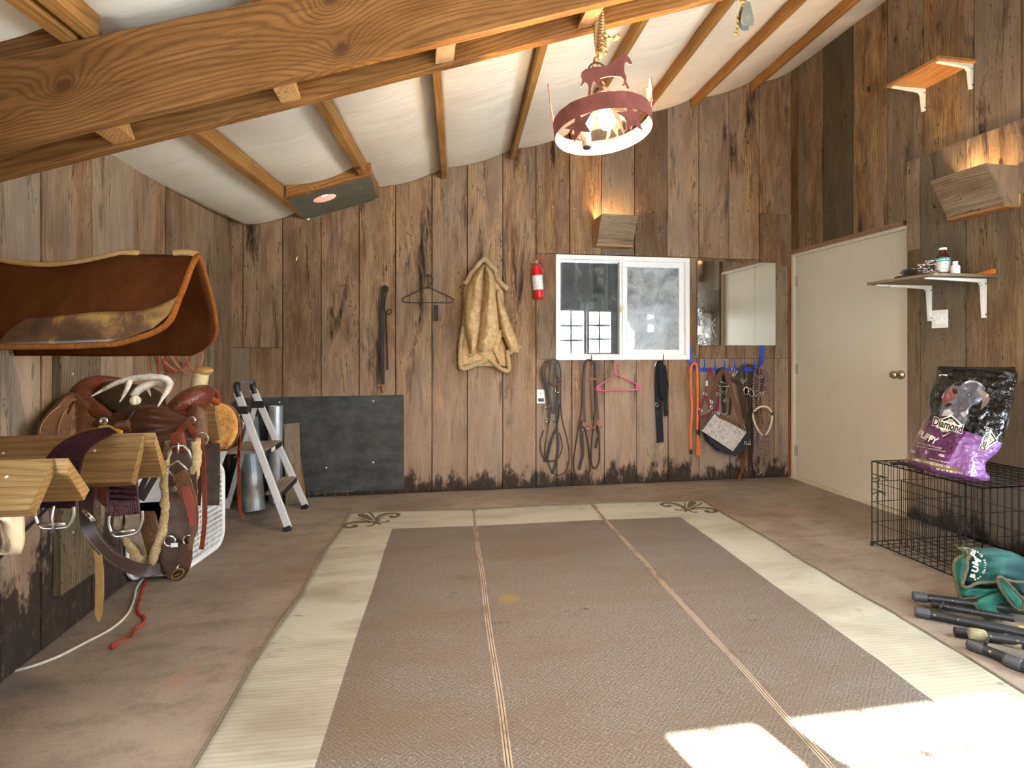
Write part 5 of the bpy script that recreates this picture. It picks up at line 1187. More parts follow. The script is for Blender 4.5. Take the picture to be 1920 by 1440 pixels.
# seat bowl, cantle roll
m = MB(); lobe(m, [(225, 760, 960), (270, 700, 1150), (330, 700, 1230), (400, 760, 1240), (440, 830, 1180), (468, 900, 1080)], lambda x, y, k: at(*c2(x, y), 2.66-(y-225)/240*.20-.02*k), 20, 24, .2, 5); m.build('seat', leather('dark_tooled_seat', '#4a3823', .4, 32), sad, smooth=True)
def camtube(pts, r, Y, n=8, flat=1.0):
    P = cr([at(*c2(p[0], p[1]), (p[2] if len(p) > 2 else Y)) for p in pts], n); m = MB(); q = r if not isinstance(r, list) else [lerp(r[int(i*(len(r)-1)/(len(P)-1))], r[min(len(r)-1, int(i*(len(r)-1)/(len(P)-1))+1)], (i*(len(r)-1)/(len(P)-1)) % 1) for i in range(len(P))]
    m.tube(P, q, 12, flat=flat); return m
camtube([(960, 225, 2.72), (850, 215, 2.70), (740, 220, 2.66), (650, 255, 2.60), (605, 310, 2.54), (620, 380, 2.48), (690, 440, 2.45), (780, 475, 2.43), (850, 485, 2.42)], [.012, .018, .026, .034, .040, .042, .038, .028, .010], 0).build('cantle', LRED, sad, smooth=True)
# swell and horn
m = MB(); c = at(*c2(1425, 385), 2.52); M_ = Matrix.Rotation(math.radians(-38), 3, 'Y'); m.ball(c, .092, (1.15, 1.3, .62), 16, M_); m.build('swell', LRED, sad, smooth=True)
camtube([(1260, 440, 2.46), (1280, 490, 2.42), (1320, 510, 2.41), (1370, 480, 2.42), (1420, 440, 2.44)], [.012, .024, .026, .02, .008], 0).build('swell_cover', LRED, sad, smooth=True)
camtube([(1490, 400, 2.50), (1530, 355, 2.50), (1580, 350, 2.54), (1625, 380, 2.60), (1630, 320, 2.64), (1590, 275, 2.64)], [.010, .012, .014, .014, .012, .01], 0).build('gullet_lip', LORG, sad, smooth=True)
hb, ht = at(*c2(1490, 262), 2.56), at(*c2(1508, 160), 2.56); hv = ht-hb
m = MB(); m.lathe([(.036, -.01), (.034, .01)]+[(.030+.0035*(i % 2), .012+i*(hv.length-.014)/12) for i in range(13)]+[(.024, hv.length)], hb, hv, 20)
lab(m.build('horn_wrap', simple('cream_rope_wrap', '#c6b184', .8, sc=90, bump=.5), sad, smooth=True), 'cream cord wrap on the horn neck')
m = MB(); hx_ = at(*c2(1530, 138), 2.56); m.lathe([(.012, -.022), (.030, -.012), (.037, .0), (.037, .006), (.030, .012), (.0, .014)], hx_, V((.12, -.15, 1)), 24); lab(m.build('horn_cap', simple('worn_horn_cap', '#a98348', .35, var=.2), sad, smooth=True), 'worn tan horn cap')
# conchos, rings, strings
for x, y, r, Y in ((778, 518, .017, 2.385), (1440, 510, .016, 2.36), (1250, 568, .006, 2.37)):
    m = MB(); c = at(*c2(x, y), Y); m.lathe([(r, 0), (r*.95, .004), (r*.5, .006), (r*.45, .004), (0, .004)], c, (0.1, -1, .1), 20); m.build('concho', CHROME, sad, smooth=True)
m = MB(); m.lathe([(.028, 0), (.026, .006)], at(*c2(778, 520), 2.39), (.1, -1, .1), 20); m.build('rosette', LDARK, sad)
m = MB(); m.strap(cr([at(*c2(x, y), Y) for x, y, Y in ((545, 370, 2.42), (500, 450, 2.38), (430, 600, 2.36), (400, 680, 2.36))], 5), .018, .004); m.build('tie_strap', LCHOC, sad)
m = MB(); m.tube(cr([at(*c2(x, y), Y) for x, y, Y in ((1120, 370, 2.44), (1050, 400, 2.40), (1000, 450, 2.37), (940, 530, 2.34))], 5), .0045, 8); m.build('tie_string', LBLK, sad, smooth=True)
m = MB(); lobe(m, [(960, 700, 830), (1020, 700, 850), (1100, 720, 860), (1150, 770, 860), (1175, 800, 850)], sm(2.36, .02, 0), 12, 14, .1, 7); m.build('fender', LRED, sad, smooth=True)
for pts, w_ in (([(1190, 890, 2.33), (1130, 990, 2.33), (1060, 1110, 2.33)], .022), ([(1120, 890, 2.34), (1060, 1020, 2.34), (1030, 1100, 2.34)], .02)):
    m = MB(); m.strap(cr([at(*c2(x, y), Y) for x, y, Y in pts], 5), w_, .005); m.build('stirrup_leather', LDARK, sad)
# front rigging: red billet, D ring
m = MB(); m.strap(cr([at(*c2(x, y), 2.34) for x, y in ((1440, 505), (1370, 570), (1300, 650))], 4), .022, .005); m.strap(cr([at(*c2(x, y), 2.33) for x, y in ((1405, 525), (1440, 590), (1470, 640))], 4), .018, .005); m.pieces('latigo', LORG, sad)
m = MB(); m.tube(ringpts(at(*c2(1515, 650), 2.34), EX, EZ, .022, .024, 20), .0038, 8, True); m.build('rigging_ring', CHROME, sad, smooth=True)
m = MB(); m.strap(cr([at(*c2(x, y), Y) for x, y, Y in ((1505, 660, 2.34), (1525, 850, 2.33), (1535, 1150, 2.33), (1530, 1330, 2.34), (1510, 1480, 2.34))], 6), .017, .004); m.build('long_string', LORG, sad)
m = MB(); m.strap(cr([at(*c2(x, y), Y) for x, y, Y in ((1500, 680, 2.35), (1500, 900, 2.35), (1480, 1150, 2.36))], 6), .024, .004); m.build('hanging_strap', LPURP, sad)
m = MB(); m.strap(cr([at(*c2(x, y), Y) for x, y, Y in ((1590, 690, 2.62), (1590, 850, 2.60), (1590, 1000, 2.60), (1585, 1150, 2.60))], 6), .066, .006); lab(m.build('wide_fender', leather('grey_plum_leather', '#5b4a45', .5), sad), 'wide dull plum-brown strap')
m = MB(); m.tube(ringpts(at(*c2(1797, 548), 2.86), EX, EZ, .019, .024, 18), .0032, 8, True); m.build('rigging_ring', CHROME, sad, smooth=True)
for dx, sp in ((0, 0), (6, 12)):
    m = MB(); m.strap(cr([at(*c2(x, y), 2.84) for x, y in ((1792+dx, 560), (1788+dx, 800), (1790+dx, 1050), (1800+dx, 1180+sp*2), (1820+dx, 1215+sp*3))], 6), .011, .004); m.build('saddle_string', LORG, sad)
# antler
ANT = NT('shed_antler'); o_ = ANT.obj(); n = ANT.noise(o_, 26, 4, .6); n2 = ANT.noise(ANT.vm('MULTIPLY', o_, (60, 60, 160)), 1.0, 3); ANT.bump(n2, .3, .003); ANT = ANT.fin(ANT.mix(ANT.mapr(n, .42, .72), lin('#d6d0c4'), lin('#8f7a62')), .5)
an = thing('deer_antler', at(100+0*1, 745, 2.45), 'pale shed deer antler lying in the seat of the western saddle', 'antler')
an.location = at(245, 750, 2.47)
ca = lambda x, y: (60+x/7.385, 680+y/7.385)
def antl(pts, rs):
    P = cr([at(*ca(p[0], p[1]), p[2]) for p in pts], 7); n_ = len(P)-1
    q = [lerp(rs[int(i*(len(rs)-1)/n_)], rs[min(len(rs)-1, int(i*(len(rs)-1)/n_)+1)], (i*(len(rs)-1)/n_) % 1) for i in range(n_+1)]
    m = MB(); m.tube(P, q, 10); return m
antl([(1400, 470, 2.43), (1450, 400, 2.44), (1560, 330, 2.47), (1700, 285, 2.50), (1830, 300, 2.50), (1905, 290, 2.46), (1850, 225, 2.43), (1700, 200, 2.42), (1550, 200, 2.42), (1380, 225, 2.42), (1200, 270, 2.41), (1000, 365, 2.40), (822, 467, 2.38)], [.016, .0165, .017, .016, .016, .015, .014, .0135, .013, .013, .011, .008, .0015]).build('main_beam', ANT, an, smooth=True)
for pts, r_ in (([(1350, 240, 2.42), (1330, 320, 2.40), (1280, 430, 2.39), (1213, 548, 2.38)], [.012, .010, .007, .0015]), ([(1905, 300, 2.45), (1880, 380, 2.42), (1820, 470, 2.40), (1740, 618, 2.38)], [.014, .012, .008, .0015]), ([(1590, 340, 2.47), (1620, 400, 2.46), (1645, 468, 2.45)], [.009, .006, .001])):
    antl(pts, r_).build('tine', ANT, an, smooth=True)
m = MB(); c = at(*ca(1430, 525), 2.42); m.ball(c, .017, (1, 1, .9), 12)
q = random.Random(5)
for i in range(150):
    d = V((q.gauss(0, 1), q.gauss(0, 1)-.4, q.gauss(0, 1))).normalized(); m.ball(c+d*.017, .0038, n=4)
lab(m.build('burr', simple('white_burr', '#e2dac4', .7), an, smooth=True), 'rough white burr at the antler base')
# ================================================================ purple mohair cinches
def strand_band(mb, path, w_, n, r, N_=(0, -1, .3)):
    P = [V(p) for p in path]
    for k in range(n):
        f = (k+.5)/n-.5; Q = []
        for i, p in enumerate(P):
            d = (P[min(i+1, len(P)-1)]-P[max(i-1, 0)]).normalized(); sd_ = d.cross(V(N_)).normalized(); ww = w_[i] if isinstance(w_, list) else w_
            Q.append(p+sd_*f*ww)
        mb.tube(Q, r, 6)
ci1 = thing('mohair_cinch', at(120, 850, 1.9), 'dark purple mohair cinch draped over the middle saddle rack, steel buckle hanging below', 'cinch', 'mohair cinches')
path = cr([at(222, 806, 2.06), at(190, 812, 1.98), at(150, 830, 1.90), at(124, 856, 1.86), at(112, 890, 1.84), at(106, 925, 1.83), at(104, 952, 1.83)], 7)
ws = [lerp(.02, .105, min(1, i/24)) for i in range(len(path))]
m = MB(); strand_band(m, path, ws, 13, .0052); m.build('mohair_strands', MOHAIR, ci1, smooth=True)
def cinch_buckle(root, c, w_, h_, ux=EX, tongue=True):
    m = MB(); c = V(c); P = [c+V(ux)*a*w_/2+EZ*b_*h_/2 for a, b_ in ((-1, .9), (-1.02, .1), (-.72, -.85), (-.2, -1), (.2, -1), (.72, -.85), (1.02, .1), (1, .9))]
    m.tube(cr(P, 5), .0048, 10); root = m.build('buckle_frame', STEEL, root, smooth=True)
    m = MB(); m.tube([c+V(ux)*w_*-.44+EZ*h_*-.28, c+V(ux)*w_*.30+EZ*h_*-.33], .006, 10); m.build('roller', STEEL, root, smooth=True)
    if tongue: m = MB(); m.tube(cr([c+EZ*h_*.55+EY*-.004, c+EY*-.012, c+EZ*h_*-.52+EY*-.008], 4), .0035, 8); m.build('tongue', STEEL, root, smooth=True)
cinch_buckle(ci1, at(103, 970, 1.82), .098, .065)
m = MB(); m.strap(cr([at(98, 945, 1.83), at(99, 1000, 1.83)], 3), .016, .004); m.tube(ringpts(at(232, 806, 2.03), EX, EZ, .02, .013, 16), .003, 8, True); m.lathe([(.016, -.017), (.016, .017)], at(230, 797, 2.04), V((1, 0, .1)), 14); m.pieces('keeper', LCHOC, ci1)
m = MB(); m.strap(cr([at(187, 802, 2.05), at(205, 801, 2.04), at(228, 812, 2.02)], 4), .014, .006); lab(m.build('yellow_tape', simple('yellow_suede', '#b98a35', .8), ci1), 'mustard strip')
ci2 = thing('mohair_cinch', at(229, 935, 1.98), 'faded purple-grey cinch end with steel ring hanging below the middle saddle rack', 'cinch', 'mohair cinches')
path = cr([at(228, 890, 2.0), at(229, 925, 1.97), at(231, 950, 1.95), at(233, 966, 1.95)], 8)
m = MB(); strand_band(m, path, .094, 14, .0048); m.build('mohair_strands', MOHG, ci2, smooth=True)
m = MB()
for py in (915, 925, 935, 945, 955): strand_band(m, [at(206, py, 1.955), at(256, py+2, 1.955)], .004, 2, .003)
m.build('cross_weave', MOHAIR, ci2, smooth=True); cinch_buckle(ci2, at(236, 982, 1.94), .096, .075, V((1, 0, .12)).normalized(), False)
# ================================================================ breast collar with sheepskin edges
bc = thing('breast_collar', at(345, 840, 2.2), 'wide brown breast collar lined with cream sheepskin, hanging in a loop beside the rack end', 'breast collar')
BCY = 2.12
m = MB(); P_ = cr([at(336, 826, BCY), at(338, 880, BCY), at(340, 940, BCY-.01), at(336, 990, BCY-.02), at(318, 1035, BCY-.01), at(292, 1062, BCY+.03)], 6); m.strap(P_, [.11]*8+[.105]*(len(P_)-12)+[.09]*4, .008); m.build('leather_band', leather('dull_plum_brown', '#5c473c', .55), bc)
def fl3(pts, r):
    P = cr([at(x, y, Y) for x, y, Y in pts], 7); P = [p+V((noise.noise(p*45), noise.noise(p*45+V((5, 0, 0))), noise.noise(p*45+V((0, 9, 0)))))*.005 for p in P]
    m = MB(); m.tube(P, [r*(1+.25*noise.noise(p*40)) for p in P], 10); return m
fl3([(318, 824, BCY), (312, 860, BCY), (309, 900, BCY), (311, 945, BCY-.01), (306, 990, BCY-.02), (292, 1030, BCY-.02), (278, 1062, BCY), (262, 1052, BCY+.05), (246, 1025, BCY+.10), (234, 1005, BCY+.12)], .0155).build('sheepskin_edge', FLC, bc, smooth=True)
fl3([(366, 824, BCY+.01), (368, 860, BCY+.01), (362, 900, BCY+.01), (360, 925, BCY+.01)], .017).build('sheepskin_edge', FLC, bc, smooth=True)
m = MB(); lobe(m, [(962, 240, 288), (985, 233, 292), (1010, 232, 296), (1035, 246, 292), (1052, 262, 284)], lambda x, y, k: at(x, y, BCY+.13-.02*k), 12, 16, .2, 3, back=-.3); lab(m.build('pale_lining', simple('pale_pigskin', '#a99c88', .7, var=.15), bc, smooth=True), 'pale inner face of the looped collar')
m = MB(); lobe(m, [(958, 262, 292), (985, 262, 298), (1010, 268, 300), (1045, 276, 290)], lambda x, y, k: at(x, y, BCY+.10-.01*k), 10, 14, .1, 9); m.build('collar_back', LTAN, bc, smooth=True)
m = MB(); m.strap(cr([at(x, y, BCY-.02) for x, y in ((333, 812), (334, 830), (335, 846))], 4), [.042]*4+[.05]*3+[.04]*2, .012); m.build('billet', LORG, bc, bevel=.003)
m = MB(); P_ = [at(x, y, BCY-.035) for x, y in ((310, 862), (314, 848), (325, 836), (344, 835), (354, 846), (360, 864))]; m.tube(P_, .0052, 10); m.build('octagon_buckle', STEEL, bc, smooth=True)
m = MB(); m.tube([at(334, 830, BCY-.04), at(334, 850, BCY-.045)], .004, 8); m.build('tongue', STEEL, bc, smooth=True)
m = MB(); P_ = [at(x, y, BCY-.04) for x, y in ((325, 892), (310, 878), (334, 864), (352, 882))]; m.tube(P_, .0042, 8); m.build('lower_buckle', STEEL, bc, smooth=True)
m = MB(); m.strap(cr([at(x, y, BCY-.045) for x, y in ((334, 886), (342, 900), (352, 930), (360, 960), (364, 990), (360, 1010), (356, 1030))], 5), [.035, .042, .05, .052, .052, .05, .05, .05, .05, .05, .05, .048, .046, .044, .042, .04, .038, .034, .03, .026, .024, .022, .02, .018, .016, .014, .012, .012, .012, .012, .012][:31], .007); m.build('tug_strap', LTAN, bc)
m = MB(); m.strap(cr([at(x, y, BCY-.052) for x, y in ((347, 912), (354, 940), (360, 962), (362, 985))], 5), [.030]*8+[.028]*4+[.02]*4, .005); lab(m.build('red_inlay', leather('russet_leather', '#96391b', .35), bc), 'russet red inlay')
for x, y in ((318, 1014), (354, 1013)):
    m = MB(); m.tube(ringpts(at(x, y, BCY-.035), V((1, -.1, 0)).normalized(), EZ, .019, .018, 20), .0038, 8, True); m.build('ring', CHROME, bc, smooth=True)
m = MB(); m.box(at(327, 1022, BCY-.045), (.022, .003, .014)); m.build('white_tag', simple('tag_white', '#d9d9d6', .6, bump=0), bc)
m = MB(); m.strap(cr([at(x, y, BCY-.04) for x, y in ((350, 1020), (349, 1050), (342, 1072), (330, 1080), (318, 1070))], 6), .036, .006); m.build('end_strap', LCHOC, bc)
m = MB(); m.tube(ringpts(at(333, 1076, BCY-.055), V((.8, 0, .6)), V((-.6, 0, .8)), .022, .014, 14), .0035, 8, True); m.tube([at(318, 1086, BCY-.05), at(335, 1076, BCY-.06)], .003, 6); m.pieces('small_buckle', simple('dark_brass', '#6d5a38', .4, .8), bc, smooth=True)
m = MB(); m.lathe([(.012, 0), (.009, .004), (0, .005)], at(327, 917, BCY-.02), (0, -1, 0), 16); m.build('concho', STEEL, bc)
# stitched dark strap looping across
fs_ = thing('flank_strap', at(165, 900, 1.95), 'long dark stitched leather strap hanging in a curve below the saddle racks, pale tail end', 'strap')
m = MB(); P_ = cr([at(x, y, Y) for x, y, Y in ((163, 895, 2.02), (162, 960, 1.97), (168, 990, 1.95), (185, 1018, 1.95), (212, 1045, 1.98), (245, 1063, 2.03), (275, 1070, 2.08), (300, 1066, 2.12))], 7); m.strap(P_, .040, .006, n=(0, -1, .35)); m.build('strap', leather('plum_black_leather', '#3d2a26', .45), fs_)
m = MB()
for sg in (-1, 1):
    for i in range(16, len(P_)-2):
        a, b_ = P_[i], P_[i+1]; d = (b_-a).normalized(); sd_ = d.cross(V((0, -1, .35)).normalized()).normalized(); mid = (a+b_)/2
        m.bar(mid+sd_*sg*.014-d*.003+V((0, -.004, .0015)), mid+sd_*sg*.014+d*.004+V((0, -.004, .0015)), .0016, .0012, (0, -1, 0))
o_ = m.build('stitching', simple('pale_thread', '#8d7c66', .8, bump=0), fs_); o_['kind'] = 'stuff'
m = MB(); m.strap(cr([at(x, y, 1.96) for x, y in ((176, 985), (183, 1030), (187, 1080), (186, 1130), (185, 1166))], 6), [.022]*10+[.024]*8+[.022]*4+[.015, .008, .006], .004); lab(m.build('tail_end', simple('tan_flesh_side', '#8f6d42', .8), fs_), 'pale tan tail')
m = MB(); P_ = [at(x, y, 1.93) for x, y in ((155, 956), (158, 953), (178, 976), (174, 980))]; m.tube(P_, .004, 8, True); m.tube([at(163, 966, 1.925), at(173, 960+17, 1.925)], .003, 6); m.pieces('buckle', CHROME, fs_, smooth=True)
m = MB(); m.strap(cr([at(x, y, 2.03) for x, y in ((176, 895), (172, 930), (164, 960))], 5), .022, .005); m.build('upper_end', LRED, fs_)
# pale leather piece at the left edge, cable on the wall
wl_ = thing('padded_girth', at(20, 990, 1.6), 'cream padded leather girth end hanging below the nearest rack at the left edge', 'girth')
m = MB(); lobe(m, [(925, -20, 36), (955, -24, 44), (990, -26, 47), (1020, -26, 46), (1041, -20, 40)], lambda x, y, k: at(x, y, 1.60-.04*k), 14, 18, .25, 2); m.build('pad', simple('cream_leather', '#c9b898', .65, var=.2, sc=14), wl_, smooth=True)
m = MB(); lobe(m, [(975, -22, 2), (1000, -24, 12), (1020, -20, 20), (1036, -14, 16)], lambda x, y, k: at(x, y, 1.56-.03*k), 10, 12, .5, 5); lab(m.build('grimy_lining', simple('grimy_fleece', '#6a5a4a', .9, var=.5, sc=40, bump=.8, bd=.006), wl_, smooth=True), 'grimy inner fleece')
m = MB(); m.tube(cr([L(-40, 1085, .03), L(0, 1045, .03), L(45, 997, .035), L(92, 950, .05)], 6), .006, 8); tag(m.build('black_cable', BLACKP, smooth=True), 'black cable running slantwise up the left wall behind the racks', 'cable')
# ================================================================ cord and twine on the floor
m = MB(); m.tube(cr([G(x, y, .0062) for x, y in ((285, 1066), (272, 1080), (256, 1102), (252, 1120), (240, 1150), (210, 1178), (160, 1205), (100, 1235), (40, 1255), (-10, 1263), (-80, 1268))], 8), .0055, 8); tag(m.build('extension_cord', simple('white_cord', '#c9c5bd', .5, bump=0), smooth=True), 'white electric cord snaking along the floor beside the left wall', 'cord')
TW = simple('red_twine', '#a8442f', .85, var=.2, sc=250, bump=.6)
m = MB(); P_ = cr([G(x, y, z) for x, y, z in ((276, 1082, .004), (270, 1098, .005), (262, 1125, .005), (258, 1140, .005), (262, 1150, .005), (271, 1158, .005), (268, 1170, .005), (256, 1178, .005), (251, 1190, .005))], 7)
tg = thing('baling_twine', G(262, 1140), 'frayed red baling twine with a knotted end on the floor by the white cord', 'twine')
m.tube([p+V((.004*math.cos(i*.9), .004*math.sin(i*.9), .002*math.sin(i*.9))) for i, p in enumerate(P_)], .0042, 7); m.build('twisted_strand', TW, tg, smooth=True); m = MB(); m.tube([p-V((.004*math.cos(i*.9), .004*math.sin(i*.9), .002*math.sin(i*.9))) for i, p in enumerate(P_)], .0042, 7); m.build('twisted_strand', TW, tg, smooth=True)
m = MB(); m.tube(cr([G(x, y, .004) for x, y in ((251, 1190), (238, 1192), (222, 1200), (214, 1208))], 6), .003, 7); m.build('loop', TW, tg, smooth=True); m = MB(); m.tube(cr([G(x, y, .004) for x, y in ((251, 1190), (244, 1198), (226, 1205), (214, 1210))], 6), .003, 7); m.build('loop', TW, tg, smooth=True)
m = MB(); c = G(213, 1211, .012); m.tube([c+V((.012*math.sin(i*.5)*math.cos(i*.21), .012*math.sin(i*.5)*math.sin(i*.21), .008*math.cos(i*.5))) for i in range(60)], .004, 7); m.build('knot', TW, tg, smooth=True)
# ================================================================ the floor mat
TL, TR = G(653, 965), G(1316, 939)
uxr = (TR-TL).normalized(); vyr = V((uxr.y, -uxr.x, 0))*1.0; RWd = (TR-TL).length; RL = 3.66
vyr = (G(357, 1440)-TL).normalized(); 
def rugp(u, v):   # metres across, metres toward the camera
    e = .012*math.sin(u*4.3+1)*math.exp(-v*3)+.02*math.sin(math.pi*u/RWd)*math.exp(-v*4)
    z = .006+.0035*noise.noise(V((u*1.6, v*3.4, 0)))+.003*max(0, noise.noise(V((u*.8, v*9, 4))))
    ed = min(u, RWd-u)
    if ed < .08: z += .006*max(0, noise.noise(V((v*5, u, 9))))*(1-ed/.08)
    p = TL+uxr*(u+.008*math.sin(v*6+u)*(1 if ed < .2 else .3))+vyr*(v-e)
    return V((p.x, p.y, z))
def ruglook():
    t = NT('woven_polypropylene_mat'); a = t.attr('wc'); x, y, z = t.sep(a)[:3]
    inx = t.math('MULTIPLY', t.math('GREATER_THAN', x, .345), t.math('LESS_THAN', x, RWd-.345)); iny = t.math('GREATER_THAN', y, .385)
    ins = t.math('MULTIPLY', inx, iny)
    wx = t.math('SINE', t.math('MULTIPLY', x, 520)); wy = t.math('SINE', t.math('MULTIPLY', y, 420)); wv = t.math('MULTIPLY', wx, wy)
    chk = t.N('ShaderNodeTexChecker'); t.put(chk.inputs['Vector'], a); chk.inputs['Scale'].default_value = 26
    d1 = t.math('SINE', t.math('MULTIPLY', t.math('ADD', x, y), 330)); d2 = t.math('SINE', t.math('MULTIPLY', t.math('SUBTRACT', x, y), 330))
    bk = t.math('ADD', t.math('MULTIPLY', chk.outputs['Fac'], d1), t.math('MULTIPLY', t.math('SUBTRACT', 1, chk.outputs['Fac']), d2))
    sp = t.noise(t.vm('MULTIPLY', a, (260, 130, 1)), 1.0, 2, .6)
    tp = t.mix(t.mapr(sp, .4, .62), lin('#50473f'), lin('#726a64')); tp = t.mix(t.mapr(bk, .2, 1, 0, .28), tp, lin('#96928f'))
    hi = t.math('GREATER_THAN', t.noise(t.vm('MULTIPLY', a, (90, 190, 1)), 1.0, 1, .5), .66); tp = t.mix(t.math('MULTIPLY', hi, .5), tp, lin('#a8a4a0'))
    ln = t.math('SINE', t.math('MULTIPLY', y, 330)); crm = t.mix(t.mapr(ln, -.2, 1, 0, .28), lin('#adab9c'), lin('#807c6b'))
    c = t.mix(ins, crm, tp)
    n = t.noise(t.vm('MULTIPLY', a, (1.1, 3.6, 1)), 1.0, 5, .62, .5); lf = t.mapr(x, .2, 1.6, .62, 1.0)
    st = t.mapr(n, .44, .66, 0, 1); c = t.mix(t.math('MULTIPLY', st, t.math('SUBTRACT', .85, t.math('MULTIPLY', lf, .45))), c, lin('#5d4a33'))
    n3 = t.noise(t.vm('MULTIPLY', t.vm('ADD', a, (3, 1, 0)), (5, 9, 1)), 1.0, 4, .7); c = t.mix(t.mapr(n3, .63, .72, 0, .55), c, lin('#3a2d20'))
    for cx, cy, r_, cl in ((1.0, 1.47, .055, '#7d6a30'), (.78+.0, 1.2, .03, '#5a4c2c'), (1.33, 1.62, .012, '#111111')):
        dd = t.vm('DISTANCE', a, (cx, cy, 0)); n_ = t.N('ShaderNodeVectorMath', operation='DISTANCE'); t.put(n_.inputs[0], a); n_.inputs[1].default_value = (cx, cy, 0)
        k = t.math('ADD', n_.outputs['Value'], t.math('MULTIPLY', t.noise(a, 30, 3), r_*1.2)); c = t.mix(t.mapr(k, r_*1.1, r_*1.8, .8, 0), c, lin(cl))
    # panel seams: narrow cream stitching
    for sx in (.887, 1.783):
        dd = t.math('ABSOLUTE', t.math('SUBTRACT', x, sx)); c = t.mix(t.math('LESS_THAN', dd, .012), c, lin('#a89a84')); c = t.mix(t.math('LESS_THAN', t.math('ABSOLUTE', t.math('SUBTRACT', dd, .005)), .0018), c, lin('#3d3028'))
        sn_ = t.noise(t.vm('MULTIPLY', a, (20, 5, 1)), 1.0, 4, .7); c = t.mix(t.math('MULTIPLY', t.math('LESS_THAN', dd, .03), t.mapr(sn_, .5, .65, 0, .7)), c, lin('#5a4630'))
    t.bump(t.math('ADD', t.math('MULTIPLY', bk, t.math('MULTIPLY', ins, .6)), t.math('MULTIPLY', wv, .5)), .25, .002); return t.fin(c, .62)
rug = thing('outdoor_rug', TL+uxr*RWd/2+vyr*RL/2, 'large taupe three-panel outdoor mat with wide cream border on the concrete floor', 'rug')
m = MB(); m.grid(90, 120, lambda u, v: rugp(u*RWd, v*RL), -.004, lambda u, v: V((u*RWd, v*RL, 0))); m.build('mat', ruglook(), rug, smooth=True)
EDG = simple('taupe_binding', '#6f665c', .8)
m = MB(); m.tube([rugp(0, v*.05)+V((0, 0, .001)) for v in range(0, 74)], .0055, 6); m.tube([rugp(RWd, v*.05)+V((0, 0, .001)) for v in range(0, 74)], .0055, 6); m.tube([rugp(u*RWd/40, 0)+V((0, 0, .001)) for u in range(41)], .0055, 6); m.pieces('edge_binding', EDG, rug)
# lily motif in two corners, traced as outline shapes in its own frame
mo = [[(0, -.02), (.05, .05), (.062, .12), (.035, .20), (0, .26), (-.035, .20), (-.062, .12), (-.05, .05)],]
def lily(cu, cv_, ang, sc_):
    m = MB(); ca_, sa_ = math.cos(ang), math.sin(ang)
    def T(x, y): X = (x*ca_-y*sa_)*sc_; Y = (x*sa_+y*ca_)*sc_; return rugp(cu+X, cv_+Y)+V((0, 0, .0012))
    def shape(pts, th=.001):
        P = [T(*p) for p in pts]; m.add(P+[p+V((0, 0, -th)) for p in P], [tuple(range(len(P))), tuple(range(2*len(P)-1, len(P)-1, -1))]+[(i, len(P)+i, len(P)+(i+1) % len(P), (i+1) % len(P)) for i in range(len(P))])
    def band(pts, ws):
        c = cr([V((x, y, 0)) for x, y in pts], 6); n = len(c); Lf = []; Rt = []
        for i, p in enumerate(c):
            d = (c[min(i+1, n-1)]-c[max(i-1, 0)]).normalized(); s_ = V((-d.y, d.x, 0)); k = i/(n-1)*(len(ws)-1); a = int(k); w_ = lerp(ws[a], ws[min(a+1, len(ws)-1)], k-a); Lf.append(p+s_*w_/2); Rt.append(p-s_*w_/2)
        for i in range(n-1): shape([(q.x, q.y) for q in (Lf[i], Lf[i+1], Rt[i+1], Rt[i])])
    band([(0, .03), (0, .10), (.0, .20), (0, .27)], [.012, .045, .075, .05])
    band([(-.028, .04), (-.05, .12), (-.075, .20), (-.08, .26)], [.008, .016, .022, .012]); band([(.028, .04), (.05, .12), (.075, .20), (.08, .26)][:3], [.008, .014, .006])
    for sg in (-1, 1):
        band([(sg*.02, .0), (sg*.07, .07), (sg*.14, .11), (sg*.21, .10), (sg*.25, .05), (sg*.23, .0), (sg*.19, -.015), (sg*.17, .01), (sg*.19, .035)], [.02, .034, .042, .040, .036, .038, .04, .045, .02])
        band([(sg*.03, .005), (sg*.09, .04), (sg*.15, .065), (sg*.20, .045)], [.008, .012, .010, .004])
        band([(sg*.01, -.01), (sg*.03, -.06), (sg*.075, -.085), (sg*.10, -.06)], [.018, .022, .024, .026])
    band([(-.06, .0), (0, -.005), (.06, .0)], [.02, .026, .02]); band([(0, 0), (0, -.07), (0, -.12)], [.02, .024, .01])
    return m.build('lily_motif', simple('brown_motif', '#5e5349', .75), rug)
lily(.205, .215, math.radians(145), .80); lily(RWd-.21, .205, math.radians(-145), .80)
# ================================================================ dog crate
X0, X1, Y0, Y1, Z0, Z1 = 2.675, 3.335, 2.215, 2.865, .022, .505
DC = thing('dog_crate', V(((X0+X1)/2, (Y0+Y1)/2, 0)), 'black wire dog crate on the floor against the right wall under the food bag', 'dog crate')
WIRE = simple('black_wire', '#1b1a19', .4, .4, bump=0)
def panel(name, A, ux, w_, uy, h_, nx, ny, frame_=.0032, r=.0019):
    m = MB(); A = V(A); ux = V(ux); uy = V(uy)
    for i in range(nx+1): m.tube([A+ux*w_*i/nx, A+ux*w_*i/nx+uy*h_], frame_ if i in (0, nx) else r, 6)
    for j in range(ny+1): m.tube([A+uy*h_*j/ny+ux*0, A+uy*h_*j/ny+ux*w_], frame_ if j in (0, ny) else r, 6)
    return m.build(name, WIRE, DC)
panel('side_panel', (X0, Y0, Z0), EY, Y1-Y0, EZ, Z1-Z0, 17, 4); panel('side_panel', (X1, Y0, Z0), EY, Y1-Y0, EZ, Z1-Z0, 17, 4)
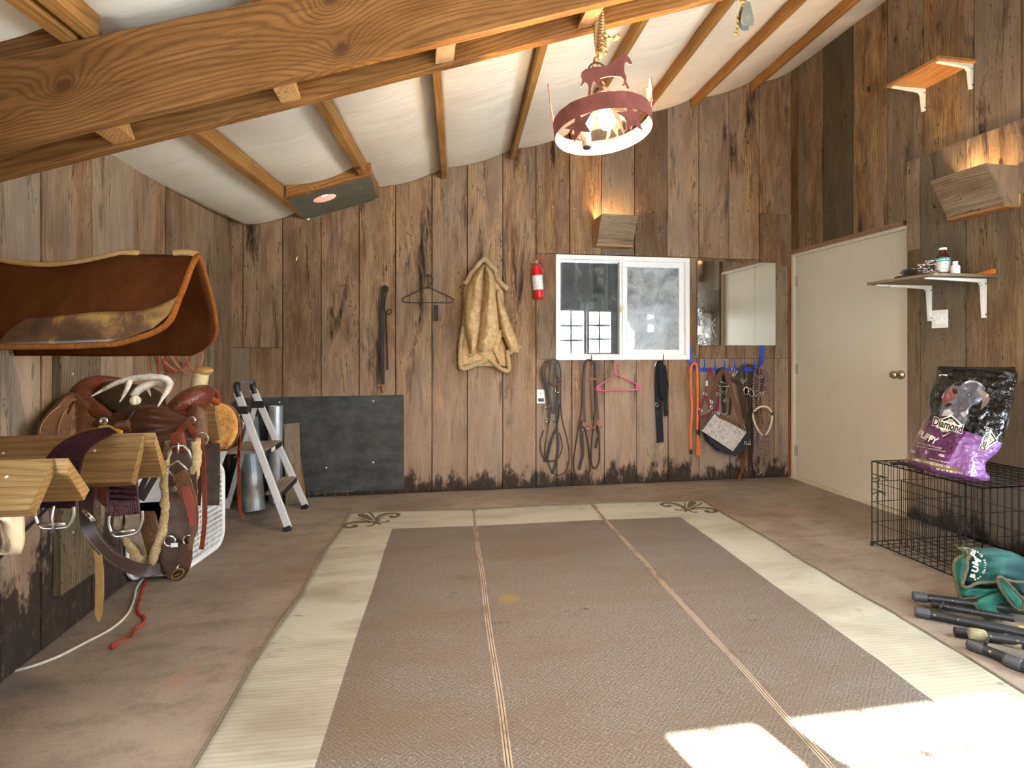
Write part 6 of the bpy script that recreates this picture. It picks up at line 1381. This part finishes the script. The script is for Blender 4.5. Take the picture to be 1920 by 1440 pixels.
panel('end_panel', (X0, Y0, Z0), EX, X1-X0, EZ, Z1-Z0, 15, 4); panel('end_panel', (X0, Y1, Z0), EX, X1-X0, EZ, Z1-Z0, 15, 4)
panel('top_panel', (X0, Y0, Z1), EX, X1-X0, EY, Y1-Y0, 8, 17); panel('floor_panel', (X0, Y0, Z0), EX, X1-X0, EY, Y1-Y0, 8, 12)
DR = panel('door_panel', (X0-.007, Y0+.10, Z0+.055), EY, .34, EZ, .36, 9, 4, .003)
for y, z in ((Y0+.10, .28), (Y0+.30, .28), (Y1-.06, .33), (Y1-.07, .42)):
    m = MB(); c = V((X0-.012, y, z)); m.tube(cr([c+V((0, -.05, 0)), c+V((-.006, -.02, .012)), c+V((-.01, .01, 0)), c+V((-.006, .03, -.012)), c+V((0, .05, -.01))], 4), .0028, 6); m.tube(cr([c, c+V((-.012, 0, -.03)), c+V((-.004, 0, -.055))], 4), .0026, 6); m.tube([c+V((0, -.055, .014)), c+V((0, .055, .014))], .0025, 6); m.build('door_latch', WIRE, DR if y < Y0+.4 else DC, smooth=True)
for c in ((X0, Y0, 0), (X1, Y0, 0), (X1, Y1, 0), (X0, Y1, 0)):
    m = MB(); m.lathe([(.009, .0), (.009, .02), (.006, .026)], V(c), EZ, 10); m.build('rubber_foot', BLACKP, DC)
m = MB(); m.tube(cr([V((X0+.03, Y1-.12, Z1+.006)), V((X0+.03, Y1-.17, Z1+.02)), V((X0+.035, Y1-.25, Z1+.02)), V((X0+.035, Y1-.3, Z1+.006))], 5), .009, 8); m.build('carry_handle', BLACKP, DC, smooth=True)
# ================================================================ dog food bag on the crate
bag = thing('dog_food_bag', V((2.95, 2.56, Z1+.004)), 'shiny black and purple puppy food bag picturing a dog, standing on the wire crate', 'pet food bag')
cb = lambda x, y: (1690+x*230/1440, 680+y*230/1440)
ROW = [(50, 430, 1330), (150, 400, 1372), (300, 345, 1335), (450, 310, 1320), (600, 318, 1290), (700, 250, 1265), (850, 190, 1225), (950, 140, 1190), (1060, 90, 1120), (1150, 55, 1010), (1230, 120, 985), (1290, 330, 1000), (1340, 560, 1040), (1385, 790, 1030)]
def dbase(x):
    K = ((55, 3.24), (330, 2.94), (560, 2.84), (790, 2.76), (1030, 2.69), (1400, 2.58))
    for a, b in zip(K, K[1:]):
        if x <= b[0]: return lerp(a[1], b[1], (x-a[0])/(b[0]-a[0]))-.03
    return K[-1][1]
def bagmap(x, y, k):
    px, py = cb(x, y); d = dbase(x)+.42*(1-(y/1385.))
    lean = d-.085*k*(.55+.45*min(1, y/700))
    n = .012*noise.noise(V((x*.007, y*.006, 1)))+.008*noise.noise(V((x*.016, y*.02, 7)))+.006*abs(noise.noise(V((x*.02+y*.012, y*.003, 3))))
    p = az(px, py, lean-n*max(0, k)*2.2); p.z = max(p.z, Z1+.008); return p
def bagk(x, y):
    for i in range(len(ROW)-1):
        if ROW[i][0] <= y <= ROW[i+1][0]:
            t_ = (y-ROW[i][0])/(ROW[i+1][0]-ROW[i][0]); l = lerp(ROW[i][1], ROW[i+1][1], t_); r = lerp(ROW[i][2], ROW[i+1][2], t_); break
    else: return 0
    u = min(1, max(0, (x-l)/(r-l))); v = (y-50)/1335; e = min(1, v/.12, (1-v)/.12); e = math.sqrt(max(0, 1-(1-e)**2)); return math.sqrt(max(0, 1-(2*u-1)**2))*e
def bl(x, y, o_=0): 
    p = bagmap(x, y, bagk(x, y)); d = (O-p).normalized(); return p+d*o_
def baglook():
    t = NT('glossy_printed_film'); a = t.attr('wc'); x, y, z = t.sep(a)[:3]
    b1 = t.math('ADD', 640, t.math('MULTIPLY', t.math('MAXIMUM', t.math('SUBTRACT', x, 260), 0), .33)); pur = t.math('GREATER_THAN', y, b1)
    low = t.math('ADD', 1060, t.math('MULTIPLY', x, .27)); gold = t.math('MULTIPLY', t.math('GREATER_THAN', y, low), t.math('LESS_THAN', t.math('SUBTRACT', y, low), 62)); gold = t.math('MULTIPLY', gold, t.math('LESS_THAN', x, 660))
    c = t.mix(pur, lin('#0b0c10'), lin('#5a2358')); sd_ = t.math('MULTIPLY', pur, t.math('GREATER_THAN', t.math('ADD', x, t.math('MULTIPLY', y, .62)), 1270)); c = t.mix(sd_, c, lin('#8a5fa0')); bt = t.math('MULTIPLY', pur, t.math('GREATER_THAN', t.math('SUBTRACT', y, low), 62)); c = t.mix(bt, c, lin('#6d3b7d')); c = t.mix(gold, c, lin('#84693c'))
    n = t.noise(t.obj(), 16, 3, .6, 1.0); t.bump(t.math('ADD', n, t.math('MULTIPLY', t.vor(t.obj(), 13, feat='F1'), .5)), .8, .05); t.b.inputs['Coat Weight'].default_value = .6; t.b.inputs['Coat Roughness'].default_value = .08; return t.fin(c, .24)
m = MB(); lobe(m, ROW, bagmap, 46, 70, 0, 0, .12, -.5)
BAGV = m.v[:47*71]
def bl(x, y, o_=0):
    # nearest place on the film's own facets
    l, r = rowlr(ROW, y); u = min(.9999, max(0, (x-l)/(r-l)))*46; v = min(.9999, max(0, (y-50)/1335))*70; i, j = int(u), int(v); a, b = u-i, v-j
    P = lambda i, j: BAGV[j*47+i]
    p = P(i, j).lerp(P(i+1, j), a).lerp(P(i, j+1).lerp(P(i+1, j+1), a), b); return p+(O-p).normalized()*(o_+.0012)
# store the picture-plane print coordinates of the bag's film
ys = [r[0] for r in ROW]; W = []
for j in range(71):
    y = lerp(50, 1385, j/70)
    l, r = rowlr(ROW, y)
    for i in range(47): W.append(V((l+(r-l)*i/46, y, 0)))
m.w = W+W
m.build('film_body', baglook(), bag, smooth=True)
def flat(name, polys, mat, o_, label=None, sub=7):
    for P in polys:
        m = MB()
        # fan-free: subdivide edges so the shape follows the bag
        Q = []
        for i, p in enumerate(P):
            q = P[(i+1) % len(P)]
            for k in range(3): Q.append((lerp(p[0], q[0], k/3), lerp(p[1], q[1], k/3)))
        bmx = bmesh.new(); vs = [bmx.verts.new((x, y, 0)) for x, y in Q]; f = bmx.faces.new(vs); bmesh.ops.triangulate(bmx, faces=[f])
        for _ in range(4): bmesh.ops.subdivide_edges(bmx, edges=[e for e in bmx.edges if e.calc_length() > 20], cuts=1); bmesh.ops.triangulate(bmx, faces=bmx.faces[:])
        bmx.verts.index_update(); m.add([bl(v.co.x, v.co.y, o_) for v in bmx.verts], [tuple(v.index for v in f.verts) for f in bmx.faces]); bmx.free()
        o = m.build(name, mat, bag, smooth=True)
        if label: lab(o, label)
    return o
def gl(name, c, r=.25):
    m_ = simple(name, c, r, bump=0, var=.1, sc=20); m_.node_tree.nodes['Principled BSDF'].inputs['Coat Weight'].default_value = .5; return m_
DG = gl('print_grey_dog', '#5d5f6b'); DL = gl('print_pale_dog', '#a9a7ab'); DP = gl('print_pink_muzzle', '#7c4a4c'); DB = gl('print_black', '#121217'); DE = gl('print_ear', '#7d6a63'); WH = gl('print_white', '#e8e4dc'); GO = gl('print_gold', '#9b916b')
flat('dog_picture', [[(470, 400), (520, 320), (600, 262), (690, 275), (730, 232), (800, 205), (880, 210), (950, 250), (985, 300), (960, 400), (925, 470), (830, 500), (790, 560), (790, 650), (740, 740), (600, 620), (440, 640), (500, 560), (480, 480)]], DG, .0015, 'grey dog head printed on the bag')
flat('dog_picture', [[(470, 400), (520, 330), (600, 275), (665, 300), (655, 380), (620, 430), (560, 470), (500, 500), (480, 450)]], DP, .0025); flat('dog_picture', [[(905, 320), (960, 325), (1020, 370), (1042, 430), (1010, 490), (930, 560), (950, 450)]], DE, .0025)
flat('dog_picture', [[(600, 300), (655, 315), (665, 360), (620, 372), (598, 340)], [(770, 372), (800, 352), (830, 372), (805, 398)], [(500, 500), (560, 470), (600, 480), (540, 530)]], DB, .0033)
flat('dog_picture', [[(780, 374), (798, 360), (816, 374), (800, 390)], [(740, 236), (800, 208), (880, 214), (940, 248), (960, 285), (935, 268), (870, 232), (800, 226), (750, 250)], [(500, 560), (560, 540), (620, 600), (570, 625), (470, 625)], [(690, 590), (760, 560), (790, 520), (780, 600), (730, 640)], [(470, 410), (500, 350), (510, 360), (485, 420)]], DL, .004)
flat('logo_diamond', [[(590, 612), (720, 730), (690, 770), (590, 810), (490, 870), (460, 800), (372, 720), (400, 650), (470, 660)]], WH, .0045, 'white-edged diamond logo')
flat('logo_diamond', [[(590, 630), (690, 725), (660, 735), (588, 660), (500, 690), (478, 670)], [(425, 760), (455, 775), (497, 828), (600, 790), (610, 800), (490, 856)]], DB, .0055); flat('logo_diamond', [[(585, 665), (620, 700), (575, 700), (530, 690)], [(470, 780), (530, 795), (560, 800), (495, 825)]], GO, .0056)
def btext(txt, x0, y0, size, ang, mat, o_=.0065, bold=.0, sx=1.0, name='lettering', shear=0, label=None):
    m = MB(); a = math.radians(ang); text_mesh(m, txt, size, lambda x, y: bl(x0+(x*sx*math.cos(a)+y*math.sin(a)), y0+(x*sx*math.sin(a)-y*math.cos(a)), o_), bold=bold, font_shear=shear)
    o = m.build(name, mat, bag)
    if label: lab(o, label)
btext('Diamond', 545, 738, 132, 16, WH, .0060, 11, .74); btext('Diamond', 545, 738, 132, 16, DB, .0075, 4, .74, label='black Diamond lettering')
btext('PUPPY', 300, 876, 112, 27, WH, .005, 4, .75, shear=.15, label='white PUPPY lettering')
btext('with real chicken for puppies', 330, 970, 28, 14, WH, .005, 0, .9); btext('nutrient dense superfood for all puppies', 350, 1010, 24, 11, WH, .005, 0, .9); btext('FAMILY OWNED SINCE 1970', 350, 1183, 42, 13, WH, .005, 1, .85); btext('NET WT. 40 LBS. (18.1 KG)', 565, 1275, 32, 10, WH, .005, 1, .85)
btext('USA', 130, 1040, 34, 20, WH, .005, 1); btext('DHA', 470, 1090, 34, 14, WH, .005, 1); btext('with omega fatty acids', 440, 1150, 26, 12, WH, .005, 0)
btext('PUPPY', 855, 1245, 80, -82, WH, .006, 3, .8); btext('Diamond', 985, 895, 92, -76, WH, .0065, 8, .8); btext('Diamond', 985, 895, 92, -76, DB, .0078, 3, .8)
flat('side_logo', [[(1040, 765), (1135, 925), (1040, 985), (1000, 1025), (930, 1015), (945, 900), (985, 830)]], WH, .0045); flat('side_logo', [[(1058, 820), (1120, 915), (1000, 990), (1010, 975), (1098, 910), (1050, 840)]], DB, .0058); flat('side_logo', [[(1050, 870), (1080, 905), (1030, 935)]], GO, .0058)
m = MB(); m.tube(ringpts(bl(290, 1048, .006), (bl(330, 1058, .006)-bl(290, 1048, .006)).normalized(), (bl(290, 1018, .006)-bl(290, 1048, .006)).normalized(), .014, .012, 20), .0015, 6, True); m.tube(ringpts(bl(475, 1088, .006), (bl(500, 1095, .006)-bl(475, 1088, .006)).normalized(), (bl(475, 1060, .006)-bl(475, 1088, .006)).normalized(), .010, .011, 20), .0015, 6, True); m.pieces('round_emblem', WH, bag)
m = MB(); m.strap(cr([bl(x, y, .004) for x, y in ((432, 62), (700, 72), (1000, 90), (1200, 118), (1320, 160))], 6), .022, .003, n=(O-bl(800, 100)).normalized()); m.build('top_seam', gl('black_film', '#101116', .3), bag)
m = MB(); m.strap([bl(445, 152, .003), bl(538, 150, .003)], .012, .001, n=(O-bl(490, 150)).normalized()); m.build('corner_print', WH, bag)
# ================================================================ shelves on the right wall
def GZ(px, py, z): r = ray(px, py); return O+r*((z-H)/r.z)
def bracket(root, y, z, L1, L2, face):
    m = MB(); t_ = .022; prof = [(0, 0), (-L1, 0), (-L1, -.008), (-.045, -.022), (-.028, -.040), (-.016, -L2), (0, -L2), (0, -.0)]
    P = [V((face+a, y-t_/2, z+b_)) for a, b_ in prof]; m.poly3(P, (0, 1, 0), t_)
    o = m.build('bracket', WMETAL, root, bevel=.002); root = o
    for a, b_ in ((-.0, -.03), (0, -L2+.02)):
        m = MB(); m.lathe([(.0045, 0), (.0045, .0015)], V((face+a*1-.010 if b_ > -.1 else face-.009, y-t_/2-.001, z+b_)), (0, -1, 0), 10); m.build('screw_hole', BLACKP, o)
fr = XR-.020; wa, wb_ = atx(1733, 168, fr), atx(1822, 121, fr); z = (wa.z+wb_.z)/2
oa, ob = GZ(1672, 163, wa.z), GZ(1752, 114, wb_.z); dpt = fr-(oa.x+ob.x)/2
s1_ = thing('wall_shelf', V((fr-dpt/2, (wa.y+wb_.y)/2, z)), 'small empty wooden shelf on two white brackets high on the right wall', 'shelf', 'bracket shelves on the right wall')
m = MB(); m.box((fr-dpt/2-.002, (wa.y+wb_.y)/2-.0, z+.011), (dpt+.01, wa.y-wb_.y+.06, .020), 'y', tone=.7); m.build('shelf_board', LITW, s1_, bevel=.002)
for y in (wa.y, wb_.y): bracket(s1_, y, z, dpt-.01, .15, fr)
fr = XR-.041; wa, wb_ = atx(1745, 537, fr), atx(1847, 522, fr); z = (wa.z+wb_.z)/2; oa, ob = GZ(1655, 530, wa.z), GZ(1752, 519, wb_.z); dpt = fr-(oa.x+ob.x)/2
s2_ = thing('wall_shelf', V((fr-dpt/2, (wa.y+wb_.y)/2, z)), 'weathered wooden shelf on two white brackets holding bottles and clippers above the light switch', 'shelf', 'bracket shelves on the right wall')
m = MB(); m.box((fr-dpt/2-.004, (wa.y+wb_.y)/2-.01, z+.010), (dpt+.02, wa.y-wb_.y+.12, .018), 'y', tone=.5); m.build('shelf_board', GREYW, s2_, bevel=.002)
for y in (wa.y, wb_.y): bracket(s2_, y, z, dpt-.01, .235, fr)
sz = z+.0195; xm_ = fr-dpt*.55
def on_shelf(px, x=None): # place on the shelf top at depth x seen at px
    r = ray(px, 520); X = xm_ if x is None else x; s_ = X/r.x; return V((X, r.y*s_, sz))
bx_ = on_shelf(1768); bot = thing('medicine_bottle', bx_, 'brown glass medicine bottle with teal and white label on the lower right-wall shelf', 'bottle')
k = 3.35/1022*1.0; r0 = .036; h_ = .165
AMB = simple('amber_glass', '#4a1408', .08, bump=0, var=.05, coat=.6)
m = MB(); m.lathe([(0, 0), (r0*.92, 0), (r0, .006), (r0, h_*.66), (r0*.9, h_*.74), (r0*.5, h_*.82), (r0*.44, h_*.95), (r0*.44, h_)], bx_, EZ, 28); m.build('glass_body', AMB, bot, smooth=True)
m = MB(); m.lathe([(r0*.54, h_*.96), (r0*.56, h_*1.02), (r0*.5, h_*1.04), (0, h_*1.04)], bx_, EZ, 24); m.build('cap', WHITEP, bot)
m = MB(); m.lathe([(r0+.0006, .022), (r0+.0006, h_*.52)], bx_, EZ, 28); m.build('label', exlabel(), bot); m = MB(); m.lathe([(r0+.0007, h_*.52), (r0+.0007, h_*.66)], bx_, EZ, 28); lab(m.build('label_band', simple('teal_label', '#1f8a83', .5, bump=0), bot), 'teal label band')
m = MB(); dcam = (O-bx_); dcam.z = 0; dcam.normalize(); a0 = math.atan2(dcam.y, dcam.x)
def onb(x, y, rr_=r0+.0014): a = a0+x/rr_; return bx_+V((math.cos(a)*rr_, math.sin(a)*rr_, h_*.59+y))
text_mesh(m, 'Dopram 120', .013, onb, bold=.0003); m.build('lettering', WHITEP, bot)
b2 = on_shelf(1791, xm_+.01); b2.z = sz; bo2 = thing('small_vial', b2, 'short white-labelled vial right beside the brown medicine bottle', 'bottle')
m = MB(); m.lathe([(0, 0), (.021, 0), (.023, .004), (.023, .050), (.012, .060), (.011, .066)], b2, EZ, 24); m.build('glass_body', simple('white_label_vial', '#dcdcdc', .35, bump=0), bo2, smooth=True)
m = MB(); m.lathe([(.0235, .014), (.0235, .046)], b2, EZ, 24); m.build('label', exlabel(), bo2); m = MB(); m.lathe([(.013, .064), (.0135, .078), (.0, .080)], b2, EZ, 20); m.build('cap', WHITEP, bo2)
c = on_shelf(1832); m = MB(); a, b_ = on_shelf(1803, fr-.05), on_shelf(1862, fr-.06)
m.hexa([a+V((0, 0, 0)), a+V((.02, 0, 0)), a+V((.02, 0, .004)), a+V((0, 0, .004)), b_+V((0, 0, 0)), b_+V((.02, 0, 0)), b_+V((.02, 0, .026)), b_+V((0, 0, .026))]); tag(m.build('orange_wedge', simple('orange_plastic', '#dd6a22', .45, bump=0), bevel=.001), 'slim bright orange plastic wedge at the near end of the lower shelf', 'tool')
c = on_shelf(1706, fr-dpt+.07); bz = thing('hoof_brush', c, 'black bristle brush lying at the far end of the lower shelf', 'brush')
m = MB(); m.tube(cr([c+V((-.05, .06, .006)), c+V((-.03, .02, .010)), c+V((.02, -.03, .014)), c+V((.05, -.08, .016))], 6), [.004]+[.008]*16+[.009, .009], 8); m.build('handle', BLACKP, bz, smooth=True)
m = MB(); q = random.Random(8); b0 = c+V((.0, -.01, .014))
for i in range(90):
    s_ = b0+V((q.uniform(-.03, .03), q.uniform(-.03, .03), 0)); m.tube([s_, s_+V((q.uniform(-.02, 0), q.uniform(0, .03), q.uniform(.02, .045)))], .0012, 4)
o_ = m.build('bristles', BLACKP, bz); o_['kind'] = 'stuff'
c = on_shelf(1735, fr-dpt+.07); bt2 = thing('spurs_and_bits', c, 'jumble of silver spurs and bits between the brush and the brown bottle', 'horse tack')
q = random.Random(21)
for i in range(7):
    m = MB(); o_ = c+V((q.uniform(-.04, .04), q.uniform(-.05, .05), q.uniform(.02, .075))); a = q.uniform(0, 6.28); ux = V((math.cos(a), math.sin(a), q.uniform(-.3, .3))).normalized(); uy = ux.cross(V((q.uniform(-.4, .4), .5, 1)).normalized()).normalized()
    m.tube(ringpts(o_, ux, uy, q.uniform(.02, .034), q.uniform(.014, .022), 18, 20, 300), .0038, 8); m.build('steel_ring', CHROME, bt2, smooth=True)
for i in range(6):
    m = MB(); m.ball(c+V((q.uniform(-.04, .04), q.uniform(-.05, .05), q.uniform(.02, .085))), .007, n=6); m.build('stud', CHROME, bt2, smooth=True)
m = MB(); m.strap(cr([c+V((.05, -.07, .01)), c+V((.03, -.02, .03)), c+V((.03, .02, .04)), c+V((0, .05, .02))], 5), .02, .004, n=EZ); m.build('strap', LBLK, bt2)
m = MB(); p0 = GZ(1690, 531, z-.004) 
cc = V((fr-dpt+.03, wa.y+.01, z-.006)); m.tube(cr([cc+V((0, 0, -.002)), cc+V((.01, -.03, -.012)), cc+V((.02, -.06, -.012)), cc+V((.02, -.08, -.004))], 4), .002, 6); m.build('wire_clip', CHROME, s2_)
sc_ = R(1763, 598, .041); sw = plate('light_switch', 'white double rocker light switch on the right wall below the bottle shelf', sc_+V((0, 0, 0)), V((0, -1, 0)), .112, .118, (-1, 0, 0))
for dy in (.024, -.024):
    m = MB(); m.box(sc_+V((-.008, dy, 0)), (.006, .034, .068)); o_ = m.build('rocker', simple('rocker_white', '#f0efec', .35, bump=0), sw, bevel=.002); o_.rotation_euler = (0, 0, 0)
# ================================================================ black tube frames and green cloth at the right edge
TUB = simple('scuffed_black_tube', '#242426', .5, .2, var=.3, sc=30, bump=.2); CAP = simple('grey_black_cap', '#3c3e44', .55, var=.2)
def frame_obj(label, tubes, grp='folded riveted frames on the floor'):
    r_ = thing('folded_frame', G(*tubes[0][0][:2]), label, 'frame', grp)
    for (a, b_, za, zb_, rad, cap) in tubes:
        A = G(a[0], a[1], za); B_ = G(b_[0], b_[1], zb_); m = MB(); m.tube([A, A.lerp(B_, .5), B_], rad, 14); lt_ = m.build('leg_tube', TUB, r_, smooth=False)
        d = (B_-A).normalized()
        if cap: m = MB(); m.lathe([(0, -.004), (rad*1.05, -.003), (rad*1.22, .004), (rad*1.22, .045), (rad*1.05, .05)], A-d*.006, d, 14); m.build('end_cap', CAP if cap == 1 else simple('worn_tan_cap', '#8b8368', .8, var=.3), lt_)
        for s_ in (.06, .14):
            c = A+d*s_+(O-A).normalized()*rad; m = MB(); m.lathe([(.006, -.002), (.005, .002), (.002, .0035)], c, (O-A), 10); m.build('rivet', CHROME, lt_)
    return r_
frame_obj('black riveted folded frame, far one of the pile, its two capped tube ends pointing left', [((1716, 1118), (1960, 1150), .050, .050, .018, 1), ((1720, 1147), (1960, 1196), .021, .021, .019, 1), ((1746, 1133), (1900, 1160), .036, .036, .014, 0)])
frame_obj('black riveted folded frame, near one of the pile, with tan-worn tube end beside straw', [((1822, 1188), (1990, 1215), .06, .06, .018, 2), ((1820, 1208), (1990, 1275), .021, .021, .019, 1), ((1790, 1184), (1900, 1200), .02, .02, .018, 0)])
frame_obj('black tube ends at the right edge of the pile, in front of the other frames', [((1886, 1200), (2020, 1235), .05, .05, .019, 2), ((1888, 1238), (2020, 1290), .021, .021, .019, 1)])
m = MB()
for p in ((1770, 1128), (1848, 1200)):
    pass
for k, (px, py) in enumerate(((1764, 1140), (1850, 1205))):
    m = MB(); a = G(px, py, .02); b_ = G(px+2, py-6, .07); m.bar(a, b_, .03, .008, (0, -1, 0)); tag(m.build('folding_link', BLACKP, bevel=.002), ('black pivot link joining the far frame tubes', 'black pivot link joining the near frame tubes')[k], 'link', 'pivot links')
q = random.Random(4); st = thing('straw_wisps', G(1855, 1200, .03), 'few dry straw wisps caught on the near frame', 'straw')
for i in range(7):
    m = MB(); a = az(1842+q.uniform(-6, 8), 1172+q.uniform(-4, 8), 2.38); m.tube(cr([a, a+V((.02, -.01, -.012)), a+V((.05, -.02, -.03-.02*q.random()))], 4), .0012, 5); m.build('straw_stem', simple('dry_straw', '#b89a58', .8, bump=0), st)
ctan = az(1915, 1195, 2.30); m = MB(); lobe(m, [(1172, 1905, 1918), (1185, 1904, 1940), (1200, 1915, 1955), (1212, 1935, 1965)], lambda x, y, k: az(x, y, 2.28-.03*k), 10, 12); tag(m.build('wooden_wedge', simple('tan_wood_tip', '#a88452', .7), smooth=True), 'small tan leather tab at the right edge below the green cloth', 'tab')
# green cloth bag
GRN = NT('dirty_green_canvas'); o_ = GRN.obj(); n = GRN.noise(o_, 9, 4, .6); n2 = GRN.noise(o_, 30, 4, .7); f = GRN.noise(o_, 400, 2)
c_ = GRN.mix(GRN.mapr(n, .38, .66), lin('#163f40'), lin('#265f5a')); c_ = GRN.mix(GRN.mapr(n2, .56, .7, 0, .6), c_, lin('#4a4a38')); GRN.bump(GRN.math('ADD', f, GRN.math('MULTIPLY', n, 3)), .4, .004); GRN = GRN.fin(c_, .8)
LGR = simple('pale_green_lining', '#357466', .8, var=.2, sc=14, bump=.3); BIND = simple('tan_grey_binding', '#5d5647', .85, var=.3, sc=80, bump=.5)
gb = thing('green_canvas_bag', G(1870, 1150), 'green canvas storage bag with grey binding thrown over the black frames, white lettering', 'bag')
cg = lambda x, y: (1700+x/6, 1010+y/6)
def gm(d0, amp, kx=0.0): return lambda x, y, k: az(*cg(x, y), d0-amp*k+kx*(x-900)/1000+.012*noise.noise(V((x*.006, y*.008, d0))))
m = MB(); lobe(m, [(105, 700, 1020), (150, 690, 1200), (230, 670, 1340), (320, 660, 1420), (400, 640, 1440), (470, 622, 1440), (520, 640, 1400), (550, 700, 1300)], gm(2.52, .13), 26, 30, .15, 1, .2, -.9); m.build('main_flap', GRN, gb, smooth=True)
m = MB(); lobe(m, [(180, 590, 680), (250, 540, 690), (350, 530, 680), (450, 550, 660), (520, 570, 660), (600, 585, 840), (665, 620, 900)], gm(2.50, .07), 18, 26, .2, 2, .15, -.6); m.build('inner_lining', LGR, gb, smooth=True)
m = MB(); lobe(m, [(555, 640, 1060), (600, 600, 1080), (640, 610, 1000), (668, 640, 860)], gm(2.46, .05), 18, 12, .2, 6, .2, -.6); m.build('inner_lining', LGR, gb, smooth=True)
m = MB(); lobe(m, [(610, 960, 1080), (660, 830, 1120), (720, 765, 1190), (800, 800, 1200), (860, 850, 1140), (930, 950, 1030)], gm(2.40, .03), 16, 18, .2, 3, .15, -.8); m.build('lower_flap', LGR, gb, smooth=True)
m = MB(); lobe(m, [(445, 1015, 1060), (520, 1030, 1160), (620, 1080, 1230), (700, 1150, 1290), (770, 1210, 1300), (810, 1250, 1290)], gm(2.36, .03), 14, 18, .2, 4, .15, -.8); m.build('side_flap', LGR, gb, smooth=True)
m = MB(); lobe(m, [(455, 1040, 1440), (500, 1080, 1440), (560, 1160, 1440), (640, 1280, 1440)], gm(2.42, .05), 14, 12, .2, 8, .15, -.6); m.build('side_pocket', GRN, gb, smooth=True)
def gtube(pts, d0, r=.0055, kx=0): m = MB(); m.tube(cr([az(*cg(x, y), d0) for x, y in pts], 6), r, 8); m.build('binding', BIND, gb, smooth=True)
gtube([(580, 100), (640, 150), (670, 190), (580, 210), (530, 270), (525, 360), (550, 470), (580, 600), (600, 665), (700, 672), (860, 650), (1060, 600)], 2.42); gtube([(700, 115), (720, 170), (680, 240), (680, 320), (650, 430), (625, 530), (700, 545), (800, 500), (1020, 488)], 2.385, .007)
gtube([(760, 720), (850, 860), (960, 930), (1080, 910), (1170, 840), (1195, 740), (1080, 620)], 2.36, .006); gtube([(1015, 450), (1080, 440), (1250, 620), (1320, 700), (1290, 800), (1200, 760), (1080, 600), (1015, 460)], 2.32, .006); gtube([(1050, 445), (1200, 480), (1320, 490), (1440, 465)], 2.33, .006)
m = MB(); lobe(m, [(90, 600, 690), (120, 600, 720), (170, 640, 720), (210, 670, 700)], gm(2.44, .03), 8, 8, .4, 9); m.build('folded_corner', simple('olive_trim', '#5c6a50', .8, var=.3), gb, smooth=True)
def gt(x, y, o_=.0): return az(*cg(x, y), 2.375-o_)
letters = [('B', 745, 420, 75, 75), ('U', 775, 345, 95, 68), ('M', 790, 262, 110, 60), ('P', 760, 180, 105, 48)]
for ch_, x0, y0, s_, an_ in letters:
    m = MB(); a = math.radians(-an_); text_mesh(m, ch_, s_, lambda x, y: gt(x0+x*math.cos(a)+y*math.sin(a), y0+x*math.sin(a)-y*math.cos(a)), bold=4); m.build('lettering', simple('cream_print', '#d8cdb8', .7, bump=0), gb)
arc = 'Van United Grown'
for i, ch_ in enumerate(arc):
    if ch_ == ' ': continue
    th = math.radians(60-i*8.6); x0 = 660+225*math.cos(th); y0 = 300+185*math.sin(th); a = math.radians(-90)+th-math.radians(0)
    m = MB(); text_mesh(m, ch_, 38, lambda x, y: gt(x0+x*math.cos(a)+y*math.sin(a), y0+x*math.sin(a)-y*math.cos(a)), bold=1); m.build('lettering', bpy.data.materials['cream_print'], gb)
